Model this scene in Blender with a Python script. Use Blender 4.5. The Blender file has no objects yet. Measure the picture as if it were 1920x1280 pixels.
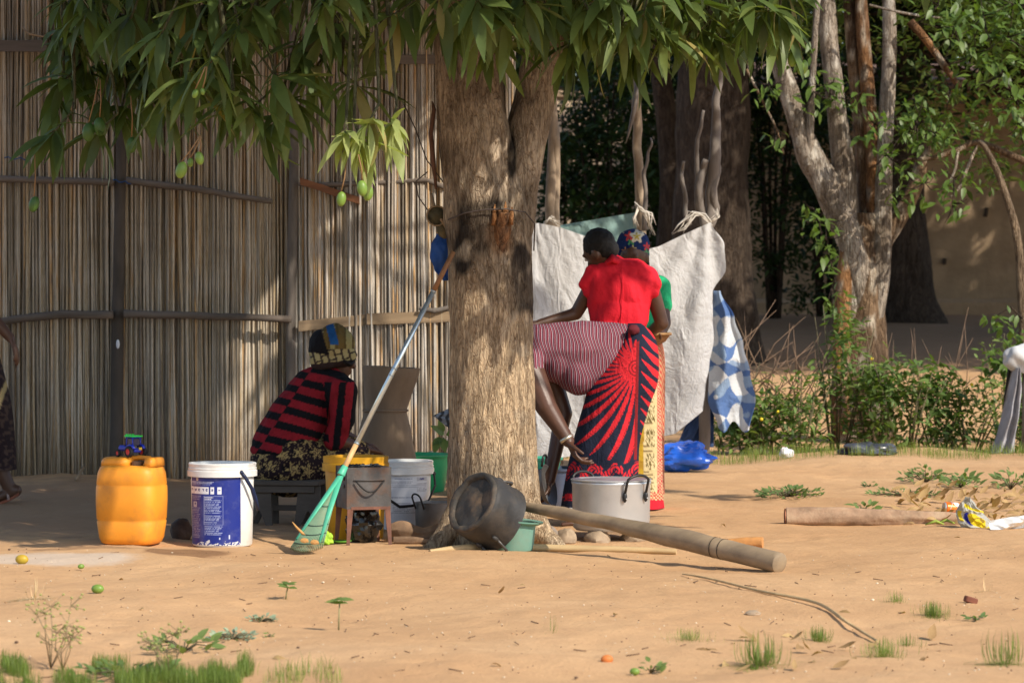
import bpy, bmesh, math, random
import numpy as np
from mathutils import Vector, Matrix, noise
random.seed(7); np.random.seed(7)
SC = bpy.context.scene
COL = SC.collection

# ---------------------------------------------------------------- camera, sky, sun, exposure
FPX, CX, HY, CAMH = 6000.0, 960.0, 550.0, 1.17      # focal length in photo pixels, image centre, horizon row, camera height
cam = bpy.data.cameras.new('camera'); camo = bpy.data.objects.new('camera', cam); COL.objects.link(camo)
camo.location = (0, 0, CAMH); camo.rotation_euler = (math.radians(90), 0, 0)
cam.sensor_width = 36.0; cam.sensor_fit = 'HORIZONTAL'; cam.lens = 36.0*FPX/1920.0
cam.shift_y = -(640.0-HY)/1920.0
cam.clip_start = 0.5; cam.clip_end = 3000
cam.dof.use_dof = True; cam.dof.focus_distance = 15.3; cam.dof.aperture_fstop = 6.3
SC.camera = camo

SUN_TO = Vector((0.55, -0.54, 0.64)).normalized()   # direction towards the sun: from the right, behind the camera
world = bpy.data.worlds.new('World'); SC.world = world; world.use_nodes = True
wn = world.node_tree.nodes; wl = world.node_tree.links
bg = wn.get('Background') or wn.new('ShaderNodeBackground')
sky = wn.new('ShaderNodeTexSky'); sky.sky_type = 'NISHITA'; sky.sun_disc = False
sky.sun_elevation = math.asin(SUN_TO.z); sky.sun_rotation = math.atan2(SUN_TO.x, SUN_TO.y)
wl.new(sky.outputs[0], bg.inputs[0]); bg.inputs[1].default_value = 0.15
sun = bpy.data.lights.new('sun', 'SUN'); sun.energy = 4.1; sun.angle = math.radians(0.6); sun.color = (1.0, 0.90, 0.76)
suno = bpy.data.objects.new('sun', sun); COL.objects.link(suno)
suno.rotation_euler = SUN_TO.to_track_quat('Z', 'Y').to_euler(); suno.location = (12, -5, 14)
SC.view_settings.view_transform = 'Standard'; SC.view_settings.look = 'None'
SC.view_settings.exposure = 0.44; SC.view_settings.gamma = 1.0; SC.view_settings.use_curve_mapping = False

# ---------------------------------------------------------------- helpers
def W(px, py, d):
    return Vector(((px-CX)*d/FPX, d, CAMH+(HY-py)*d/FPX))
def X(px, d): return (px-CX)*d/FPX
def D(py): return FPX*CAMH/(py-HY)                  # distance of the flat yard seen at image row py
def sstep(a, b, t):
    t = min(1.0, max(0.0, (t-a)/(b-a))); return t*t*(3-2*t)
def tz(x, y):
    z = 0.010*math.sin(1.3*x+0.7*y)+0.008*math.sin(2.9*x-1.7*y+1)+0.006*math.sin(0.9*y*3.1+x*4.2)
    z += 0.022*noise.noise(Vector((x*0.8, y*0.5, 3.0)))
    z *= 1.0-0.6*sstep(14.3, 14.8, y)*(1-sstep(16.5, 18, y))
    z += 0.90*sstep(22.5, 40.0, y)
    z += 0.05*sstep(0.9, 2.2, x)*sstep(20.0, 22.0, y)*(1-sstep(22.6, 24, y))
    return z
def G(px, d, dz=0.0):
    x = X(px, d); return Vector((x, d, tz(x, d)+dz))
def ns(x, y, z): return noise.noise(Vector((x, y, z)))
def lerp(a, b, t): return a+(b-a)*t
def s2l(c):                                          # sRGB 0..255 -> linear
    return tuple(((v/255.0)/12.92 if v <= 10 else ((v/255.0+0.055)/1.055)**2.4) for v in c)

def rnd(a, b): return random.uniform(a, b)
WL = {}                                              # world origin of every object built
def thing(name, label, cat, loc, group=None):
    o = bpy.data.objects.new(name, None); COL.objects.link(o); o.location = loc; o.empty_display_size = 0.1
    o['label'] = label; o['category'] = cat
    if group: o['group'] = group
    WL[o] = Vector(loc); return o
def tag(o, label, cat, group=None, kind=None):
    if label: o['label'] = label
    if cat: o['category'] = cat
    if group: o['group'] = group
    if kind: o['kind'] = kind
    return o
def frame_from(d):
    d = d.normalized(); a = Vector((0, 0, 1)) if abs(d.z) < 0.9 else Vector((1, 0, 0))
    s = d.cross(a).normalized(); return s, d.cross(s).normalized()

class MB:
    def __init__(s): s.v = []; s.f = []; s.c = []
    def add(s, vs, fs, col=None):
        n = len(s.v); s.v += [tuple(p) for p in vs]; s.f += [tuple(i+n for i in f) for f in fs]
        s.c += [col if col is not None else (1, 1, 1)]*len(vs); return n
    def tube(s, pts, radii, seg=8, cap=True, col=None, flat=1.0, up=None):
        pts = [Vector(p) for p in pts]; n = len(pts)
        if not hasattr(radii, '__len__'): radii = [radii]*n
        t = (pts[1]-pts[0]).normalized(); a, b = frame_from(t)
        if up is not None:
            a = t.cross(Vector(up)).normalized(); b = a.cross(t).normalized()
        vs = []
        for i, p in enumerate(pts):
            t = (pts[min(i+1, n-1)]-pts[max(i-1, 0)]).normalized()
            a = (a-t*a.dot(t)).normalized(); b = t.cross(a).normalized()
            for k in range(seg):
                an = 2*math.pi*k/seg; vs.append(p+(a*math.cos(an)+b*math.sin(an)*flat)*radii[i])
        fs = [(i*seg+k, i*seg+(k+1) % seg, (i+1)*seg+(k+1) % seg, (i+1)*seg+k) for i in range(n-1) for k in range(seg)]
        if cap:
            fs.append(tuple(range(seg-1, -1, -1))); fs.append(tuple((n-1)*seg+k for k in range(seg)))
        s.add(vs, fs, col); return s
    def lathe(s, prof, c, seg=32, axis=(0, 0, 1), xax=None, col=None, sx=1.0, sy=1.0):
        ax = Vector(axis).normalized(); c = Vector(c)
        if xax is None: a, b = frame_from(ax)
        else: a = Vector(xax).normalized(); b = ax.cross(a)
        vs = []
        for (r, h) in prof:
            for k in range(seg):
                an = 2*math.pi*k/seg; vs.append(c+ax*h+(a*math.cos(an)*sx+b*math.sin(an)*sy)*r)
        fs = [(i*seg+k, i*seg+(k+1) % seg, (i+1)*seg+(k+1) % seg, (i+1)*seg+k) for i in range(len(prof)-1) for k in range(seg)]
        s.add(vs, fs, col); return s
    def box(s, c, size, rot=None, bev=0.0, col=None):
        bm = bmesh.new(); bmesh.ops.create_cube(bm, size=1.0)
        bmesh.ops.scale(bm, vec=size, verts=bm.verts)
        if bev > 0: bmesh.ops.bevel(bm, geom=bm.edges[:], offset=bev, segments=1, affect='EDGES')
        if rot is not None: bmesh.ops.rotate(bm, cent=(0, 0, 0), matrix=rot, verts=bm.verts)
        bmesh.ops.translate(bm, vec=c, verts=bm.verts)
        bm.verts.index_update()
        s.add([v.co.copy() for v in bm.verts], [[v.index for v in f.verts] for f in bm.faces], col); bm.free(); return s
    def ell(s, c, r, rot=None, seg=16, rings=10, col=None, disp=None):
        vs = []; c = Vector(c)
        for i in range(rings+1):
            th = math.pi*i/rings
            for k in range(seg):
                an = 2*math.pi*k/seg
                u = Vector((math.sin(th)*math.cos(an), math.sin(th)*math.sin(an), math.cos(th)))
                m = 1.0 if disp is None else 1.0+disp(u)
                p = Vector((u.x*r[0], u.y*r[1], u.z*r[2]))*m
                if rot is not None: p = rot @ p
                vs.append(c+p)
        fs = [(i*seg+k, (i+1)*seg+k, (i+1)*seg+(k+1) % seg, i*seg+(k+1) % seg) for i in range(rings) for k in range(seg)]
        s.add(vs, fs, col); return s
    def grid(s, fn, nu, nv, cfn=None, closed=False):
        vs = []; n0 = len(s.v)
        for j in range(nv+1):
            for i in range(nu+(0 if closed else 1)):
                vs.append(fn(i/nu, j/nv))
        w = nu if closed else nu+1
        fs = [(j*w+i, j*w+(i+1) % w, (j+1)*w+(i+1) % w, (j+1)*w+i) for j in range(nv) for i in range(nu)]
        s.add(vs, fs)
        if cfn: 
            for k, p in enumerate(vs): s.c[n0+k] = cfn(p, (k % w)/nu, (k//w)/nv)
        return s
    def poly(s, pts, col=None):
        s.add(pts, [tuple(range(len(pts)))], col); return s
    def build(s, name, mat, parent=None, smooth=True, col=False, label=None, cat=None, group=None, kind=None, loc=None, recalc=True):
        V = np.array(s.v, dtype=float)
        if parent is not None: org = WL[parent]
        elif loc is not None: org = Vector(loc)
        else: org = Vector(((V[:, 0].min()+V[:, 0].max())/2, (V[:, 1].min()+V[:, 1].max())/2, V[:, 2].min()))
        V = V-np.array(org)
        me = bpy.data.meshes.new(name); me.from_pydata(V.tolist(), [], s.f); 
        if recalc and len(s.f) < 60000:
            bm = bmesh.new(); bm.from_mesh(me); bmesh.ops.recalc_face_normals(bm, faces=bm.faces); bm.to_mesh(me); bm.free()
        if col:
            at = me.color_attributes.new('Col', 'FLOAT_COLOR', 'POINT')
            at.data.foreach_set('color', np.array([(c[0], c[1], c[2], 1.0) for c in s.c], dtype=np.float32).ravel())
        if smooth: me.shade_smooth() if smooth is True else me.set_sharp_from_angle(angle=math.radians(smooth))
        if smooth and smooth is not True:
            me.polygons.foreach_set('use_smooth', [True]*len(me.polygons)); me.set_sharp_from_angle(angle=math.radians(smooth))
        return link(name, me, mat, parent, org, label, cat, group, kind)
def link(name, me, mat, parent=None, org=Vector((0, 0, 0)), label=None, cat=None, group=None, kind=None):
    o = bpy.data.objects.new(name, me); COL.objects.link(o)
    if mat is not None and not me.materials: me.materials.append(mat)
    if parent is not None: o.parent = parent
    else: o.location = org
    WL[o] = Vector(org); tag(o, label, cat, group, kind); return o

# ---------------------------------------------------------------- materials
class NT:
    def __init__(s, name):
        s.m = bpy.data.materials.new(name); s.m.use_nodes = True; s.t = s.m.node_tree; s.n = s.t.nodes
        s.b = s.n['Principled BSDF']; s.out = s.n['Material Output']
    def new(s, typ, **kw):
        n = s.n.new(typ)
        for k, v in kw.items(): setattr(n, k, v)
        return n
    def put(s, sock, v):
        if hasattr(v, 'is_output') or isinstance(v, bpy.types.NodeSocket): s.t.links.new(v, sock)
        else:
            if isinstance(v, (tuple, list)) and len(v) == 3 and sock.type == 'RGBA': v = (*v, 1)
            sock.default_value = v
    def math(s, op, a, b=None, c=None, clamp=False):
        n = s.new('ShaderNodeMath', operation=op, use_clamp=clamp); s.put(n.inputs[0], a)
        if b is not None: s.put(n.inputs[1], b)
        if c is not None: s.put(n.inputs[2], c)
        return n.outputs[0]
    def mix(s, f, a, b, mode='MIX'):
        n = s.new('ShaderNodeMix', data_type='RGBA', blend_type=mode); s.put(n.inputs[0], f); s.put(n.inputs[6], a); s.put(n.inputs[7], b)
        return n.outputs[2]
    def noise(s, vec, scale, detail=4, rough=0.55, dist=0):
        n = s.new('ShaderNodeTexNoise'); s.put(n.inputs['Vector'], vec); n.inputs['Scale'].default_value = scale
        n.inputs['Detail'].default_value = detail; n.inputs['Roughness'].default_value = rough; n.inputs['Distortion'].default_value = dist
        return n.outputs['Fac']
    def ramp(s, f, stops, interp='LINEAR'):
        n = s.new('ShaderNodeValToRGB'); s.put(n.inputs[0], f); n.color_ramp.interpolation = interp; e = n.color_ramp.elements
        while len(e) < len(stops): e.new(0.5)
        for k, (p, c) in enumerate(stops):
            e[k].position = p; e[k].color = (*c, 1) if len(c) == 3 else c
        return n.outputs['Color']
    def maprange(s, v, a, b, c=0.0, d=1.0):
        n = s.new('ShaderNodeMapRange'); s.put(n.inputs[0], v)
        for k, x in enumerate((a, b, c, d)): n.inputs[k+1].default_value = x
        return n.outputs[0]
    def coord(s, which='Object'): return s.new('ShaderNodeTexCoord').outputs[which]
    def scale(s, vec, sc):
        n = s.new('ShaderNodeMapping'); s.put(n.inputs[0], vec); n.inputs['Scale'].default_value = sc; return n.outputs[0]
    def bump(s, h, strength, dist):
        n = s.new('ShaderNodeBump'); n.inputs['Strength'].default_value = strength; n.inputs['Distance'].default_value = dist
        s.put(n.inputs['Height'], h); s.t.links.new(n.outputs[0], s.b.inputs['Normal'])
    def fin(s, col=None, rough=None, metal=0.0, spec=0.35):
        if col is not None: s.put(s.b.inputs['Base Color'], col)
        if rough is not None: s.put(s.b.inputs['Roughness'], rough)
        s.b.inputs['Metallic'].default_value = metal; s.b.inputs['Specular IOR Level'].default_value = spec
        return s.m
MC = {}
def M(name, col=(.5, .5, .5), rough=.6, var=.25, sc=9.0, bump=0.0, bsc=60.0, attr=False, metal=0.0, spec=.35,
      dirt=None, dsc=5.0, damt=.55, stretch=(1, 1, 1), orand=0.0, bdist=0.004, crease=0.0):
    if name in MC: return MC[name]
    t = NT(name); co = t.scale(t.coord(), stretch)
    base = t.new('ShaderNodeAttribute', attribute_name='Col').outputs['Color'] if attr else (*col, 1)
    n1 = t.noise(co, sc, 5, .6)
    lo, hi = 1-var, 1+var*0.8
    g = t.ramp(n1, [(.28, (lo,)*3), (.72, (hi,)*3)])
    c = t.mix(1.0, base, g, 'MULTIPLY')
    if dirt is not None:
        n2 = t.noise(co, dsc, 6, .65); f = t.ramp(n2, [(.48, (0, 0, 0)), (.68, (damt,)*3)])
        c = t.mix(f, c, (*dirt, 1))
    if orand > 0:
        oi = t.new('ShaderNodeObjectInfo').outputs['Random']
        c = t.mix(1.0, c, t.ramp(oi, [(0, (1-orand,)*3), (1, (1+orand*.7,)*3)]), 'MULTIPLY')
    if crease > 0:
        rg = t.math('ADD', t.math('ABSOLUTE', t.math('SUBTRACT', t.noise(t.scale(co, (1, 1, .55)), 9, 3, .5, 1.5), .5)), t.math('MULTIPLY', t.math('ABSOLUTE', t.math('SUBTRACT', t.noise(co, 26, 3, .5, 1.0), .5)), .4))
        t.bump(t.math('ADD', t.math('MULTIPLY', rg, -2.0), t.math('MULTIPLY', t.noise(co, bsc, 2), .06)), crease, .02)
    elif bump > 0: t.bump(t.noise(co, bsc, 5, .6), bump, bdist)
    MC[name] = t.fin(c, rough, metal, spec); return MC[name]
def leafmat(name, lo, hi, rough=.42, trans=.35, tcol=None, spec=.45):
    t = NT(name); 
    at = t.new('ShaderNodeAttribute', attribute_name='Col').outputs['Color']
    oi = t.new('ShaderNodeObjectInfo').outputs['Random']
    n = t.noise(t.coord(), 14.0, 3)
    f = t.math('ADD', t.math('MULTIPLY', oi, .55), t.math('MULTIPLY', n, .5))
    c = t.mix(f, (*lo, 1), (*hi, 1)); c = t.mix(1.0, c, at, 'MULTIPLY')
    t.fin(c, rough, 0, spec)
    tr = t.new('ShaderNodeBsdfTranslucent'); t.put(tr.inputs[0], t.mix(1.0, c, (1.5, 1.6, .6, 1), 'MULTIPLY'))
    mx = t.new('ShaderNodeMixShader'); mx.inputs[0].default_value = trans
    t.t.links.new(t.b.outputs[0], mx.inputs[1]); t.t.links.new(tr.outputs[0], mx.inputs[2]); t.t.links.new(mx.outputs[0], t.out.inputs[0])
    return t.m

# ---------------------------------------------------------------- ground: one sheet to the horizon
def ground():
    xs = np.unique(np.concatenate([np.linspace(-700, -30, 10), np.linspace(-30, -4.6, 22), np.linspace(-4.6, 5.6, 330), np.linspace(5.6, 30, 22), np.linspace(30, 700, 10)]))
    ys = np.unique(np.concatenate([np.linspace(-300, -5, 8), np.linspace(-5, 8.5, 14), np.linspace(8.5, 24.5, 480), np.linspace(24.5, 48, 90), np.linspace(48, 1500, 14)]))
    V = []; 
    for y in ys:
        for x in xs:
            z = tz(x, y)
            if 8.5 < y < 25 and -5 < x < 6:
                z += 0.010*ns(x*2.6, y*2.6, 9)+0.005*ns(x*9, y*6, 5)+0.0035*max(0, ns(x*22, y*22, 1))
            V.append((x, y, z))
    A = np.array(V)                                  # footprints and sweep marks pressed into the yard
    for k in range(420):
        cx, cy = rnd(-3.6, 4.6), rnd(9.2, 21.5); a = rnd(0, 3.14); ca, sa = math.cos(a), math.sin(a); l, wd = rnd(.09, .16), rnd(.04, .07); dp = rnd(.0015, .006)
        m = (abs(A[:, 0]-cx) < .3) & (abs(A[:, 1]-cy) < .3); q = A[m]
        u = ((q[:, 0]-cx)*ca+(q[:, 1]-cy)*sa)/l; v = (-(q[:, 0]-cx)*sa+(q[:, 1]-cy)*ca)/wd; r2 = u*u+v*v
        A[m, 2] += -dp*np.exp(-r2*1.4)+dp*.55*np.exp(-(np.sqrt(r2)-1.5)**2*5)
    V = A.tolist()
    w = len(xs)
    F = [(j*w+i, j*w+i+1, (j+1)*w+i+1, (j+1)*w+i) for j in range(len(ys)-1) for i in range(w-1)]
    me = bpy.data.meshes.new('ground'); me.from_pydata(V, [], F); me.shade_smooth()
    t = NT('sand'); co = t.coord()
    n1 = t.noise(co, 0.9, 5); n2 = t.noise(co, 7, 6, .65); n3 = t.noise(co, 90, 3, .7)
    c = t.ramp(n1, [(.25, (.46, .268, .132)), (.5, (.555, .340, .174)), (.75, (.61, .395, .215))])
    c = t.mix(t.ramp(n2, [(.35, (0, 0, 0)), (.75, (.55,)*3)]), c, (.42, .25, .13, 1))
    c = t.mix(t.ramp(n3, [(.55, (0, 0, 0)), (.75, (.35,)*3)]), c, (.27, .145, .07, 1))
    vor = t.new('ShaderNodeTexVoronoi'); t.put(vor.inputs['Vector'], co); vor.inputs['Scale'].default_value = 17
    c = t.mix(t.ramp(vor.outputs['Distance'], [(.03, (.75,)*3), (.10, (0, 0, 0))]), c, (.22, .12, .06, 1))
    vo2 = t.new('ShaderNodeTexVoronoi'); t.put(vo2.inputs['Vector'], co); vo2.inputs['Scale'].default_value = 9
    c = t.mix(t.ramp(vo2.outputs['Distance'], [(.02, (.8,)*3), (.06, (0, 0, 0))]), c, (.62, .52, .38, 1))
    # worn patches with a shape of their own: damp spill, pale ash, trodden dark earth by the fence
    def spot(cx, cy, rx, ry, edge=.35):
        n = t.new('ShaderNodeMapping'); t.put(n.inputs[0], co); n.vector_type = 'POINT'
        n.inputs['Location'].default_value = (-cx/rx, -cy/ry, 0); n.inputs['Scale'].default_value = (1/rx, 1/ry, 0)
        le = t.new('ShaderNodeVectorMath', operation='LENGTH'); t.t.links.new(n.outputs[0], le.inputs[0])
        v = t.math('ADD', le.outputs['Value'], t.math('MULTIPLY', t.math('SUBTRACT', t.noise(co, 6, 5, .6), .5), .9))
        return t.maprange(v, 1.0, 1.0-edge)
    ash = spot(X(90, D(1052)), D(1052), .46, .30); c = t.mix(t.math('MULTIPLY', ash, .75), c, (.56, .47, .38, 1))
    wet = spot(X(350, D(1040)), D(1040), .22, .22, .25); c = t.mix(t.math('MULTIPLY', wet, .8), c, (.20, .105, .052, 1))
    wet2 = spot(X(160, D(1036)), D(1036), .30, .12, .3); c = t.mix(t.math('MULTIPLY', wet2, .55), c, (.22, .12, .06, 1))
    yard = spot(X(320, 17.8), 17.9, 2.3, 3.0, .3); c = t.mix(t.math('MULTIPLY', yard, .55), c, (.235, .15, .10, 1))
    char = spot(X(1100, 15.3), 15.35, .5, .45, .5); c = t.mix(t.math('MULTIPLY', char, .5), c, (.16, .10, .07, 1))
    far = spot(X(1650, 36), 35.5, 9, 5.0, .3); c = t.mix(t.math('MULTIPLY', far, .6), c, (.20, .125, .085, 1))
    t.bump(t.math('ADD', t.math('ADD', t.noise(co, 30, 6, .7), t.math('MULTIPLY', n3, .35)), t.math('MULTIPLY', t.noise(co, 5, 3, .5), .8)), .6, .014)
    m = t.fin(c, .92, 0, .15)
    return link('ground', me, m, kind='structure')
ground()

# ---------------------------------------------------------------- leaf helpers
def leaf_template(nl=6, wid=.22, droop=.35, fold=.18, shape=0.9, wave=0.0):
    """unit-long leaf along +X, normal +Z, curling down to its tip"""
    vs = []; fs = []
    for i in range(nl+1):
        u = i/nl; w = wid*.5*(math.sin(math.pi*min(1, u**shape))**.85*(1.12-.35*u) if 0 < u < 1 else 0.0)
        an = droop*u; x = u*math.cos(an*.6); z = -droop*u*u*.55
        wv = wave*math.sin(u*9)
        if i in (0, nl): vs.append((x, 0, z)); 
        else: vs += [(x, -w, z+fold*w+wv), (x, 0, z), (x, w, z+fold*w-wv)]
    idx = lambda i, k: 0 if i == 0 else (len(vs)-1 if i == nl else 1+(i-1)*3+k)
    for i in range(nl):
        for k in (0, 1):
            q = [idx(i, k), idx(i+1, k), idx(i+1, k+1), idx(i, k+1)]; r = []
            for a in q:
                if a not in r: r.append(a)
            fs.append(tuple(r))
    return np.array(vs), fs
def rotmats(dirs, norms):
    d = dirs/np.linalg.norm(dirs, axis=1, keepdims=True)
    n = norms-(norms*d).sum(1, keepdims=True)*d; n /= np.maximum(1e-6, np.linalg.norm(n, axis=1, keepdims=True))
    b = np.cross(n, d); return np.stack([d, b, n], axis=2)
def leaves_mesh(name, tmpl, pos, dirs, norms, size, col=None, org=(0, 0, 0)):
    tv, tf = tmpl; R = rotmats(dirs, norms); n = len(pos); k = len(tv)
    V = (np.einsum('nij,kj->nki', R, tv)*size[:, None, None]+(pos-np.array(org))[:, None, :]).reshape(-1, 3)
    loops = []; starts = []; tot = 0
    base = np.concatenate([np.array(f) for f in tf]); lens = np.array([len(f) for f in tf])
    li = (base[None, :]+(np.arange(n)*k)[:, None]).ravel(); ll = np.tile(lens, n); st = np.concatenate([[0], np.cumsum(ll)[:-1]])
    me = bpy.data.meshes.new(name); me.vertices.add(len(V)); me.vertices.foreach_set('co', V.ravel())
    me.loops.add(len(li)); me.loops.foreach_set('vertex_index', li.astype(np.int32))
    me.polygons.add(len(ll)); me.polygons.foreach_set('loop_start', st.astype(np.int32)); me.polygons.foreach_set('loop_total', ll.astype(np.int32))
    me.update(calc_edges=True); me.validate()
    if col is None: col = np.ones((n, 3))
    at = me.color_attributes.new('Col', 'FLOAT_COLOR', 'POINT')
    c4 = np.concatenate([np.repeat(col, k, axis=0), np.ones((n*k, 1))], axis=1); at.data.foreach_set('color', c4.astype(np.float32).ravel())
    me.shade_smooth(); return me
def tmpl_mesh(name, tmpl, mat):
    me = bpy.data.meshes.new(name); me.from_pydata(tmpl[0].tolist(), [], tmpl[1]); me.shade_smooth(); me.materials.append(mat)
    at = me.color_attributes.new('Col', 'FLOAT_COLOR', 'POINT'); at.data.foreach_set('color', np.ones(4*len(tmpl[0]), dtype=np.float32))
    return me
def place_leaf(name, me, parent, p, d, n, s):
    d = Vector(d).normalized(); n = Vector(n); n = (n-d*n.dot(d)); n = n.normalized() if n.length > 1e-4 else frame_from(d)[0]
    b = n.cross(d); R = Matrix((d, b, n)).transposed()
    o = bpy.data.objects.new(name, me); COL.objects.link(o); o.parent = parent
    o.matrix_local = Matrix.Translation(Vector(p)-WL[parent]) @ R.to_4x4() @ Matrix.Scale(s, 4); return o
LT_MANGO = [leaf_template(8, wd, dr, .25, sh, wv) for wd, dr, sh, wv in ((.175, .2, .95, .010), (.19, .5, .9, .014), (.165, .85, 1.0, .010), (.20, .1, .9, .018), (.155, .6, .95, .012))]
LT_SIMPLE = leaf_template(3, .38, .3, .2, .85)
LT_TINY = leaf_template(2, .5, .2, .2, .8)
def rvec(): 
    v = Vector((random.gauss(0, 1), random.gauss(0, 1), random.gauss(0, 1))); return v.normalized()
# ---------------------------------------------------------------- reed fences
def reedmat(name, stops):
    t = NT(name); oi = t.new('ShaderNodeObjectInfo').outputs['Random']
    at = t.new('ShaderNodeAttribute', attribute_name='Col').outputs['Fac']
    co = t.coord(); n = t.noise(t.scale(co, (6, 6, .9)), 3.0, 4)
    f = t.math('ADD', t.math('MULTIPLY', oi, .92), t.math('MULTIPLY', t.math('SUBTRACT', n, .46), .7), clamp=True)
    f = t.math('FRACT', t.math('ADD', f, at))
    c = t.ramp(f, stops)
    n2 = t.noise(t.scale(co, (3, 3, 1)), 22, 4, .7); c = t.mix(t.ramp(n2, [(.5, (0, 0, 0)), (.7, (.32,)*3)]), c, (.07, .06, .05, 1))
    t.bump(t.noise(t.scale(co, (1, 1, .05)), 400, 2), .3, .002)
    return t.fin(c, .62, 0, .3)
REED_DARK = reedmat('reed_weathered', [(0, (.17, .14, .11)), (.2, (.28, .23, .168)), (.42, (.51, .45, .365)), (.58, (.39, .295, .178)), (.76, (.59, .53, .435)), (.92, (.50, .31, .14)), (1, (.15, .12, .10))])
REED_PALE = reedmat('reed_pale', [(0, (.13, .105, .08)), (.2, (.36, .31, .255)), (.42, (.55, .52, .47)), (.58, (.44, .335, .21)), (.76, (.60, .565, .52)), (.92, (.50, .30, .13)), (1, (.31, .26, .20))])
def reed_mesh(h, r, k):
    m = MB(); pts = []; rr = []; nn = 7; ph = rnd(0, 6)
    for i in range(nn+1):
        z = h*i/nn; pts.append((.006*math.sin(ph+z*2.1)+.004*math.sin(ph*3+z*5), .005*math.cos(ph+z*1.7), z)); rr.append(r*(1.12 if i % 2 else .95)*(1-.2*i/nn))
    m.tube(pts, rr, 6); 
    me = bpy.data.meshes.new('reed'); me.from_pydata(m.v, [], m.f); me.shade_smooth(); return me
def reed_fence(px0, px1, d0, d1, n, mat, label, top=3.45, dens=1.0):
    xa, xb = X(px0, d0), X(px1, d1)
    t = thing('reed_fence', label, 'fence', ((xa+xb)/2, (d0+d1)/2, tz((xa+xb)/2, (d0+d1)/2)))
    ms = []
    for k in range(26):
        me = reed_mesh(top+rnd(-.1, .25), rnd(.0056, .0096), k); me.materials.append(mat); ms.append(me)
    for i in range(n):
        u = (i+.5+rnd(-.42, .42))/n; x = lerp(xa, xb, u); y = lerp(d0, d1, u)+rnd(-.012, .012)
        o = bpy.data.objects.new('reed', random.choice(ms)); COL.objects.link(o); o.parent = t
        o.location = Vector((x, y, tz(x, y)-rnd(.0, .05)))-WL[t]
        lean = rnd(-.010, .010)+.008*math.sin(u*17)
        if random.random() < .06: lean *= 3.0
        o.rotation_euler = (rnd(-.003, .003), lean, rnd(0, 6.3))
    b = MB(); nb = int(n*3.0)
    for i in range(nb):
        u = (i+rnd(0, 1))/nb; x = lerp(xa, xb, u); y = lerp(d0, d1, u)+.014+.06*((i*7) % 10)/10; z = tz(x, y); l = rnd(-.03, .03)
        b.tube([(x, y, z-.03), (x+l*.5+rnd(-.008, .008), y, z+top*.5), (x+l, y, z+top)], rnd(.006, .0095), 5, False, col=(rnd(0, 1),)*3)
    b.build('reed_backing', mat, t, col=True, kind='stuff')
    return t
OLDWOOD = M('weathered_wood', (.17, .145, .125), .85, .45, 5, .6, 30, stretch=(6, 6, 1), dirt=(.05, .042, .037))
DARKWOOD = M('dark_wood', (.085, .07, .058), .85, .4, 5, .6, 30, stretch=(1, 1, .3), dirt=(.03, .026, .022), dsc=9)
RAIL = M('rail_wood', (.15, .12, .098), .85, .4, 4, .6, 30, stretch=(.25, 1, 3), dirt=(.045, .036, .03), dsc=6)
BOARD = M('pale_board', (.31, .22, .135), .8, .35, 4, .4, 30, stretch=(.3, 1, 3), dirt=(.10, .07, .05), dsc=7)
REDBOARD = M('red_brown_board', (.20, .085, .040), .8, .35, 6, .4, 40, stretch=(.5, 1, 3), dirt=(.06, .03, .02))
FD = 20.6
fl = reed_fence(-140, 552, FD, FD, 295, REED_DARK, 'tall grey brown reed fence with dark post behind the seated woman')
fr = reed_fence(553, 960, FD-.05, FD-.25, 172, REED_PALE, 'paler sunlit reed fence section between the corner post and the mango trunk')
def pole(name, pts, radii, mat, parent, seg=9, wob=.004):
    P = []; R = []
    for i in range(len(pts)-1):
        for k in range(5):
            u = k/5; p = Vector(pts[i]).lerp(Vector(pts[i+1]), u); P.append(p); R.append(lerp(radii[i], radii[i+1], u))
    P.append(Vector(pts[-1])); R.append(radii[-1])
    P = [p+Vector((ns(p.x*5, p.z*3, i*.3), ns(p.y*5, p.z*3, 7+i*.3), ns(p.x*5, 4, p.z*3)))*wob for i, p in enumerate(P)]
    R = [r*(1+.12*ns(i*.9, r*50, 2)) for i, r in enumerate(R)]
    return MB().tube(P, R, seg).build(name, mat, parent)
fd = FD-.05
pole('post', [W(218, 900, fd), W(220, 600, fd), W(228, 250, fd), W(230, -80, fd)], [.045, .040, .033, .03], DARKWOOD, fl)
pole('post', [W(547, 895, fd), W(545, 600, fd), W(552, 330, fd), W(552, -60, fd)], [.036, .034, .034, .03], OLDWOOD, fl)
q = fd-.06
pole('rail', [W(-60, 615, q), W(30, 598, q), W(120, 589, q), W(212, 590, q)], [.026]*4, RAIL, fl)
pole('rail', [W(232, 588, q), W(380, 592, q), W(546, 598, q)], [.026, .024, .022], RAIL, fl)
pole('rail', [W(-60, 333, q), W(80, 338, q), W(214, 342, q)], [.022]*3, RAIL, fl)
pole('rail', [W(236, 338, q), W(370, 355, q), W(509, 378, q)], [.024, .022, .018], RAIL, fl)
pole('rail', [W(560, 345, q), W(600, 347, q), W(735, 342, q-.02), W(800, 338, q-.08), W(835, 352, q-.1)], [.012, .016, .018, .018, .016], RAIL, fr)
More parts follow.
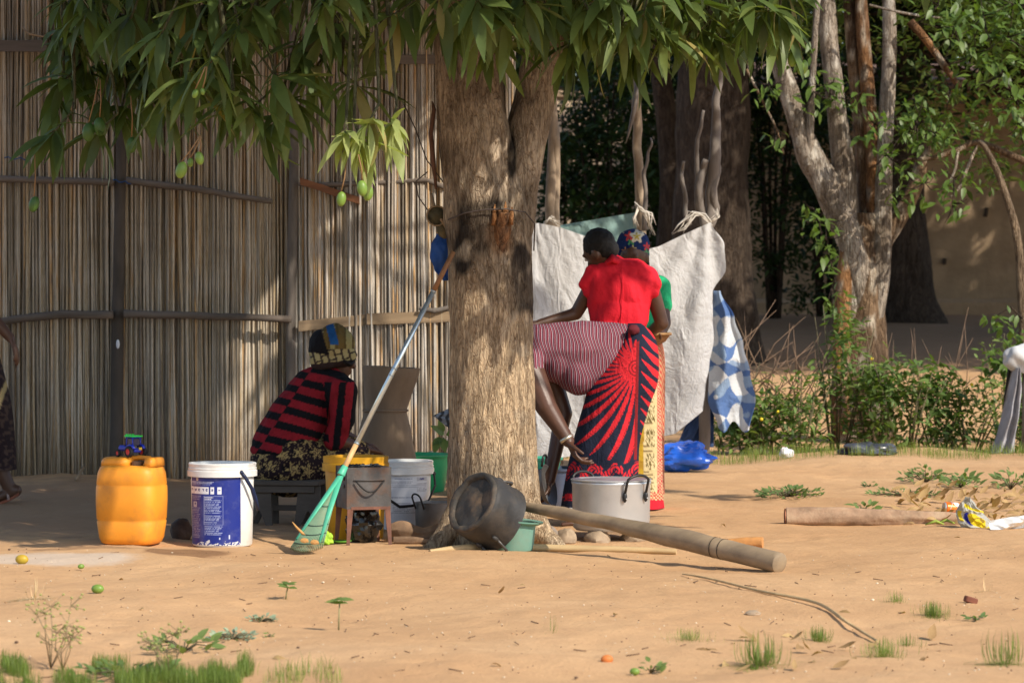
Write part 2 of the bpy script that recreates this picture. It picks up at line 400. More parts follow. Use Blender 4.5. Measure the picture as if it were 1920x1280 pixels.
def plank(name, a, b, h, th, mat, parent, sag=0):
    a = Vector(a); b = Vector(b); n = 8; m = MB(); P = []
    for i in range(n+1):
        p = a.lerp(b, i/n); hh = h*(1+.10*ns(i*.7, a.x*3, 1)); p.z += sag*math.sin(math.pi*i/n)+.004*ns(i*.6, 2, a.x)
        P.append((p, hh))
    vs = []; 
    for p, hh in P: vs += [p+Vector((0, -th/2, -hh/2)), p+Vector((0, -th/2, hh/2)), p+Vector((0, th/2, hh/2)), p+Vector((0, th/2, -hh/2))]
    fs = [(i*4+k, i*4+(k+1) % 4, i*4+4+(k+1) % 4, i*4+4+k) for i in range(n) for k in range(4)]+[(0, 1, 2, 3), (n*4+3, n*4+2, n*4+1, n*4)]
    m.add(vs, fs); return m.build(name, mat, parent, smooth=30)
plank('plank', W(-40, 86, q), W(180, 88, q), .072, .03, RAIL, fl)
plank('plank', W(560, 611, q), W(692, 599, q), .066, .026, BOARD, fr)
plank('plank', W(688, 598, q-.03), W(940, 590, q-.12), .070, .026, BOARD, fr)
plank('plank', W(563, 339, q-.03), W(674, 377, q-.03), .046, .03, REDBOARD, fr)
plank('plank', W(700, 112, q-.04), W(830, 112, q-.08), .06, .04, RAIL, fr)
BLUE = M('blue_twine', (.02, .07, .20), .7, .2, 20)
for (a, b) in (((8, 296), (54, 299)), ((212, 338), (246, 344))):
    p0, p1 = W(a[0], a[1], q-.04), W(b[0], b[1], q-.04)
    MB().tube([p0.lerp(p1, k/6)+Vector((0, 0, .008*math.sin(k*2))) for k in range(7)], .004, 5).build('twine_knot', BLUE, fl)
MB().tube([W(42, 52, q), W(55, 64, q), W(80, 69, q), W(110, 62, q)], [.007, .008, .007, .005], 6).build('bent_reed', BOARD, fl)
MB().ell(W(221, 645, fd-.05), (.012, .006, .03), seg=8, rings=6).build('paint_mark', M('white_mark', (.7, .72, .78), .6), fl)
# short loose branch lodged on the right board
tag(pole('dry_branch', [W(786, 578, q-.1), W(815, 583, q-.1), W(850, 574, q-.1)], [.012, .018, .014], OLDWOOD, None), 'short grey dry branch lodged above the pale fence board beside the trunk', 'branch')
tag(pole('fallen_reed', [G(142, 20.0, .015), G(157, 20.3, .07)], [.010, .008], BOARD, None), 'short pale reed stub leaning at the foot of the fence', 'reed')

# ---------------------------------------------------------------- far wall, house in the shade
MUD = M('mud_plaster', (.31, .222, .138), .95, .25, 2.2, .5, 9, dirt=(.17, .115, .072), dsc=1.4, bdist=.02)
def mud_house():
    d = 41.0; xa, xb = X(1395, d), X(2250, d); zb = tz(3, d)-.1; zt = zb+3.2
    t = thing('mud_house', 'low house with cracked tan mud walls in dappled shade at far right', 'house', ((xa+xb)/2, d, zb))
    def wf(u, v):
        x = lerp(xa, xb, u); z = lerp(zb, zt, v); return Vector((x, d+.05*ns(x*.8, z*.8, 0)+.02*ns(x*3, z*3, 4), z))
    m = MB(); m.grid(wf, 90, 36)
    m.grid(lambda u, v: Vector((xb, d+u*6, lerp(zb, zt, v))), 6, 6); m.grid(lambda u, v: Vector((xa, d+u*6, lerp(zb, zt, v))), 6, 6)
    m.build('wall', MUD, t)
    rm = MB(); rm.box(((xa+xb)/2, d+2.8, zt+.12), (xb-xa+1.2, 7.4, .14), rot=Matrix.Rotation(.10, 3, 'X')); rm.build('roof', M('rust_roof', (.16, .10, .075), .8, .3, 3), t, smooth=False)
    ck = M('crack_dark', (.05, .035, .025), .9)
    for (px, py, h) in ((1849, 398, .12), (1771, 490, .08)):
        p = W(px, py, d-.03); MB().box(p, (.045, .05, h), rot=Matrix.Rotation(.15, 3, 'Y'), bev=.01).build('wall_hole', ck, t, smooth=False)
    # plinth step at the foot of the wall
    MB().box(((xa+xb)/2, d-.28, zb+.12), (xb-xa, .5, .3), bev=.05).build('plinth', MUD, t, smooth=False)
mud_house()
def garden_wall():
    d = 43.0; xa, xb = X(640, d), X(1290, d); zb = tz(0, d)-.1
    m = MB(); m.box(((xa+xb)/2, d, zb+1.5), (xb-xa, .22, 3.0), bev=.03)
    t = thing('boundary_wall', 'bright sunlit pale wall glimpsed through the leaves behind the tarpaulin', 'wall', ((xa+xb)/2, d, zb))
    m.build('wall', M('pale_plaster', (.62, .47, .32), .9, .25, 2.0, .3, 20, dirt=(.36, .17, .10), dsc=2.5), t, smooth=False)
    MB().box(((xa+xb)/2, d, zb+3.05), (xb-xa+.1, .32, .1), bev=.02).build('coping', MUD, t, smooth=False)
garden_wall()

# ---------------------------------------------------------------- trees
def trunk_mesh(mb, pts, radii, seg=40, rings=90, amp=.06, vf=1.0, seed=0, col=None, flute=0.0, scale=1.0):
    """displaced bark tube through pts; col(p, n) -> vertex colour"""
    P = [Vector(p) for p in pts]; n = len(P)
    def cr(a, b, c, d, t): return 0.5*((2*b)+(c-a)*t+(2*a-5*b+4*c-d)*t*t+(3*b-a-3*c+d)*t*t*t)
    C = []; R = []
    for j in range(rings+1):
        u = j/rings*(n-1); i = min(int(u), n-2); f = u-i
        a, b, c, d = P[max(i-1, 0)], P[i], P[i+1], P[min(i+2, n-1)]
        C.append(cr(a, b, c, d, f)); R.append(lerp(radii[i], radii[i+1], f*f*(3-2*f)))
    t = (C[1]-C[0]).normalized(); ax = Vector((1, 0, 0)); ax = (ax-t*ax.dot(t)).normalized()
    base = len(mb.v); vs = []; L = 0
    for j in range(rings+1):
        t = (C[min(j+1, rings)]-C[max(j-1, 0)]).normalized(); ax = (ax-t*ax.dot(t)).normalized(); by = t.cross(ax)
        if j: L += (C[j]-C[j-1]).length
        for k in range(seg):
            an = 2*math.pi*k/seg; ca, sa = math.cos(an), math.sin(an); r = R[j]
            q = Vector((ca*r, sa*r, 0))
            h = ns(q.x*26*scale+seed, q.y*26*scale, L*5*vf)*.55+ns(q.x*60*scale, q.y*60*scale+seed, L*14*vf)*.35+ns(ca*1.7+seed, sa*1.7, L*1.6)*1.0
            if flute: h += flute*math.sin(an*5+seed+L*.8)
            vs.append(C[j]+(ax*ca+by*sa)*(r*(1+amp*h)))
    fs = [(j*seg+k, j*seg+(k+1) % seg, (j+1)*seg+(k+1) % seg, (j+1)*seg+k) for j in range(rings) for k in range(seg)]
    fs.append(tuple(rings*seg+k for k in range(seg)))
    mb.add(vs, fs)
    if col:
        for k, p in enumerate(vs): mb.c[base+k] = col(p)
def barkmat(name, attr=True, col=(.2, .15, .1), sc=1.0, bump=.8):
    t = NT(name); co = t.coord(); st = t.scale(co, (1, 1, .28))
    base = t.new('ShaderNodeAttribute', attribute_name='Col').outputs['Color'] if attr else (*col, 1)
    n1 = t.noise(st, 46*sc, 6, .68, .6); n2 = t.noise(co, 7*sc, 5, .6)
    vo = t.new('ShaderNodeTexVoronoi', feature='DISTANCE_TO_EDGE'); nz = t.new('ShaderNodeTexNoise'); t.put(nz.inputs['Vector'], st); nz.inputs['Scale'].default_value = 30*sc; t.put(vo.inputs['Vector'], t.mix(.035, st, nz.outputs['Color'])); vo.inputs['Scale'].default_value = 70*sc
    cr = t.ramp(vo.outputs['Distance'], [(0, (0, 0, 0)), (.10, (1, 1, 1))])
    c = t.mix(1.0, base, t.ramp(n1, [(.3, (.55, .51, .48)), (.5, (1, 1, 1)), (.72, (1.4, 1.38, 1.32))]), 'MULTIPLY')
    c = t.mix(1.0, c, t.ramp(n2, [(.3, (.72, .70, .68)), (.7, (1.18, 1.16, 1.12))]), 'MULTIPLY')
    c = t.mix(1.0, c, t.ramp(vo.outputs['Distance'], [(0, (.72, .66, .62)), (.07, (1, 1, 1))]), 'MULTIPLY')
    rd = t.math('ABSOLUTE', t.math('SUBTRACT', t.noise(t.scale(co, (1, 1, .16)), 30*sc, 4, .6, 1.2), .5)); ck = t.ramp(rd, [(.0, (.42, .37, .33)), (.018, (.85, .83, .81)), (.05, (1, 1, 1))]); c = t.mix(1.0, c, ck, 'MULTIPLY')
    n1 = t.math('ADD', n1, t.math('MULTIPLY', t.math('MINIMUM', rd, .07), 8.0))
    h = t.math('ADD', n1, t.math('MULTIPLY', t.math('MINIMUM', vo.outputs['Distance'], .12), 1.6))
    t.bump(h, bump, .016/sc)
    return t.fin(c, .9, 0, .18)
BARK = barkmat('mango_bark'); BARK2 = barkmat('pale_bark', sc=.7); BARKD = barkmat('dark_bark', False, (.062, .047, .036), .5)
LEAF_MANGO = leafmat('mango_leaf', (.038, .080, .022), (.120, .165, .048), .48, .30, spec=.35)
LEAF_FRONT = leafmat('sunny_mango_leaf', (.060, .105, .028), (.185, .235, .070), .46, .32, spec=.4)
LEAF_OLD = leafmat('yellowing_mango_leaf', (.15, .15, .045), (.33, .27, .09), .6, .25)
LEAF_YOUNG = leafmat('young_mango_leaf', (.22, .28, .09), (.36, .40, .16), .5, .38, spec=.35)
LEAF_SMALL = leafmat('small_leaf', (.045, .095, .018), (.13, .20, .035), .45, .38)
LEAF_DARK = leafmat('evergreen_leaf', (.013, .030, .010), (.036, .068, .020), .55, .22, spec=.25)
LEAF_WEED = leafmat('weed_leaf', (.07, .13, .035), (.17, .24, .07), .55, .35)

# --- lit places the crown of the yard's mango must leave in the sun (points with radius and chance to let leaves pass)
SX, SY = SUN_TO.x/SUN_TO.z, SUN_TO.y/SUN_TO.z
LIT = []
def lit(p, r, keep=0.0): LIT.append((p.x-SX*p.z, p.y-SY*p.z, r, keep))
for z in (0.05, .3, .55, .8, 1.05): lit(Vector((-.08, 14.85, z)), .34, .04)
for z in (1.3, 1.55, 1.8): lit(Vector((-.08, 14.85, z)), .3, .22)
for z in (.1, .4, .7, .95):
    lit(Vector((.40, 16.0, z)), .5, .03); lit(Vector((.10, 16.0, z)), .38, .05)
for z in (.2, .6, .9, 1.2, 1.45): lit(Vector((.58, 17.3, z)), .45, .05)
for px in (200, 250, 300, 360, 430, 480): 
    for z in (.12, .35): lit(Vector((X(px, 14.85), 14.85, z)), .26, .12)
lit(Vector((X(690, 14.7), 14.7, .3)), .35, .25); lit(Vector((X(620, 14.7), 14.7, .5)), .25, .2); lit(Vector((X(760, 14.8), 14.8, .9)), .3, .2)
for px in (1040, 1120, 1200, 1280, 1340):
    for z in (.3, .8, 1.3): lit(Vector((X(px, 21.3), 21.3, z)), .5, .03)
for px in (580, 640, 700, 760, 820):
    for z in (.3, .9, 1.5, 2.1, 2.7, 3.2): lit(Vector((X(px, 20.4), 20.4, z)), .46, .05)
def sun_ok(p):
    gx, gy = p.x-SX*p.z, p.y-SY*p.z
    if gy < 15.02+.06*math.sin(gx*5): return False if gx < 1.0 else gy < 12.5 and False
    if gx > .55 and gy < 21.0: return random.random() < .12
    k = 1.0
    for (x, y, r, keep) in LIT:
        if (gx-x)**2+(gy-y)**2 < r*r: k = min(k, keep)
    return random.random() < k

# --- the mango tree in the yard
def mango_tree():
    base = Vector((-.075, 14.98, tz(-.075, 14.98)))
    t = thing('mango_tree', 'thick forked mango tree with tan bark and long drooping leaves', 'tree', base)
    d = 15.0
    def bark(p):
        px = CX+FPX*p.x/p.y; py = HY-FPX*(p.z-CAMH)/p.y
        c = Vector((.45, .345, .23)); g = Vector((.37, .315, .255))
        f = sstep(620, 330, py)*.75+.22*ns(p.x*5, p.y*5, p.z*2.5); c = c.lerp(g, min(1, max(0, f)))
        n = ns(p.x*7+4, p.y*7, p.z*6)
        if p.y < 15.1:
            # dark sap stain and torn, orange-brown scar round the branch stub
            q = math.hypot((px-900)/72, (py-448)/90)+.7*n
            if q < 1: c = c.lerp(Vector((.030, .024, .02)), min(1, (1-q)*3))
            q = math.hypot((px-978)/34, (py-515)/75)+.7*n
            if q < 1: c = c.lerp(Vector((.045, .036, .03)), min(1, (1-q)*3))
            q = math.hypot((px-935)/30, (py-455)/48)+.35*n
            if q < 1: c = c.lerp(Vector((.30, .175, .095)), min(1, (1-q)*2.4))
            q = math.hypot((px-960)/10, (py-290)/60)+.5*n
            if q < 1: c = c.lerp(Vector((.03, .026, .022)), min(1, (1-q)*2))
        q = ns(p.x*12, p.y*12+9, p.z*9)
        if q > .25: c = c.lerp(Vector((.42, .36, .28)), min(.6, (q-.25)*2))
        q = ns(p.x*3.2+2, p.y*3.2, p.z*3.6)
        if q > .12: c = c.lerp(Vector((.17, .135, .10)), min(.6, (q-.12)*2.2))
        return c
    m = MB()
    trunk_mesh(m, [W(922, 1070, d), W(924, 1010, d), W(926, 940, d), W(924, 800, d), W(922, 600, d), W(920, 480, d), W(914, 400, d), W(898, 300, d), W(882, 180, d), W(874, 60, d), W(868, -60, d), W(840, -260, d+.2)],
               [.265, .235, .218, .203, .196, .192, .196, .178, .158, .15, .145, .13], 150, 340, .075, 1.0, 1, bark)
    trunk_mesh(m, [W(950, 480, d+.02), W(957, 410, d+.02), W(968, 340, d+.03), W(988, 250, d+.05), W(1008, 160, d+.07), W(1022, 60, d+.1), W(1032, -60, d+.15), W(1090, -300, d+.2)],
               [.10, .118, .112, .102, .096, .092, .088, .075], 90, 190, .065, 1.0, 5, bark)
    # buttress roots
    for (pts, rr) in (([(885, 900), (852, 975), (822, 1016), (792, 1036)], [.045, .062, .045, .014]), ([(980, 900), (1004, 985), (1034, 1016), (1062, 1032)], [.045, .062, .045, .016]), ([(905, 960), (895, 1010), (880, 1035), (870, 1045)], [.06, .06, .05, .03])):
        trunk_mesh(m, [W(a, b, d-.06-.05*i) for i, (a, b) in enumerate(pts)], rr, 24, 40, .12, 1.0, 11, bark)
    m.build('trunk', BARK, t, col=True, recalc=True)
    # torn branch stub and bark flaps
    st = MB(); trunk_mesh(st, [W(936, 480, d-.15), W(940, 430, d-.175), W(944, 396, d-.205)], [.030, .046, .034], 26, 26, .25, 2.0, 3, lambda p: (.27, .14, .07) if ns(p.x*30, p.y*30, p.z*12) > -.1 else (.15, .085, .05))
    for (a, b, c) in ((926, 400, 383), (946, 396, 378), (958, 400, 388)):
        st.tube([W(a, b+22, d-.205), W(a+1, b, d-.21), W(a+2, c, d-.205)], [.013, .012, .003], 6, col=(.34, .17, .075))
    st.build('branch_stub', BARK, t, col=True)
    MB().tube([W(818, 355, d-.02), W(812, 300, d-.03), W(808, 250, d-.03), W(814, 205, d-.03), W(810, 190, d-.03)], [.012, .024, .022, .02, .006], 8, flat=.5).build('bark_flap', M('flap_bark', (.10, .05, .033), .9, .5, 20, .8, 40), t)
    wire = M('rusty_wire', (.06, .045, .04), .7)
    MB().tube([W(840, 412, d-.12), W(870, 400, d-.2), W(910, 393, d-.225), W(950, 392, d-.23), W(985, 398, d-.18), W(1003, 420, d-.05), W(1001, 470, d-.03)], .0035, 5).build('tie_wire', wire, t)
    MB().tube([W(757, 195, d+.3), W(778, 240, d+.3), W(800, 300, d+.2), W(832, 343, d)], .003, 5).build('tie_wire', wire, t)
    MB().tube([W(802, 322, d+.1), W(780, 340, d+.1), W(784, 368, d+.1), W(806, 400, d+.1), W(812, 412, d+.1)], .003, 5).build('tie_wire', wire, t)
    # ---- crown: rosettes of long leaves; those in view first
    ros = []                                         # (centre, axis, n leaves, leaf length, kind, in view)
    def R(px, py, dd, n=10, L=.27, kind=0, ax=None): ros.append((W(px, py, dd), ax or Vector((rnd(-.55, .55), rnd(-1.0, -.1), rnd(-1, -.35))), n, L, kind, True))
    for (px, py, dd) in ((395, 118, 13.6), (300, 72, 13.9), (440, 178, 13.7), (452, 60, 13.7), (520, 150, 13.8), (470, 20, 13.6), (605, 12, 13.3), (640, -14, 13.3), (672, 163, 14.0), (560, 92, 14.1), (640, 92, 14.2), (735, 30, 13.7), (700, 75, 14.2),
                         (825, -4, 13.5), (905, 18, 13.4), (862, 62, 14.0), (945, 40, 13.6), (985, 8, 13.6), (930, 82, 14.1), (1000, 60, 14.0), (1062, 96, 13.9), (1105, 22, 13.6), (1140, -12, 13.5), (1160, 62, 13.6), (1205, 30, 13.6),
                         (1190, 90, 13.9), (1250, 64, 13.8), (1290, 8, 13.9), (1332, 60, 14.1), (1362, 20, 14.0), (1405, 10, 13.7), (1440, 22, 13.7), (1475, -10, 13.8), (400, 0, 13.9), (350, 10, 14.3), (540, -12, 13.9), (770, -10, 13.9), (1060, -8, 13.8), (1230, -14, 13.8), (1340, -20, 13.9)):
        R(px, py, dd, random.randint(9, 13), rnd(.23, .31))
    for (px, py, dd) in ((350, 150, 13.9), (420, 215, 13.9), (470, 205, 13.8), (500, 235, 14.0), (545, 195, 14.0), (380, 60, 14.0), (585, 140, 14.1), (610, 60, 14.0), (840, 40, 14.0), (875, 15, 13.8), (1030, 30, 13.8), (1130, 60, 13.8), (1210, 70, 13.9), (1290, 70, 14.0), (1350, 85, 14.1), (1460, 40, 13.9), (310, 200, 14.6), (290, 110, 14.5)):
        R(px, py, dd, random.randint(9, 13), rnd(.24, .31))
    for (px, py, dd) in ((690, 232, 13.3), (648, 255, 13.3), (735, 236, 13.4), (675, 262, 13.35)): R(px, py, dd, 12, .24, 1, Vector((rnd(-.3, .3), -.8, -.5)))
    for (px, py, dd) in ((160, 14, 15.0), (130, 60, 15.2), (215, 60, 15.2), (150, 120, 15.4), (120, 150, 15.2), (230, 130, 15.6), (190, 190, 15.2), (105, 205, 15.3), (95, 255, 15.0), (180, 250, 14.9), (265, 175, 15.3), (280, 30, 15.0), (250, 90, 15.5), (310, 130, 15.2), (330, 180, 15.0), (225, 215, 15.3)):
        R(px, py, dd, random.randint(9, 12), rnd(.22, .28))
    for k in range(110):                             # fill behind the front rosettes
        px = rnd(110, 690) if random.random() < .45 else rnd(830, 1420); py = rnd(-60, 70 if px < 800 else 75 if px < 1000 else 60); R(px, py, rnd(14.3, 16.4), 10, rnd(.2, .28))
    for k in range(60): R(rnd(110, 460), rnd(0, 150), rnd(15.2, 16.6), 10, rnd(.2, .28))
    for (p, ax, n, L, kd, iv) in list(ros):           # crown standing between the left rosettes and the sun
        if p.x > X(330, p.y) or kd: continue
        for k in range(2):
            q = p+SUN_TO*rnd(.7, 2.6)+rvec()*.25
            if HY-FPX*(q.z-CAMH)/q.y < -70: ros.append((q, rvec()*.5+Vector((0, 0, -.8)), 11, rnd(.24, .32), 0, False))
    nv = len(ros); cnt = 0; tries = 0
    while cnt < 3500 and tries < 160000:               # the rest of the crown, above the frame
        tries += 1
        p = Vector((rnd(-4.4, 4.8), rnd(12.3, 20.8), rnd(2.3, 8.2))) if cnt % 5 < 2 else Vector((rnd(-3.5, -1.5), 20.6, rnd(0, 3.1)))+SUN_TO*rnd(2.0, 9.5) if cnt % 5 < 4 else Vector((rnd(-3.2, -.6), rnd(15.2, 20.4), 0))+SUN_TO*rnd(3.0, 8.5)
        e = ((p.x-.1)/4.8)**2+((p.y-16.2)/4.8)**2+((p.z-4.0)/4.2)**2
        if e > 1 or HY-FPX*(p.z-CAMH)/p.y > -70: continue
        if not sun_ok(p): continue
        ros.append((p, rvec()*.5+Vector((0, 0, -.8)), 11, rnd(.24, .32), 0, False)); cnt += 1
    # ---- limbs carrying the rosettes
    lm = MB(); forks = [W(874, 30, d), W(868, -60, d), W(1030, -40, d+.15), W(1060, -160, d+.2), W(850, -200, d+.2)]
    hubs = [forks[1]+Vector(v) for v in ((-1.2, -.9, .5), (-1.9, .3, .7), (-.4, -1.2, .5), (-1.0, 1.2, 1.2), (-2.6, 1.0, 1.3), (-.3, .6, 2.2))]+[forks[3]+Vector(v) for v in ((.6, -1.0, .3), (1.3, .3, .9), (.5, 1.4, 1.2), (1.2, 2.6, 1.8), (.2, -.2, 2.0), (1.9, 3.0, 2.6))]
    for i, h in enumerate(hubs):
        f = forks[4] if i < 6 else forks[3]; mid = f.lerp(h, .5)+Vector((0, 0, .15))
        lm.tube([f, f.lerp(mid, .5)+Vector((0, 0, .06)), mid, mid.lerp(h, .5)+Vector((0, 0, .03)), h], [.075, .062, .052, .042, .032], 8, col=(.17, .14, .11))
    for (p, ax, n, L, kd, iv) in ros:
        h = min(hubs, key=lambda q: (q-p).length); b = p-ax.normalized()*.18
        if iv or random.random() < .5:
            mid = h.lerp(b, .55)+Vector((0, 0, .10)); lm.tube([h, mid, b, p], [.020, .012, .007, .005], 5, col=(.13, .13, .07))
    lm.build('limbs', BARK, t, col=True)
    # ---- leaves
    big = []; P = []; Dr = []; N = []; S = []; Cc = []
    for ri, (p, ax, n, L, kd, iv) in enumerate(ros):
        ax = ax.normalized(); a, b = frame_from(ax)
        for k in range(n):
            an = 2*math.pi*(k/n)+rnd(-.3, .3); sp = rnd(.65, 1.5) if kd == 0 else rnd(.5, 1.2)
            rad = a*math.cos(an)+b*math.sin(an); dv = (ax*math.cos(sp)+rad*math.sin(sp)); dv.z -= .22+.35*random.random(); dv.normalize()
            nn = -ax*.5+rad*.15+Vector((0, -.3, .8))+rvec()*.35; s = L*rnd(.7, 1.12); pp = p-ax*rnd(0, .07)
            if iv:
                e = pp+dv*s*.5; ex = CX+FPX*e.x/e.y; ey = HY-FPX*(e.z-CAMH)/e.y
                sc = (2 if kd else 1 if ri < 64 else .6 if ri < 85 else .25)*(1 if ey > 0 else .2)+rnd(0, .1)
                big.append((sc, pp, dv, nn, s, kd))
            else: P.append(pp); Dr.append(dv); N.append(nn); S.append(s); Cc.append((1, 1, 1))
    big.sort(key=lambda q: -q[0])
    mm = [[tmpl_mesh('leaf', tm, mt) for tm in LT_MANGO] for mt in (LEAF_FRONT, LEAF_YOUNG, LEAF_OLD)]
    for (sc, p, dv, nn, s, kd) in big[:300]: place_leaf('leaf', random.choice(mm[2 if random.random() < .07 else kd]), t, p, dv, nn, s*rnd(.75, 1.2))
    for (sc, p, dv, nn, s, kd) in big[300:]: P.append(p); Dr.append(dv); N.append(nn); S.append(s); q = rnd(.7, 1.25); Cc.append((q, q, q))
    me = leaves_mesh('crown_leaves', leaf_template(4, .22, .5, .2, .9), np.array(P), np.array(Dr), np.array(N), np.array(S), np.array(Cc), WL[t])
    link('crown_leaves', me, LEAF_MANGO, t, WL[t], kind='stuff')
    return t
mango_tree()

# --- crown of many small leaves gathered in clumps
def clump_crown(centres, nper, size, rad, seed=0, flat=.8, droop=-.15, shade=None):
    P = []; Dr = []; N = []; S = []; C = []
    for (c, rs) in centres:
        for k in range(int(nper*rs)):
            v = rvec(); v = Vector((v.x, v.y, v.z*flat))*rad*rs*(random.random()**.45)
            q = rvec(); q.z = q.z*.5+droop
            P.append(c+v); Dr.append(q); n = rvec()*.6+Vector((0, 0, 1)); N.append(n); S.append(size*rnd(.65, 1.25)); g = rnd(.65, 1.3); C.append((g*rnd(.9, 1.1), g, g*.9))
    return np.array(P), np.array(Dr), np.array(N), np.array(S), np.array(C)
def simple_tree(name, label, base, pts, radii, centres, nper, size, rad, lmat, bmat, tmpl=LT_SIMPLE, group=None, amp=.10, seg=28, seed=0, bcol=None, flute=0, droop=-.15):
    t = thing(name, label, 'tree', base, group)
    m = MB(); trunk_mesh(m, pts, radii, seg, 70, amp, .5, seed, bcol, flute, .35)
    top = Vector(pts[-1])
    m.build('trunk', bmat, t, col=bcol is not None)
    lm = MB()
    for (c, rs) in centres[::2]:
        f = Vector(pts[-2]).lerp(top, rnd(0, 1)); lm.tube([f, f.lerp(c, .5)+Vector((0, 0, .2)), c], [radii[-1]*.5, radii[-1]*.3, radii[-1]*.1], 6)
    if lm.v: lm.build('limbs', bmat if bcol is None else BARKD, t)
    P, Dr, N, S, C = clump_crown(centres, nper, size, rad, seed, droop=droop)
    link('crown', leaves_mesh('crown', tmpl, P, Dr, N, S, C, WL[t]), lmat, t, WL[t], kind='stuff'); return t
def ballc(c, n, R, rs=(.7, 1.3), zmin=-99):
    out = []
    while len(out) < n:
        v = rvec()*(random.random()**.5); q = Vector(c)+Vector((v.x*R[0], v.y*R[1], v.z*R[2]))
        if q.z > zmin: out.append((q, rnd(*rs)))
    return out
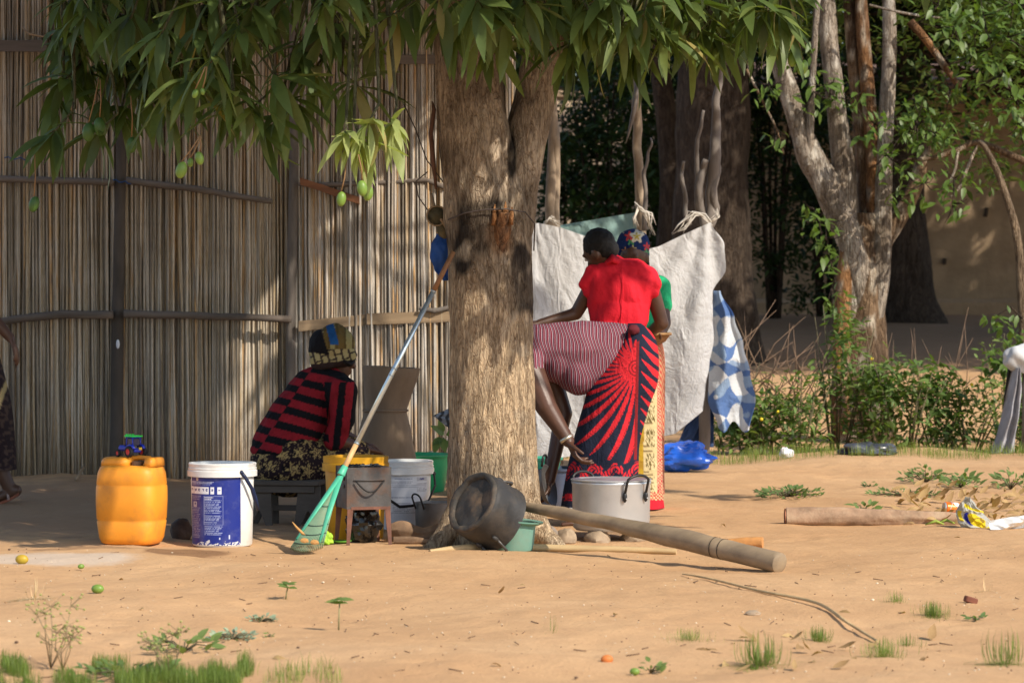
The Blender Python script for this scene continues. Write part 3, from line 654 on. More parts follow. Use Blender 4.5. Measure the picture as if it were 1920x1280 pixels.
# big shade trees behind the yard
def back_trees():
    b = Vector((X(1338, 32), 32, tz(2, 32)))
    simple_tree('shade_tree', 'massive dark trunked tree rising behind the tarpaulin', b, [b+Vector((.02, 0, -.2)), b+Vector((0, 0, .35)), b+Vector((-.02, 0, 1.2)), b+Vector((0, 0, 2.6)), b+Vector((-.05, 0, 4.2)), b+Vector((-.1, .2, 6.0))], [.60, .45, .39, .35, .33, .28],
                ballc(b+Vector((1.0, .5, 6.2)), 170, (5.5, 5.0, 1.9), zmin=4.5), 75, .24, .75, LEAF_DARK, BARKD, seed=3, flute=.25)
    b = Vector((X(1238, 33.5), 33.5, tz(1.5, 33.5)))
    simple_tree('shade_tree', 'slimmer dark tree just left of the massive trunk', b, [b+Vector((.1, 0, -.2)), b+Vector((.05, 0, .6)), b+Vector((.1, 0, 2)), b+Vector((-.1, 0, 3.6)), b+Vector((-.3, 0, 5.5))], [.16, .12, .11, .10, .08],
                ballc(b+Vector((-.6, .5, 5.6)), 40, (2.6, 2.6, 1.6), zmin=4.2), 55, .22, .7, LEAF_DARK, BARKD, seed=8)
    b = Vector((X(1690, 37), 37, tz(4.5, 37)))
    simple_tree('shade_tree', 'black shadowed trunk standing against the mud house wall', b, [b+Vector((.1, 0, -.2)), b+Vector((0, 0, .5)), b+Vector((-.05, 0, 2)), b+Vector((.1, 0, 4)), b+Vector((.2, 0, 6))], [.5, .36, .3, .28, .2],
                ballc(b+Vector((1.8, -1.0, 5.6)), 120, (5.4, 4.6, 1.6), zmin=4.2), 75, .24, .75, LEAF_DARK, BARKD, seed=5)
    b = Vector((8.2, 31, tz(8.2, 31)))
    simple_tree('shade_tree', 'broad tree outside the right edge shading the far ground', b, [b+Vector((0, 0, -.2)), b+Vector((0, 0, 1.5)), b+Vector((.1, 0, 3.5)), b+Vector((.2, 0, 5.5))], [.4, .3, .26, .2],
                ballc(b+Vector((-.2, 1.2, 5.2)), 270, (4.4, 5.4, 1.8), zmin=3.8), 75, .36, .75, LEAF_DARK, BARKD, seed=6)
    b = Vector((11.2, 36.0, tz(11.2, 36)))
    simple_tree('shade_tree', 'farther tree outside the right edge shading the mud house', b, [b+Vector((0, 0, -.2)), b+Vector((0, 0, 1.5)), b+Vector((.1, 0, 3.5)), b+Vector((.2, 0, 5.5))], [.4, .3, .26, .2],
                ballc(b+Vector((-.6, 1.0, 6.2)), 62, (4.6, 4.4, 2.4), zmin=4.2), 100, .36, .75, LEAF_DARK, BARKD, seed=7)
    # leafy bushes standing in front of the far wall
    for (px, dd, w, h, n, lab) in ((1062, 37, .8, 3.0, 34, 'leafy bush seen just right of the trunk fork before the bright wall'), (1135, 36, .9, 3.3, 60, 'loose leafy bush in front of the bright wall behind the tarpaulin'), (1235, 37.5, .9, 3.9, 60, 'dark leafy bush filling the gap left of the massive trunk'), (1450, 38, .9, 3.8, 60, 'dark evergreen bush just right of the massive trunk'),
                               (1545, 39, .8, 3.6, 44, 'dark evergreen bush behind the pale multi-stemmed tree')):
        b = Vector((X(px, dd), dd, tz(X(px, dd), dd)))
        t = thing('leafy_bush', lab, 'bush', b)
        cs = ballc(b+Vector((0, 0, h*.52)), n, (w, .6, h*.52)); P, Dr, N, S, C = clump_crown(cs, 95, .115, .34)
        link('crown', leaves_mesh('crown', LT_SIMPLE, P, Dr, N, S, C, WL[t]), LEAF_DARK, t, WL[t], kind='stuff')
        m = MB()
        for k in range(7): a = rnd(-.4, .4)*w; m.tube([b+Vector((a*.3, 0, -.05)), b+Vector((a*.7, rnd(-.2, .2), h*.4)), b+Vector((a*1.6, rnd(-.3, .3), h*.85))], [.03, .02, .008], 6)
        m.build('stem', BARKD, t)
    b = Vector((X(1830, 35), 35, tz(5, 35)))
    simple_tree('shade_tree', 'low hanging dark tree in front of the mud house roof', b, [b+Vector((.9, 0, -.2)), b+Vector((.9, 0, 1.2)), b+Vector((.7, 0, 2.4)), b+Vector((.4, 0, 3.6))], [.2, .16, .14, .1],
                ballc(b+Vector((-.6, 0, 4.0)), 130, (3.2, 1.2, 1.6), (.6, 1.1), zmin=2.7), 75, .17, .5, LEAF_DARK, BARKD, seed=9)
    # tall trees closing the view above the wall and fence
    for i, (px, dd, w) in enumerate(((840, 52, 5.6), (1150, 50, 3.0), (1420, 51, 3.2), (1700, 50, 3.2), (2000, 51, 3.4))):
        b = Vector((X(px, dd), dd, tz(X(px, dd), dd)))
        simple_tree('distant_tree', ['dark distant tree behind the trunk fork', 'dark distant tree above the pale boundary wall', 'dark distant tree right of the massive trunk', 'dark distant tree above the mud house', 'dark distant tree beyond the right end of the mud house'][i], b,
                    [b, b+Vector((0, 0, 2)), b+Vector((.1, 0, 4))], [.3, .25, .2], ballc(b+Vector((0, 0, 5.0)), 70, (w, 1.6, 3.6), (.8, 1.4)), 42, .34, .8, LEAF_DARK, BARKD, LT_TINY, 'distant trees closing the view')
back_trees()
# ---------------------------------------------------------------- pale multi-stemmed tree on the right
def stem_tree():
    d = 24.5; base = Vector((X(1622, d), d, tz(X(1622, d), d)))
    t = thing('multi_stemmed_tree', 'pale lichen-spotted tree with many upright stems beyond the yard', 'tree', base)
    def bk(c0, c1, c2):
        def f(p):
            a = ns(p.x*5, p.y*5, p.z*1.6); b = ns(p.x*14+3, p.y*14, p.z*7); c = Vector(c0).lerp(Vector(c1), min(1, max(0, .5+1.3*a)))
            if b > .18: c = c.lerp(Vector(c2), min(1, (b-.18)*4))
            return c
        return f
    grey = bk((.20, .165, .13), (.38, .335, .285), (.52, .49, .44)); brown = bk((.10, .068, .045), (.23, .155, .095), (.42, .37, .30)); warm = bk((.14, .08, .045), (.31, .165, .075), (.36, .31, .25))
    def st(name, pts, rpx, col, dd=0, seg=22, rings=70, amp=.13, fl=0):
        m = MB(); trunk_mesh(m, [W(a, b, d+dd) for a, b in pts], [.86*r*d/FPX for r in rpx], seg, rings, amp, .8, random.random()*20, col, fl, .6); return m.build(name, BARK2, t, col=True)
    st('trunk', [(1625, 880), (1625, 800), (1622, 690), (1618, 570), (1618, 470), (1622, 400)], [66, 58, 50, 46, 44, 36], brown, 0, 60, 120, .12, .5)
    st('stem', [(1606, 660), (1598, 520), (1590, 400), (1580, 300), (1568, 200), (1556, 90), (1546, -40)], [14, 26, 24, 23, 22, 20, 17], grey, -.06)
    st('stem', [(1630, 660), (1632, 500), (1626, 380), (1618, 260), (1604, 140), (1590, -30)], [10, 22, 20, 18, 16, 14], brown, .05)
    st('stem', [(1634, 660), (1640, 500), (1640, 380), (1636, 280), (1628, 180), (1618, 60), (1612, -30)], [10, 20, 18, 17, 16, 15, 12], warm, -.03)
    st('stem', [(1636, 660), (1650, 500), (1654, 380), (1658, 280), (1664, 180), (1668, 60), (1664, -30)], [10, 24, 22, 18, 16, 15, 13], grey, -.05)
    st('stem', [(1618, 620), (1604, 480), (1556, 360), (1520, 295), (1500, 240), (1482, 180), (1462, 120), (1440, 60), (1425, 0)], [12, 32, 31, 30, 24, 22, 19, 15, 12], grey, -.08)
    st('stem', [(1518, 310), (1520, 220), (1524, 140), (1530, 40), (1536, -40)], [8, 8, 7.5, 7, 6], grey, -.16, 12, 40)
    st('stem', [(1630, 600), (1650, 470), (1680, 420), (1712, 360), (1730, 300), (1742, 250)], [10, 22, 19, 17, 14, 10], brown, .05, 16, 50)
    st('stem', [(1620, 880), (1590, 860), (1576, 800), (1580, 600), (1590, 460), (1592, 380)], [30, 26, 22, 20, 18, 6], warm, -.1, 18, 60)
    st('branch', [(1706, 40), (1740, 80), (1768, 120), (1800, 165)], [10, 9, 8, 5], warm, -.2, 10, 30)
    st('branch', [(1690, 300), (1752, 296), (1792, 282), (1832, 268), (1880, 285), (1960, 320)], [4, 5, 6, 7, 8, 9], brown, -.4, 9, 30)
    st('branch', [(1833, 270), (1812, 320), (1800, 350), (1780, 372)], [4, 4, 3, 2], grey, -.4, 7, 20)
    st('branch', [(1796, 284), (1790, 320), (1775, 350)], [3.5, 3, 2], grey, -.4, 7, 20)
    st('branch', [(1400, 130), (1430, 190), (1455, 240), (1470, 290)], [3, 3, 2.5, 2], brown, -.2, 7, 20)
    st('branch', [(1630, 10), (1690, 24), (1740, 32), (1765, 34)], [3, 3, 3, 2], grey, -.4, 7, 20)
    # leaves: sprays on the twigs (each large leaf its own piece) and the dark mass of the crown
    sp = [(1438, 168, .16, 16, -.3), (1455, 262, .10, 8, -.3), (1525, 182, .18, 26, -.4), (1560, 165, .16, 20, -.3), (1600, 190, .16, 22, -.3), (1640, 242, .16, 26, -.5), (1662, 300, .16, 24, -.5), (1690, 262, .20, 34, -.5), (1720, 235, .18, 30, -.5), (1755, 258, .18, 30, -.5), (1700, 330, .16, 22, -.5), (1680, 372, .12, 14, -.5), (1735, 352, .16, 22, -.5), (1790, 345, .16, 20, -.5), (1788, 392, .13, 16, -.5), (1782, 178, .14, 18, -.5), (1712, 195, .12, 14, -.5),
          (1790, 60, .26, 40, -.6), (1845, 40, .26, 44, -.6), (1890, 80, .26, 44, -.6), (1830, 110, .24, 36, -.6), (1880, 150, .24, 36, -.6), (1905, 20, .26, 40, -.6), (1760, 20, .22, 30, -.6), (1905, 195, .16, 22, -.6), (1912, 240, .12, 14, -.6), (1535, 420, .16, 22, -.35), (1525, 400, .12, 12, -.35), (1550, 455, .16, 22, -.35), (1558, 500, .12, 14, -.35), (1560, 550, .12, 12, -.3), (1500, 100, .14, 14, -.4)]
    big = []; P = []; Dr = []; N = []; S = []; C = []
    tw = MB()
    for (px, py, r, n, dd) in sp:
        c = W(px, py, d+dd)
        for k in range(6):
            e = c+rvec()*r; tw.tube([c+Vector((0, .02, .04)), c.lerp(e, .5), e], [.006, .004, .002], 4)
        for k in range(n):
            v = rvec()*r*(random.random()**.5); q = rvec(); q.z -= .45
            big.append((n*rnd(.5, 1), c+v, q, Vector((rnd(-.3, .6), rnd(-.9, -.1), 1)), .105*rnd(.7, 1.25)))
    tw.build('twigs', BARKD, t, kind='stuff')
    big.sort(key=lambda q: -q[0]); me = [tmpl_mesh('leaf', leaf_template(4, w, dr, .2, .85), LEAF_SMALL) for w, dr in ((.42, .3), (.36, .5), (.46, .2))]
    for (s, p, q, n, sz) in big[:300]: place_leaf('leaf', random.choice(me), t, p, q, n, sz)
    for (s, p, q, n, sz) in big[300:]: P.append(p); Dr.append(q); N.append(n); S.append(sz); C.append((1, 1, 1))
    cs = []
    for k in range(120):
        px = rnd(1400, 1960); py = rnd(-260, 70 if px < 1600 else 170 if px < 1690 else 330)
        if 1500 < px < 1680 and py > 90: continue
        cs.append((W(px, py, d+rnd(-.1, 1.6)), rnd(.7, 1.2)))
    p2, d2, n2, s2, c2 = clump_crown(cs, 75, .10, .32)
    c2 *= .6
    me = leaves_mesh('crown', LT_SIMPLE, np.concatenate([np.array(P), p2]), np.concatenate([np.array(Dr), d2]), np.concatenate([np.array(N), n2]), np.concatenate([np.array(S), s2]), np.concatenate([np.array(C), c2]), WL[t])
    link('crown', me, LEAF_SMALL, t, WL[t], kind='stuff')
stem_tree()
def right_edge_tree():
    d = 23.2; b = Vector((X(1922, d), d, tz(X(1922, d), d)))
    t = thing('slender_tree', 'slender crooked tree leaning in at the right edge', 'tree', b)
    m = MB(); trunk_mesh(m, [b, W(1921, 700, d), W(1916, 560, d), W(1908, 450, d), W(1884, 360, d), W(1852, 285, d), W(1835, 265, d)], [.045, .04, .034, .03, .026, .022, .012], 16, 60, .14, .8, 4, lambda p: (.19, .145, .10)); m.build('trunk', BARK2, t, col=True)
    lm = [tmpl_mesh('leaf', leaf_template(4, .42, .3, .2, .85), LEAF_SMALL)]
    tw = MB(); tw.tube([W(1920, 600, d), W(1895, 575, d-.2), W(1868, 592, d-.2)], [.008, .006, .003], 5); tw.tube([W(1922, 660, d), W(1890, 675, d-.2), W(1858, 700, d-.2)], [.008, .006, .003], 5); tw.build('twigs', BARKD, t, kind='stuff')
    for (px, py, n, r) in ((1875, 600, 14, .12), (1900, 612, 14, .12), (1880, 680, 26, .15), (1900, 660, 22, .14), (1866, 692, 14, .1), (1905, 690, 16, .12), (1915, 640, 10, .1)):
        for k in range(n):
            q = rvec(); q.z -= .3; place_leaf('leaf', lm[0], t, W(px, py, d-.28)+rvec()*r*random.random()**.5, q, Vector((.4, -.6, 1)), .10*rnd(.7, 1.2))
    # grey cloth hung over a stump beside it
    d = 22.5; g = thing('hung_cloth', 'long grey cloth draped over a stump at the right edge', 'cloth', G(1868, d))
    def cf(u, v):
        xl = [1898, 1888, 1880, 1868, 1848]; xr = [1912, 1916, 1912, 1906, 1900]; k = v*4; i = min(3, int(k)); f = k-i
        px = lerp(lerp(xl[i], xl[i+1], f), lerp(xr[i], xr[i+1], f), u); p = W(px, lerp(690, 868, v), d)
        p.y += .05*math.sin(u*13+v*2)+.03*ns(u*6, v*5, 1)-.10*math.sin(math.pi*u); p.z = max(p.z, tz(p.x, p.y)+.004); return p
    CL = M('grey_cloth', (.33, .33, .36), .9, .3, 12, .4, 120)
    MB().grid(cf, 24, 40).build('drape', CL, g)
    MB().tube([G(1880, d+.1), W(1893, 760, d+.1), W(1900, 690, d+.1)], [.05, .045, .04], 9).build('stump', BARKD, g)
    h = thing('white_cloth', 'white cloth bundled over the post at the right edge', 'cloth', W(1920, 690, d))
    def wf(u, v):
        a = 2*math.pi*u; th = math.pi*v; r = Vector((math.sin(th)*math.cos(a)*.16, math.sin(th)*math.sin(a)*.10, math.cos(th)*.10))
        return W(1925, 672, d)+r*(1+.25*ns(r.x*14, r.y*14, r.z*14))
    MB().grid(wf, 36, 24).build('folded_cloth', M('white_cloth_material', (.52, .53, .54), .9, .15, 12, .4, 90), h)
    MB().tube([G(1925, d+.02), W(1925, 680, d+.02)], [.035, .03], 8).build('post', OLDWOOD, h)
right_edge_tree()

# ---------------------------------------------------------------- shrubs and weeds along the edge of the yard
LT_GRASS = leaf_template(4, .032, 1.1, 0, 1.0)
def shrub(px, d, w, h, n, lab, size=.07, mat=None, flowers=0, name='shrub', lean=0, group=None):
    w *= rnd(.6, 1.0); h *= rnd(.6, 1.3); d += rnd(-.3, .5)
    b = G(px, d); t = thing(name, lab, 'shrub', b, group)
    cs = []; st = MB()
    for k in range(max(5, n//5)):
        a = Vector((rnd(-1.2*w, 1.2*w), rnd(-.35, .35)*w*1.2, h*rnd(.5, 1.1))); st.tube([b+Vector((a.x*.25, a.y*.25, -.02)), b+Vector((a.x*.6, a.y*.6, a.z*.5)), b+a], [.008, .006, .003], 5)
    for k in range(n):
        u = random.random()**.8; q = rnd(-1, 1); cs.append((b+Vector((q*w*(1-.35*u), rnd(-.5, .5)*w, h*u*(1-.3*q*q)+.02)), rnd(.6, 1.2)))
    st.build('stems', M('green_stem', (.11, .095, .05), .8), t)
    P, Dr, N, S, C = clump_crown(cs, 17, size*rnd(.85, 1.25), .16, droop=.0); keep = P[:, 2] > b.z
    link('leaves', leaves_mesh('leaves', LT_SIMPLE, P[keep], Dr[keep], N[keep], S[keep], C[keep], WL[t]), mat or LEAF_WEED, t, WL[t], kind='stuff')
    ym = M('yellow_petal', (.75, .55, .03), .6, .1)
    for k in range(flowers//2):
        c = random.choice(cs)[0]+Vector((rnd(-.1, .1), -.14, rnd(0, .12))); MB().ell(c, (.014, .014, .012), seg=7, rings=5).build('flower', ym, t)
    return t
for (px, d, w, h, n, fl, lab) in ((1395, 22.9, .30, .50, 34, 2, 'leafy green weed clump right of the blue striped sack'), (1440, 23.0, .30, .42, 30, 2, 'low green weed clump behind the small white scrap'), (1500, 23.3, .32, .62, 36, 3, 'dark green shrub at the left foot of the multi-stemmed tree'), (1570, 23.6, .32, .80, 40, 2, 'taller shrub in front of the multi-stemmed tree base'),
                               (1640, 23.4, .30, .66, 36, 2, 'shrub growing right of the multi-stemmed trunk'), (1700, 23.2, .30, .60, 36, 3, 'green shrub behind the dark plastic heap'), (1760, 23.3, .32, .72, 38, 3, 'upright weedy shrub midway between trunk and grey cloth'), (1815, 23.2, .30, .70, 36, 2, 'weedy shrub just left of the grey cloth'),
                               (1885, 23.8, .30, .62, 34, 2, 'shrub behind the grey hanging cloth'), (1930, 22.9, .26, .55, 28, 2, 'shrub cut by the right edge of the picture'), (1360, 24.2, .30, .60, 30, 1, 'dark weeds behind the blue striped sack'), (1030, 22.4, .26, .55, 22, 3, 'light green weeds seen between the trunk and the bending woman')):
    shrub(px, d, w, h, n, lab, flowers=fl)
def twiggy():
    d = 24.3; b = G(1450, d); t = thing('bare_bush', 'tangled leafless brown bush beneath the massive trunk', 'bush', b); m = MB()
    for k in range(85):
        a = b+Vector((rnd(-.45, .35), rnd(-.3, .3), rnd(0, .5))); q = Vector((rnd(-.7, .7), rnd(-.4, .4), rnd(.25, 1))).normalized()*rnd(.3, .75)
        m.tube([a, a+q*.5+rvec()*.06, a+q+rvec()*.1], [.005, .004, .0015], 4)
    m.build('twigs', M('dry_twig', (.20, .13, .085), .9, .3), t)
    b = G(1720, 24.2); t = thing('bare_bush', 'sparse dry twigs standing right of the multi-stemmed trunk', 'bush', b); m = MB()
    for k in range(40):
        a = b+Vector((rnd(-.5, .5), rnd(-.2, .2), rnd(0, .3))); q = Vector((rnd(-.5, .6), rnd(-.3, .3), rnd(.5, 1))).normalized()*rnd(.3, .8); m.tube([a, a+q*.5+rvec()*.05, a+q+rvec()*.08], [.004, .003, .0015], 4)
    m.build('twigs', M('dry_twig'), t)
twiggy()
def blades(n, fx, hgt, spread=.5):
    P = []; Dr = []; N = []; S = []; C = []
    for k in range(n):
        p = fx(); x, y = p[0], p[1]; P.append((x, y, tz(x, y)-.004)); a = rnd(0, 6.283); q = p[2] if len(p) > 2 else 0.0
        if len(p) > 3: a = p[3]+rnd(-.7, .7)
        sp = spread*rnd(.3, 1.5)*(1+1.3*q); dv = Vector((math.cos(a)*sp, math.sin(a)*sp, 1)); Dr.append(dv); N.append(Vector((math.cos(a), math.sin(a), .6))); S.append(hgt*rnd(.3, 1.25)*(1-.35*q))
        g = rnd(.7, 1.3); y_ = rnd(0, 1); C.append((g*(1.0+.5*y_), g*(1.0+.18*y_), g*.9))
    return [np.array(q) for q in (P, Dr, N, S, C)]
LEAF_GRASS = leafmat('grass_blade', (.085, .155, .03), (.16, .235, .06), .55, .35)
LEAF_DRY = leafmat('dry_grass_blade', (.40, .34, .24), (.52, .46, .34), .8, .2)
def grass_obj(name, n, fx, h, label, cat, mat=None, kind=None, spread=.5, group=None):
    a = blades(n, fx, h, spread); c = a[0].mean(0); org = Vector((c[0], c[1], a[0][:, 2].min()))
    if kind is None:
        t = thing(name, label, cat, org, group); link('blades', leaves_mesh('blades', LT_GRASS, *a, org), mat or LEAF_GRASS, t, org, kind='stuff'); return t
    return link(name, leaves_mesh(name, LT_GRASS, *a, org), mat or LEAF_GRASS, None, org, label, cat, group, kind)
def disc(px, py, rx, ry):
    d = D(py); cx = X(px, d)
    def f():
        r = abs(random.gauss(0, .45)); a = rnd(0, 6.283); return cx+math.cos(a)*r*rx, d+math.sin(a)*r*ry, min(1, r), a
    return f
def strip(px0, px1, d0, d1, p=1.0):
    def f():
        while True:
            x = rnd(px0, px1); d = rnd(d0, d1)
            if ns(x*.018, d*2.5, 5)-.25*abs((d-d0)/(d1-d0)-.3)*2 > -.22*p: return X(x, d), d
    return f
grass_obj('verge_grass', 3400, strip(1240, 1960, 21.7, 22.9), .085, 'short green grass along the far edge of the yard', 'grass', kind='stuff', spread=.7)
grass_obj('foreground_grass', 12000, strip(-40, 470, 9.5, 10.15, .5), .055, 'bright green grass along the bottom left edge', 'grass', kind='stuff', spread=1.5)
grass_obj('foreground_grass', 380, strip(430, 640, 9.5, 9.9), .06, 'thin green grass trailing off at the bottom of the picture', 'grass', kind='stuff', spread=.7)
for (px, py, rx, ry, n, h, lab) in ((1750, 1150, .075, .12, 330, .06, 'roundest green grass tuft on the right foreground sand'), (1680, 1128, .05, .08, 130, .05, 'small grass tuft left of the round tuft'), (1535, 1195, .05, .10, 200, .06, 'leaning grass tuft beside the tip of the long dry reed'), (1290, 1205, .09, .12, 190, .05, 'thin yellowish grass tuft below the long dry reed'), (1425, 1250, .08, .12, 150, .11, 'broad bladed grass tuft among the fallen leaves at bottom right'),
                                  (1655, 1235, .10, .13, 210, .07, 'grass tuft at the bottom edge below the reed tip'), (1700, 1200, .08, .1, 120, .05, 'flat pale grass tuft just below the round tuft'), (1885, 1250, .07, .1, 90, .12, 'tall sparse grass tuft in the bottom right corner'), (1033, 1195, .012, .02, 14, .09, 'lone thin grass sprout in the middle foreground sand')):
    grass_obj('grass_tuft', int(n*3.4), disc(px, py, rx*1.5, ry*1.3), h*.95, lab, 'grass tuft', spread=1.9, group='grass tufts on the sand')
for (px, py, rx, ry, n, h, lab) in ((65, 1130, .16, .10, 900, .085, 'heap of dry straw lying on the left foreground sand'), (1848, 1104, .08, .07, 420, .07, 'small fan of dry straw on the right sand'), (855, 1215, .05, .03, 20, .06, 'few dry straws lying in the middle foreground')):
    grass_obj('dry_straw', n, disc(px, py, rx, ry), h, lab, 'straw', LEAF_DRY, spread=4.0)
def weed(px, py, lab, n=30, rx=.1, ry=.07, size=.05, h=.05, mat=None, stems=True, name='weed'):
    d = D(py); b = G(px, d); t = thing(name, lab, 'plant', b)
    P = []; Dr = []; N = []; S = []; C = []; m = MB()
    for k in range(n):
        a = rnd(0, 6.283); r = math.sqrt(random.random()); p = b+Vector((math.cos(a)*r*rx, math.sin(a)*r*ry, 0)); p.z = tz(p.x, p.y)+h*rnd(.05, 1.3)*(1-.5*r)
        P.append(p); Dr.append(Vector((math.cos(a), math.sin(a), rnd(.0, 1.3)))); N.append(Vector((rnd(-.2, .6), rnd(-1.0, -.2), 1))); S.append(size*rnd(.6, 1.2)); g = rnd(.75, 1.25); C.append((g, g, g))
        if stems and k % 3 == 0: m.tube([b, b.lerp(p, .5)+Vector((0, 0, h*.3)), p], [.003, .0025, .0015], 4)
    if not m.v: m.tube([b, b+Vector((0, 0, h))], .003, 4)
    m.build('stems', M('green_stem'), t)
    link('leaves', leaves_mesh('leaves', leaf_template(3, .5, .3, .2, .8), *[np.array(q) for q in (P, Dr, N, S, C)], WL[t]), mat or LEAF_WEED, t, WL[t], kind='stuff')
GREYW = leafmat('grey_green_leaf', (.17, .23, .14), (.27, .33, .22), .7, .15)
weed(345, 1215, 'sprawling round leaved weed near the bottom left', 34, .11, .10, .05, .05)
weed(436, 1198, 'grey green lacy weed right of the sprawling weed', 90, .075, .08, .022, .03, GREYW)
weed(492, 1160, 'small grey green weed above the lacy one', 45, .05, .06, .02, .02, GREYW)
weed(240, 1262, 'round leaved weed mixed in the bottom left grass', 60, .16, .12, .038, .05)
weed(1480, 935, 'spreading green weed behind the left end of the fallen log', 150, .19, .30, .040, .045)
weed(1620, 965, 'small weed growing in front of the fallen log', 18, .06, .06, .06, .07)
weed(1735, 900, 'leafy weed on the sand bank at right', 80, .17, .26, .05, .09)
weed(1690, 930, 'low creeping weed behind the fallen log', 80, .2, .25, .036, .035)
weed(1800, 915, 'weed growing behind the orange can', 60, .12, .2, .06, .09)
weed(1895, 915, 'weed by the dry leaves at the right edge', 46, .1, .2, .06, .1)
weed(1630, 908, 'tiny weed on the far sand', 16, .04, .06, .035, .03)
weed(1830, 1157, 'flat little green plant on the right sand', 14, .035, .04, .03, .015)
weed(505, 1193, 'tiny green sprout left of the lacy weed', 7, .015, .02, .02, .02)
weed(1220, 1258, 'small weed beside the yellow green fruit', 16, .04, .04, .03, .03)
def sapling(px, py, h, lab, lean):
    d = D(py); b = G(px, d); t = thing('seedling', lab, 'plant', b); top = b+Vector((lean, 0, h))
    MB().tube([b, b.lerp(top, .5)+Vector((-lean*.2, 0, 0)), top], [.0035, .003, .0025], 5).build('stem', M('seedling_stem', (.30, .27, .13), .8), t)
    me = tmpl_mesh('leaf', leaf_template(4, .5, .4, .2, .8), LEAF_WEED)
    for k in range(8):
        a = k*.8+rnd(-.2, .2); o = top+Vector((0, 0, -.012*(k//4))); place_leaf('leaf', me, t, o, Vector((math.cos(a), math.sin(a)*.8, rnd(.1, .6))), Vector((0, -.5, 1)), rnd(.035, .055))
sapling(536, 1122, .055, 'tiny seedling with forked leaves left of the taller one', .01); sapling(635, 1175, .105, 'taller long stemmed seedling on the foreground sand', .004)
def umbel(px, py, h, lab):
    d = D(py); b = G(px, d); t = thing('flowering_weed', lab, 'plant', b); m = MB(); hd = MB()
    for k in range(5):
        a = Vector((rnd(-.55, .35)*h, rnd(-.1, .1), h*rnd(.6, 1.05))); e = b+a; m.tube([b, b+a*.5+Vector((rnd(-.02, .02), 0, .01)), e], [.0022, .002, .0014], 4)
        for j in range(9):
            f = e+Vector((rnd(-.045, .045), rnd(-.03, .03), rnd(-.02, .04))); m.tube([e, f], .0012, 3, False); hd.ell(f, (.005, .005, .004), seg=5, rings=4)
    m.build('stems', M('umbel_stem', (.30, .22, .12), .8), t); hd.build('seed_heads', M('umbel_head', (.30, .31, .10), .8), t, kind='stuff')
umbel(95, 1245, .19, 'spindly flowering weed at the bottom left corner'); umbel(118, 1248, .12, 'shorter flowering weed beside the spindly one'); umbel(318, 1262, .14, 'thin flowering weed rising behind the bottom grass')
# fallen leaves: bottom right scatter and heap by the wrapper
DRYLEAF = leafmat('fallen_leaf', (.22, .12, .05), (.46, .32, .14), .75, .15)
dl = [tmpl_mesh('fallen_leaf', leaf_template(5, w, dr, .45, .9, .02), DRYLEAF) for w, dr in ((.3, .8), (.36, -.7), (.28, 1.2))]
def fallen(px, py, s, lab, grp, up=0.0):
    p = G(px, D(py), .006+rnd(0, up)); a = rnd(0, 6.283); dv = Vector((math.cos(a), math.sin(a), rnd(-.05, .3)+up*6*rnd(0, 1))).normalized(); n = Vector((rnd(-.5, .8), rnd(-1.3, .0), 1))
    n = (n-dv*n.dot(dv)).normalized(); b = n.cross(dv); o = bpy.data.objects.new('fallen_leaf', random.choice(dl)); COL.objects.link(o)
    o.matrix_world = Matrix.Translation(p) @ Matrix((dv, b, n)).transposed().to_4x4() @ Matrix.Scale(s, 4); tag(o, lab, 'leaf', grp)
for (px, py) in ((1320, 1222), (1385, 1200), (1372, 1212), (1420, 1205), (1465, 1190), (1480, 1200), (1500, 1212), (1520, 1222), (1545, 1230), (1360, 1245), (1380, 1262), (1330, 1225), (1600, 1240), (1640, 1240), (1690, 1147), (1745, 1190), (1595, 1147), (1625, 1205), (1755, 1218), (1530, 1250), (1490, 1262), (1450, 1235), (1560, 1262), (1570, 1215), (1740, 1240)):
    fallen(px, py, rnd(.05, .10), 'curled brown fallen leaf in the bottom right scatter', 'fallen leaves at bottom right')
for k in range(130): fallen(rnd(1690, 1935), rnd(922, 985), rnd(.06, .13), 'dry curled leaf in the heap around the wrapper at right', 'dry leaves heaped at right', .05)
for (px, py, lab) in ((1155, 1164, 'dark curled leaf alone right of centre foreground'), (935, 1117, 'small dark leaf just below the trunk on the sand'), (985, 1098, 'tiny dark leaf on the sand below the pots'), (270, 1151, 'yellowish leaf on the left foreground sand'), (225, 1086, 'pale yellow leaf scrap below the jerrycan'), (510, 1237, 'orange brown leaf near the bottom edge at left'), (920, 1256, 'dark seed husk near the bottom edge'), (1790, 1012, 'black charred scrap on the right sand'), (1352, 988, 'small brown leaf right of the silver pot')):
    fallen(px, py, .055, lab, None)
# pebbles and crumbs: nobody could count them
def crumbs():
    m = MB()
    for k in range(900):
        px = rnd(-20, 1940); py = 1035+245*random.random()**1.2; d = D(py); s = rnd(.002, .0045)*(1.8 if random.random() < .04 else 1)
        g = random.random(); c = (.62, .52, .38) if g < .4 else (.13, .08, .05) if g < .8 else (.34, .2, .1)
        m.ell(G(px, d, .001), (s, s*rnd(.6, 1.2), s*.6), seg=5, rings=3, col=c)
    for k in range(90):
        px = rnd(-20, 1940); py = 1035+245*random.random(); p = G(px, D(py), .003); a = rnd(0, 3.14); l = rnd(.015, .05); m.tube([p, p+Vector((math.cos(a)*l, math.sin(a)*l, .004))], .002, 4, col=(.17, .105, .06))
    m.build('sand_crumbs', M('crumbs', attr=True, rough=.9, var=.2), None, col=True, kind='stuff', label='scattered grit, chips and twigs on the sand', cat='grit')
crumbs()

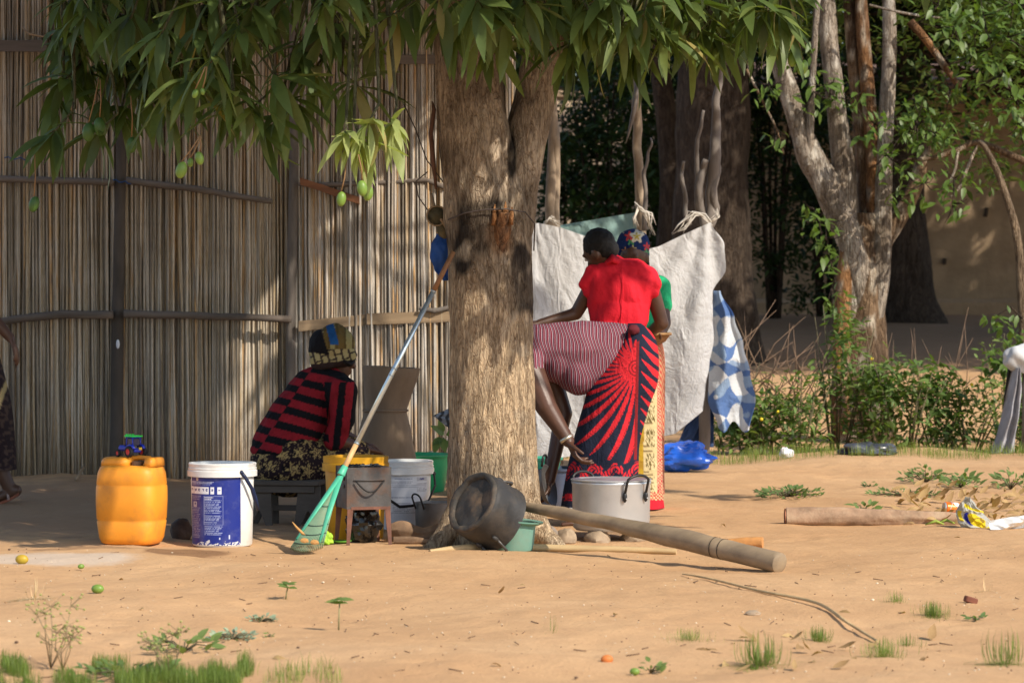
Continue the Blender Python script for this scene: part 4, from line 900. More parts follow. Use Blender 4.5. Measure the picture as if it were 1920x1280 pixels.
# ---------------------------------------------------------------- tarpaulin shelter
def clothmat(name, col=None, trans=.3, var=.12, dirt=None):
    t = NT(name); co = t.coord(); base = t.new('ShaderNodeAttribute', attribute_name='Col').outputs['Color'] if col is None else (*col, 1)
    c = t.mix(1.0, base, t.ramp(t.noise(co, 5, 5, .6), [(.3, (1-var,)*3), (.7, (1+var*.6,)*3)]), 'MULTIPLY')
    if dirt: c = t.mix(t.ramp(t.noise(co, 2.2, 6, .65), [(.5, (0, 0, 0)), (.72, (.6,)*3)]), c, (*dirt, 1))
    rg = t.math('ADD', t.math('ABSOLUTE', t.math('SUBTRACT', t.noise(t.scale(co, (1, 1, .6)), 6, 4, .55, 1.8), .5)), t.math('MULTIPLY', t.math('ABSOLUTE', t.math('SUBTRACT', t.noise(co, 17, 4, .55, 1.2), .5)), .5))
    t.bump(t.math('ADD', t.math('MULTIPLY', rg, -2.0), t.math('MULTIPLY', t.noise(co, 160, 2), .06)), .5, .03); t.fin(c, .7, 0, .3)
    tr = t.new('ShaderNodeBsdfTranslucent'); t.put(tr.inputs[0], c); mx = t.new('ShaderNodeMixShader'); mx.inputs[0].default_value = trans
    t.t.links.new(t.b.outputs[0], mx.inputs[1]); t.t.links.new(tr.outputs[0], mx.inputs[2]); t.t.links.new(mx.outputs[0], t.out.inputs[0]); return t.m
def pl(xs, t):
    k = max(0, min(1, t))*(len(xs)-1); i = min(len(xs)-2, int(k)); f = k-i; f = f*f*(3-2*f)
    return lerp(xs[i], xs[i+1], f)
def tarp():
    d = 21.4; t = thing('tarpaulin', 'large dirty white tarpaulin hung between posts behind the women', 'tarpaulin', G(1170, d))
    topx = [960, 1010, 1050, 1095, 1140, 1185, 1235, 1285, 1334]; topy = [424, 418, 426, 442, 458, 474, 462, 438, 416]
    botx = [950, 1000, 1050, 1095, 1140, 1185, 1225, 1265, 1318]; boty = [862, 862, 858, 850, 842, 832, 822, 812, 770]
    rx = [0, 26, 30, 8, 10, 14, 8, 2, 0]
    def f(u, v):
        tx, ty, bx, by = pl(topx, u), pl(topy, u), pl(botx, u), pl(boty, u)
        px = lerp(tx, bx, v)+pl(rx, v)*sstep(.72, 1, u)-4*math.sin(v*5)*(1-u); py = lerp(ty, by, v)
        fan = math.atan2(px-1328, py-400+30)*9                    # folds fanning out from the right tie
        w = sstep(.35, .9, u)
        dy = .034*w*math.sin(fan*1.9+ns(u*3, v*3, 1)*1.5)*min(1, .3+v)+.022*(1-w)*math.sin(u*16-v*5+2.5*ns(u*4, v*2, 2))*(.3+v*.5)
        dy += .022*ns(u*4, v*3, 3)+.022*(.5-abs(ns(u*9-v*2.5, v*2.6+u*2, 4)))+.010*(.5-abs(ns(u*22-v*9, v*7, 6)))+.003*ns(u*50, v*40, 8)
        p = W(px, py, d-.20); p.y += dy-.05*math.sin(math.pi*v); return p
    MB().grid(f, 190, 170).build('sheet', clothmat('white_tarp', (.68, .685, .69), .40, .10, (.55, .535, .51)), t)
    # teal netting strip along the back of the top edge
    def g(u, v):
        px = lerp(1040, 1206, u); py = lerp(lerp(424, 396, u), lerp(440, 470, u), v); p = W(px, py, d+.10); p.y += .03*ns(u*9, v*3, 2); return p
    MB().grid(g, 60, 10).build('net_strip', clothmat('teal_net', (.23, .36, .34), .35, .35), t)
    # knotted rags at the ties
    RAG = M('rag_white', (.62, .58, .52), .95, .25, 30, .5, 80)
    for (pts, r) in (([(1192, 382), (1205, 392), (1215, 400), (1224, 425)], .022), ([(1195, 386), (1208, 400), (1226, 440)], .010), ([(1196, 392), (1190, 410), (1194, 425)], .014), ([(1334, 420), (1318, 405), (1298, 400), (1282, 425), (1272, 438)], .020), ([(1330, 415), (1345, 405), (1338, 392)], .016), ([(1022, 420), (1035, 408), (1050, 420)], .02)):
        rm = MB()
        for q in range(7):
            o = [Vector((rnd(-1, 1)*r*(.5+.5*k), rnd(-.5, .5)*r, rnd(-1, 1)*r*.9)) for k in range(len(pts))]
            rm.tube([W(a, b, d-.16)+o[k] for k, (a, b) in enumerate(pts)], [r*.42]+[r*rnd(.3, .5)]*(len(pts)-2)+[r*.1], 5, flat=.5)
        rm.build('tie_rag', RAG, t)
    # posts that carry it
    pw = M('pole_wood', (.34, .26, .18), .85, .4, 5, .5, 40, stretch=(3, 3, 1), dirt=(.16, .12, .09), dsc=8)
    def post(pts, r, name='shelter_post'):
        return pole(name, [W(a, b, d+.06) for a, b in pts], [q*d/FPX for q in r], pw, None, 10, .02)
    tag(post([(1030, 868), (1033, 600), (1034, 330), (1036, 200), (1036, 150)], [11, 11, 11, 9, 9]), 'pale upright pole beside the trunk fork carrying the left of the tarpaulin', 'post')
    tag(post([(1050, 868), (1046, 600), (1043, 420), (1041, 235)], [9, 8, 8, 8]), 'shorter greyish pole tied next to the pale upright pole', 'post')
    tag(post([(1202, 868), (1203, 600), (1203, 440), (1197, 300), (1196, 200), (1193, 120), (1190, -20)], [9, 9, 9, 9, 9, 8, 8]), 'brown upright pole with white rag knot behind the women', 'post')
    b = thing('forked_branch_post', 'twisted grey forked branch holding the right corner of the tarpaulin', 'post', G(1325, d))
    for (pts, r) in (([(1318, 868), (1322, 640), (1326, 440), (1332, 380), (1338, 300), (1342, 240), (1346, 170), (1352, 100), (1354, 20)], [11, 11, 11, 10, 12, 9, 7, 5, 4]), ([(1330, 430), (1340, 390), (1342, 330), (1346, 290)], [9, 8, 7, 5]), ([(1326, 440), (1308, 390), (1312, 330), (1322, 300)], [8, 8, 8, 6]), ([(1312, 400), (1305, 320), (1308, 260), (1318, 210)], [6, 5, 4, 3]), ([(1292, 420), (1284, 380), (1281, 330), (1281, 300)], [5, 4, 4, 3]), ([(1203, 430), (1208, 340), (1216, 290), (1222, 255)], [5, 4, 3, 2])):
        pole('limb', [W(a, c, d-.02) for a, c in pts], [q*d/FPX for q in r], OLDWOOD, b, 9, .03)
    # split slab leaning on the middle pole
    MB().tube([W(1196, 140, d-.02), W(1190, 200, d-.03), W(1180, 245, d-.03), W(1174, 268, d-.03)], [.03, .034, .02, .004], 8, flat=.5).build('split_bark', OLDWOOD, None, label='split grey bark strip hanging off the brown upright pole', cat='bark')
    # blue and white checked sack sheet, and the dark blue piece under it
    def cc(p, u, v):
        px = CX+FPX*p.x/p.y; py = HY-FPX*(p.z-CAMH)/p.y
        a = .62*px+.78*py+40*ns(px*.018, py*.018, 1); bb = -.78*px+.62*py+40*ns(px*.018, py*.018, 7)
        k = (math.floor(a/44)+math.floor(bb/38)) % 2; m = ns(px*.03, py*.03, 3)
        return ((.09, .17, .38) if m < .2 else (.24, .34, .50)) if k == 0 else ((.60, .63, .66) if m > -.2 else (.28, .38, .54))
    def sf(u, v):
        xl = [1338, 1335, 1333, 1330, 1328, 1346]; xr = [1352, 1378, 1394, 1406, 1416, 1404]
        px = lerp(pl(xl, v), pl(xr, v), u); py = lerp(545, 800, v)+10*math.sin(u*9)*sstep(.8, 1, v); p = W(px, py, d-.12); p.y += .05*math.sin(u*8+v*3)+.05*ns(u*4, v*5, 1); return p
    s = thing('checked_sack', 'blue and white checked plastic sheet hanging at the right end of the tarpaulin', 'sheet', G(1372, d))
    MB().grid(sf, 70, 150, cc).build('sheet', clothmat('checked_plastic', None, .2), s, col=True)
    def nf(u, v):
        px = lerp(lerp(1326, 1268, v), lerp(1340, 1338, v), u); p = W(px, lerp(700, 838, v), d+.04); p.y += .04*ns(u*6, v*5, 8); return p
    MB().grid(nf, 30, 40).build('navy_sheet', clothmat('navy_plastic', (.03, .06, .15), .1), s)
tarp()
def crumple(name, c, r, mat, label, cat, seg=44, rings=30, amp=.5, fr=1.5, flatten=True):
    def dp(u): return amp*(ns(u.x*fr+c[0], u.y*fr+c[1], u.z*fr)+.5*abs(ns(u.x*fr*2.3, u.y*fr*2.3, u.z*fr*2.3+4)))
    m = MB(); m.ell(c, r, seg=seg, rings=rings, disp=dp)
    if flatten: m.v = [(x, y, max(z, tz(x, y)+.003)) for x, y, z in m.v]
    return m.build(name, mat, None, smooth=24, label=label, cat=cat)
crumple('plastic_bag', G(1285, 20.9, .10), (.17, .10, .085), M('blue_film', (.02, .12, .62), .25, .15, 20, spec=.6), 'crumpled bright blue plastic bag on the ground below the tarpaulin', 'bag')
crumple('plastic_bag', G(1625, 22.2, .02), (.17, .12, .06), M('dark_film', (.05, .055, .075), .3, .3, 20, spec=.6), 'dark plastic bag half buried in front of the shrubs', 'bag')
crumple('paper_scrap', G(1474, 22.1, .03), (.045, .03, .04), M('white_scrap', (.7, .7, .75), .7, .1), 'small white scrap at the foot of the weeds', 'scrap', 16, 12)
# ---------------------------------------------------------------- things in the yard
def R3(a, ax='Z'): return Matrix.Rotation(a, 3, ax)
PLAST = dict(rough=.42, spec=.45)
def superell(w, dpt, z, n, e=4.0, cx=0, cy=0):
    out = []
    for k in range(n):
        a = 2*math.pi*k/n; c, s = math.cos(a), math.sin(a)
        out.append(Vector((cx+w*math.copysign(abs(c)**(2/e), c), cy+dpt*math.copysign(abs(s)**(2/e), s), z)))
    return out
def loft(mb, rings, close_bottom=True, close_top=True, col=None):
    n = len(rings[0]); vs = [p for r in rings for p in r]
    fs = [(i*n+k, i*n+(k+1) % n, (i+1)*n+(k+1) % n, (i+1)*n+k) for i in range(len(rings)-1) for k in range(n)]
    if close_bottom: fs.append(tuple(range(n-1, -1, -1)))
    if close_top: fs.append(tuple((len(rings)-1)*n+k for k in range(n)))
    mb.add(vs, fs, col)
def rotz(pts, c, a):
    c = Vector(c); m = R3(a); return [m @ p+c for p in pts]
# --- yellow jerrycan
def jerrycan():
    d = 14.9; b = G(247, d); t = thing('jerrycan', 'yellow plastic jerrycan standing beside the blue bucket', 'jerrycan', b); a = -.28
    YEL = M('yellow_plastic', (.80, .305, .026), .5, .14, 5, .12, 20, spec=.35, dirt=(.46, .19, .04), dsc=7, damt=.6)
    prof = [(0, .118, .100), (.008, .130, .112), (.03, .140, .120), (.105, .150, .128), (.112, .1465, .1245), (.118, .151, .129), (.20, .1535, .131), (.268, .153, .131), (.274, .1495, .1275), (.280, .152, .130), (.33, .148, .126), (.356, .139, .117), (.366, .124, .102)]
    m = MB(); loft(m, [rotz(superell(w, q, z, 64, 3.6), b, a) for z, w, q in prof]); 
    m.v = [(x+.004*ns(x*9, z*9, 1), y+.006*ns(x*7, z*7, 4), z) for x, y, z in m.v]; m.build('body', YEL, t)
    for (cx, w) in ((-.060, .078), (.113, .030)):
        m = MB(); loft(m, [rotz(superell(w*q, .085*q, z, 32, 3.2, cx, 0), b, a) for z, q in ((.36, 1.0), (.385, .97), (.396, .9), (.402, .75))]); m.build('shoulder', YEL, t)
    MB().lathe([(.001, .36), (.026, .36), (.026, .385), (.001, .386)], b+R3(a) @ Vector((.045, -.04, 0)), 18).build('spout', M('spout_brown', (.16, .09, .05), .7), t, smooth=40)
    h = MB(); h.tube([b+R3(a) @ Vector(p) for p in ((-.03, .0, .385), (.0, 0, .398), (.05, 0, .4), (.09, 0, .396), (.11, 0, .385))], .012, 8); h.build('handle', YEL, t)
jerrycan()
# --- toy tractor on the jerrycan
def tractor():
    b = G(247, 14.9)+Vector((0, 0, .402)); t = thing('toy_tractor', 'small blue toy tractor with green roof on top of the yellow jerrycan', 'toy', b); a = 2.35    # local +x is forwards
    def L(x, y, z): return b+R3(a) @ Vector((x, y, z))
    BL = M('toy_blue', (.012, .03, .40), .35, .1, 30, spec=.5); GR = M('toy_green', (.03, .70, .08), .4, .1, 30, spec=.5); BK = M('toy_tyre', (.012, .012, .014), .7, .2, 60, .5, 150); RD = M('toy_red', (.5, .02, .02), .4, .1, 30); YL = M('toy_yellow', (.75, .50, .05), .5, .1)
    rm = R3(a)
    m = MB(); m.box(L(-.012, 0, .032), (.070, .042, .020), rm, .004); m.box(L(.050, 0, .040), (.070, .036, .026), rm, .008); m.build('body', BL, t, smooth=30)
    for y in (-.030, .030):
        f = MB(); f.tube([L(-.056, y, .040), L(-.044, y, .055), L(-.024, y, .057), L(-.008, y, .050)], .009, 6, flat=.6); f.build('mudguard', BL, t)
    cb = MB()
    for (x, y) in ((-.038, -.024), (-.038, .024), (.012, -.022), (.012, .022)): cb.tube([L(x, y, .050), L(x*.9, y*.92, .094)], .0032, 6)
    cb.box(L(-.013, 0, .092), (.056, .050, .004), rm); cb.build('cab_frame', BL, t)
    MB().box(L(-.013, 0, .071), (.044, .040, .036), rm, .003).build('cab_window', M('toy_glass', (.015, .02, .07), .2, .1, spec=.6), t, smooth=False)
    r = MB(); r.box(L(-.013, 0, .098), (.066, .062, .007), rm, .002)
    for y in (-.018, 0, .018): r.box(L(.014, y, .104), (.008, .010, .006), rm, .001)
    r.build('roof', GR, t, smooth=30)
    MB().box(L(-.050, -.012, .040), (.003, .018, .012), rm, .001).build('rear_plate', YL, t, smooth=False)
    MB().box(L(-.049, .022, .046), (.003, .008, .004), rm).build('rear_lamp', YL, t, smooth=False)
    MB().tube([L(.035, .012, .05), L(.035, .012, .085)], .003, 6).build('exhaust', BK, t)
    for (x, y, r0, w) in ((-.030, -.040, .026, .016), (-.030, .040, .026, .016), (.060, -.034, .017, .012), (.060, .034, .017, .012)):
        ax = R3(a) @ Vector((0, 1, 0)); c = L(x, y, r0)
        wh = MB().lathe([(r0*.55, -w*.5), (r0*.92, -w*.5), (r0, -w*.3), (r0, w*.3), (r0*.92, w*.5), (r0*.55, w*.5), (r0*.55, -w*.5)], c, 20, ax).build('wheel', BK, t, smooth=40)
        MB().lathe([(.0005, -w*.42), (r0*.54, -w*.46), (r0*.54, w*.46), (.0005, w*.42)], c, 14, ax).build('hub', RD, wh, smooth=40)
tractor()
# --- printed buckets
def prints(rows):
    def f(px, py):
        for (x0, x1, y0, y1, kind, c) in rows:
            if x0 <= px <= x1 and y0 <= py <= y1:
                if kind == 'fill': return c
                if kind == 'text':
                    li = (py-y0)/2.9; k = math.floor(li); end = x1-(x1-x0)*(.22*((k*37) % 7)/7)
                    if li-k < .55 and px < end and ns(px*.9, k*3.1, x0) > -.28: return c
                if kind == 'icon':
                    u, v = (px-x0)/(x1-x0), (py-y0)/(y1-y0)
                    return (.03, .04, .2) if math.hypot(u-.5-.15*ns(x0, 2, 1), (v-.42)*1.2) < .26 and ns(px*.5, py*.5, x0) > -.2 else c
                if kind == 'box':
                    if min(px-x0, x1-px) < .8 or min(py-y0, y1-py) < .8: return c
        return None
    return f
def bucket(name, label, cpx, d, rtop, rbot, h, rimh, body, rimc, lid=True, label_rows=None, lab_range=None, lab_bg=None, wear=None, handle=None, hmat=None):
    b = G(cpx, d); t = thing(name, label, 'bucket', b)
    z1 = h-rimh
    pr = [(.001, .004), (rbot*.96, .0), (rbot, .008), (lerp(rbot, rtop, .9), z1), (rtop*.985, z1+.002)]
    if not lid: pr += [(rtop*1.0, h*.96), (rtop*.97, h*.96), (rbot*.9, .02), (.001, .02)]
    else: pr += [(.001, z1+.003)]
    MB().lathe(pr, b, 56).build('body', body, t, smooth=50)
    r = rtop
    if lid: rp = [(r*1.03, z1-.002), (r*1.10, z1), (r*1.10, z1+rimh*.42), (r*1.075, z1+rimh*.46), (r*1.085, z1+rimh*.62), (r*1.06, z1+rimh*.66), (r*1.075, h-.004), (r*1.05, h), (r*.97, h-.002), (r*.95, h-.014), (.001, h-.014)]
    else: rp = [(r*1.0, z1-.004), (r*1.08, z1-.003), (r*1.08, z1+rimh*.5), (r*1.05, z1+rimh*.55), (r*1.06, h), (r*1.0, h+.001), (r*.98, z1)]
    MB().lathe(rp, b, 56).build('lid' if lid else 'rim', rimc, t, smooth=45)
    if label_rows:
        fn = prints(label_rows); s = FPX/d; zt = z1-.002; zb = .008
        def g(u, v):
            px = lerp(lab_range[0], lab_range[1], u); rr = lerp(rbot, rtop, (lerp(zb, zt, v))/z1*.9)+.0012
            sx = max(-1, min(1, (px-cpx)/s/rr)); an = math.asin(sx)
            return b+Vector((rr*math.sin(an), -rr*math.cos(an), lerp(zb, zt, v)))
        def cf(p, u, v):
            px = lerp(lab_range[0], lab_range[1], u); py = HY-FPX*(p.z-CAMH)/d
            c = fn(px, py)
            if wear and ns(px*.09, py*.09, 6)*.9+(py-wear)*.10 > .05+.9*0: c = (.62, .62, .62) if ns(px*.3, py*.3, 2) > -.1 else c
            return c or lab_bg
        MB().grid(g, int((lab_range[1]-lab_range[0])*1.3), int((zt-zb)*s*1.3), cf).build('label', M('label_print', attr=True, rough=.4, var=.06, spec=.4, dirt=(.35, .36, .42), dsc=14, damt=.12), t, col=True)
    if handle:
        MB().tube([Vector(p) for p in handle], .0055, 7, flat=1.6).build('handle', hmat, t)
        for p in (handle[0], handle[-1]): MB().ell(p, (.010, .010, .010), seg=8, rings=6).build('handle_lug', hmat, t)
    return t
WH = M('white_plastic', (.70, .70, .68), .45, .10, 8, dirt=(.45, .40, .33), dsc=9, damt=.35, spec=.4); NAVY = M('navy_strap', (.012, .02, .06), .5, .1)
w9 = (.55, .60, .75); dim = (.16, .19, .36)
rows = [(358, 406, 899, 905.5, 'text', (.35, .4, .6))]+[(x, x+7.5, 909.5, 922.5, 'icon', (.70, .72, .78)) for x in (359, 367, 374, 381.5, 389, 399.5, 413)]+[(387, 423.5, 926, 979.5, 'box', (.20, .24, .45)), (388.5, 405, 928, 932.5, 'text', (.6, .63, .75)), (388.5, 421, 933.5, 960, 'text', (.26, .31, .52)), (388.5, 421, 962, 973, 'text', (.26, .31, .52)), (388.5, 412, 974.5, 978, 'text', (.26, .31, .52)), (388.5, 423, 982, 998, 'text', (.28, .33, .54)), (360, 381, 926, 934, 'text', dim), (366, 373, 937, 947, 'icon', (.35, .38, .5)), (360, 380, 948, 1006, 'text', dim), (416, 418, 1003, 1007, 'fill', (.5, .55, .7)), (434, 436, 998, 1006, 'fill', (.5, .55, .7)), (372, 376, 893, 898, 'icon', (.6, .55, .45))]
b0 = G(417, 14.9)
bucket('paint_bucket', 'white lidded bucket with dark blue printed label beside the jerrycan', 417, 14.9, .147, .139, .385, .062, WH, WH, True, rows, (361.5, 455), (.008, .022, .205), 1012,
       [b0+Vector(p) for p in ((.10, -.128, .345), (.115, -.125, .325), (.145, -.10, .27), (.158, -.06, .21), (.165, 0, .165), (.150, .08, .21), (.10, .13, .345))], NAVY)
rows = [(742, 775, 893, 896, 'text', (.22, .25, .34)), (735, 776, 899, 905, 'text', (.35, .37, .42)), (783, 801, 892, 899, 'icon', (.45, .46, .5)), (783, 801, 903, 920, 'text', (.42, .43, .47)), (736, 790, 906, 912, 'text', (.38, .4, .45)), (736, 778, 928, 931, 'text', (.25, .27, .35)), (738, 772, 939, 955, 'text', (.34, .36, .42)), (736, 780, 957, 960, 'text', (.4, .42, .46))]
b1 = G(752, 16.0)
bucket('paint_bucket', 'off white lidded bucket with faint grey print behind the metal stove', 752, 16.0, .150, .140, .345, .065, WH, WH, True, rows, (702, 801), (.66, .68, .72), None,
       [b1+Vector(p) for p in ((-.157, -.03, .27), (-.12, -.15, .20), (-.06, -.185, .165), (.0, -.19, .125), (.06, -.185, .13), (.14, -.12, .15), (.172, -.05, .22), (.165, -.02, .28))], M('black_strap', (.015, .015, .018), .5, .1))
YB = M('ochre_plastic', (.62, .31, .012), .45, .12, 8, dirt=(.30, .15, .02), dsc=6, damt=.5)
bucket('plastic_bucket', 'open ochre yellow bucket standing right behind the metal stove', 667, 15.3, .148, .132, .395, .065, YB, YB, False)
# --- charcoal stove
def stove():
    a = .31; c = G(681, 15.02); w = .203; t = thing('charcoal_stove', 'square rusty metal charcoal stove on four legs beside the rake', 'stove', c)
    ME = M('burnt_steel', (.095, .088, .085), .62, .45, 12, .35, 60, metal=.35, spec=.4, dirt=(.15, .070, .035), dsc=9, damt=.7); RU = M('rusty_leg', (.17, .075, .050), .75, .4, 14, .4, 60, dirt=(.07, .05, .045)); BK = M('black_iron', (.018, .017, .017), .5, .3, 20, metal=.3)
    rm = R3(a)
    def L(x, y, z): return c+rm @ Vector((x, y, z))
    z0, z1 = .168, .362; hw = w/2
    for (x, y, sx, sy, nm) in ((0, -hw, w+.012, .004, 'front_plate'), (0, hw, w+.012, .004, 'back_plate'), (-hw, 0, .004, w-.006, 'side_plate'), (hw, 0, .004, w-.006, 'side_plate')):
        m = MB(); m.box(L(x, y, (z0+z1)/2), (sx, sy, z1-z0), rm, .0015); m.v = [(px+.003*ns(px*15, pz*15, 1), py+.003*ns(px*15, pz*15, 4), pz) for px, py, pz in m.v]; m.build(nm, ME, t, smooth=False)
    MB().box(L(0, 0, z0+.012), (w-.01, w-.01, .004), rm).build('ash_tray', RU, t, smooth=False)
    MB().box(L(0, -hw-.004, z0+.004), (w-.03, .004, .014), rm).build('tray_lip', RU, t, smooth=False)
    for (sx, sy) in ((-1, -1), (1, -1), (-1, 1), (1, 1)):
        m = MB(); q = []
        for z, r, o in ((0, .009, .010), (z0+.012, .017, .0)):
            q.append([L(sx*(hw+.002+o*.6)-sx*0 + ex*r*1.0*(-sx if ex < 0 else 0)*0 + (0 if ex == 0 else -sx*r*1.7), sy*(hw+.003+o*.4)+(0 if ey == 0 else -sy*.005), z) for ex, ey in ((0, 0), (1, 0), (1, 1), (0, 1))])
        loft(m, q); m.build('leg', RU, t, smooth=False)
    for (z, r) in ((.31, .012), (.272, .010)): MB().lathe([(.0005, -.001), (r, -.001), (r, .001), (.0005, .001)], L(-hw-.004, -.045, z), 14, rm @ Vector((1, 0, 0))).build('air_hole', BK, t)
    MB().tube([L(-.068+.136*k/14, -hw-.020-.012*math.sin(math.pi*k/14), .300-.052*math.sin(math.pi*k/14)) for k in range(15)], .0042, 7).build('handle', BK, t)
    MB().tube([L(-.075, -hw-.008, .302), L(.075, -hw-.008, .302)], .003, 6).build('handle_bar', ME, t)
    g = MB(); 
    for k in range(7): g.box(L(0, -.08+.027*k, z1-.006), (w-.012, .008, .004), rm)
    g.build('grate', ME, t, smooth=False)
    cm = MB()
    for k in range(30):
        s = rnd(.008, .018); cm.ell(L(rnd(-.085, .085), rnd(-.085, .085), z1-.002+rnd(0, .006)), (s, s*rnd(.6, 1.2), s*.6), R3(rnd(0, 3)), 6, 4)
    cm.build('charcoal', M('charcoal', (.02, .019, .019), .6, .4, 60), t, smooth=False, kind='stuff')
    for k in range(4): MB().box(L(rnd(-.05, .06), rnd(-.08, -.02), z1+.008), (rnd(.03, .05), .008, .003), R3(rnd(-.5, .5))).build('foil_strip', M('foil', (.6, .6, .6), .3, .1, metal=.8), t, smooth=False)
stove()
def film(name, c, r, mat, label, cat, seed=1, amp=.35):
    def dp(u): return amp*(ns(u.x*2.5+seed, u.y*2.5, u.z*2.5)+.6*abs(ns(u.x*6, u.y*6, u.z*6+seed)))
    m = MB(); m.ell(c, r, seg=34, rings=24, disp=dp); m.v = [(x, y, max(z, tz(x, y)+.003)) for x, y, z in m.v]; return m.build(name, mat, None, smooth=26, label=label, cat=cat)
film('plastic_bag', G(682, 15.07)+Vector((0, 0, .085)), (.075, .06, .085), M('black_film', (.014, .013, .012), .22, .3, 20, spec=.6), 'black plastic bag stuffed underneath the metal stove', 'bag')
film('lime_rag', G(612, 14.95)+Vector((0, 0, .02)), (.030, .03, .035), M('lime_cloth', (.35, .60, .05), .8, .2, 30), 'small lime green rag on the ground left of the stove', 'rag', 5)
MB().lathe([(.001, .0), (.035, .004), (.05, .012), (.048, .014), (.03, .008), (.001, .006)], G(640, 15.02), 24).build('green_saucer', M('saucer_green', (.10, .28, .03), .5, .1), None, label='flat green dish on the ground between rag and stove', cat='dish')
# --- fan rake leaning on the trunk
def rake():
    top = W(850, 472, 14.80); neck = W(640, 888, 14.62); t = thing('leaf_rake', 'green fan rake with silver and wooden pole leaning against the mango trunk', 'rake', W(585, 1030, 14.45))
    ax = (top-neck)
    def at(f): return neck+ax*f
    MB().tube([at(-.02), at(.135)], .0125, 12).build('wooden_handle', M('pine_handle', (.56, .35, .16), .6, .25, 9, stretch=(3, 3, 1), dirt=(.35, .2, .1)), t)
    MB().tube([at(.135), at(.82)], .0115, 14).build('metal_pole', M('silver_pole', (.62, .70, .72), .28, .15, 30, metal=.75, spec=.5, dirt=(.42, .45, .45)), t)
    MB().tube([at(.82), at(1.0)], .012, 12).build('brown_grip', M('brown_grip', (.22, .105, .045), .6, .25, 20), t)
    for f in (.135, .44, .47, .82): MB().tube([at(f-.003), at(f+.003)], .0135, 12).build('collar', M('collar_grey', (.35, .4, .42), .4, metal=.4), t)
    TE = M('teal_plastic', (.075, .42, .27), .42, .12, 14, spec=.4, dirt=(.10, .30, .20), dsc=10); TD = M('dull_teal', (.16, .27, .17), .55, .2, 14, dirt=(.25, .2, .12))
    a, bl, br = neck, W(544, 1028, 14.40), W(604, 1026, 14.40)
    MB().tube([at(-.005), at(-.0), at(.035)], [.020, .019, .0145], 12).build('socket', TE, t)
    for nm, e in (('frame_bar', W(556, 1010, 14.42)), ('frame_bar', W(598, 1018, 14.40))):
        MB().tube([a, a.lerp(e, .5)+Vector((0, -.01, 0)), e], [.015, .014, .007], 8, flat=.5).build(nm, TE, t)
    # tines, fanned and bent at the tip
    nt = 19
    def tine(u, v):
        p = a.lerp(bl.lerp(br, u), v); p += Vector((0, -.03*math.sin(math.pi*u)*v, 0)); return p
    for k in range(nt):
        u = k/(nt-1); L_ = .98+.05*math.sin(math.pi*u)
        P = [tine(u, .18), tine(u, .5), tine(u, .8), tine(u, L_)]; e = P[-1]; P.append(e+Vector((-.004, .022, -.012))); MB().tube(P, [.003, .0036, .0036, .003, .002], 5).build('tine', TD, t)
    m = MB(); m.grid(lambda u, v: tine(u, .22+.68*v)+Vector((0, .006, 0)), 18, 14); m.build('fan_web', M('web_mesh', (.17, .22, .12), .7, .3, 30, dirt=(.3, .2, .1)), t)
    for v in (.42, .68, .80, .92):
        MB().tube([tine(u/12, v+.02*math.sin(math.pi*u/12))+Vector((0, -.006, 0)) for u in range(13)], .0028, 5).build('cross_band', M('band_dark', (.05, .09, .07), .6), t)
    m = MB(); m.tube([W(548, 978, 14.33), W(556, 988, 14.33), W(566, 998, 14.34), W(572, 1002, 14.36)], [.004, .010, .013, .004], 7, flat=.5); m.build('leaf_caught', M('tan_leaf', (.50, .27, .09), .8, .3, 20), None, label='curled tan leaf caught on the rake head', cat='leaf')
    for (px, py) in ((571, 1013), (590, 1016)): film('leaf_caught', W(px, py, 14.355), (.017, .003, .010), M('tan_leaf'), 'small tan leaf scrap in the %s tines of the rake' % ('left' if px < 580 else 'right'), 'leaf', px*.01)
rake()
# --- wooden mortar
def mortar():
    d = 17.5; b = G(722, d); t = thing('wooden_mortar', 'tall carved wooden mortar standing behind the buckets', 'mortar', b); s = d/FPX
    MW = M('mortar_wood', (.23, .165, .11), .8, .3, 6, .5, 26, stretch=(1, 1, .4), dirt=(.13, .095, .07), dsc=5)
    rings = [(951, 56), (930, 60), (860, 58), (800, 47), (778, 41), (772, 39), (740, 44), (712, 50), (700, 53), (690, 54)]
    pr = [(.001, 0)]+[(w*s, .0+(951-y)*s) for y, w in rings]+[(48*s, (951-691)*s), (40*s, (951-735)*s), (.001, (951-780)*s)]
    m = MB(); m.lathe(pr, b, 40)
    ax = Vector((0, 0, 1))
    out = []
    for x, y, z in m.v:
        f = sstep(.45, .8, z-b.z); out.append((x+.035*f+.006*ns(x*8, y*8, z*6), y+.01*ns(x*8, z*5, 3), z-.05*(x-b.x)*f+.004*ns(x*14, y*14, 2)))
    m.v = out; m.build('body', MW, t, smooth=60)
    r = MB(); r.lathe([(40*s, .515), (43.5*s, .520), (43.5*s, .528), (40*s, .533)], b+Vector((.002, 0, 0)), 36); r.build('waist_ring', MW, t, smooth=40)
mortar()
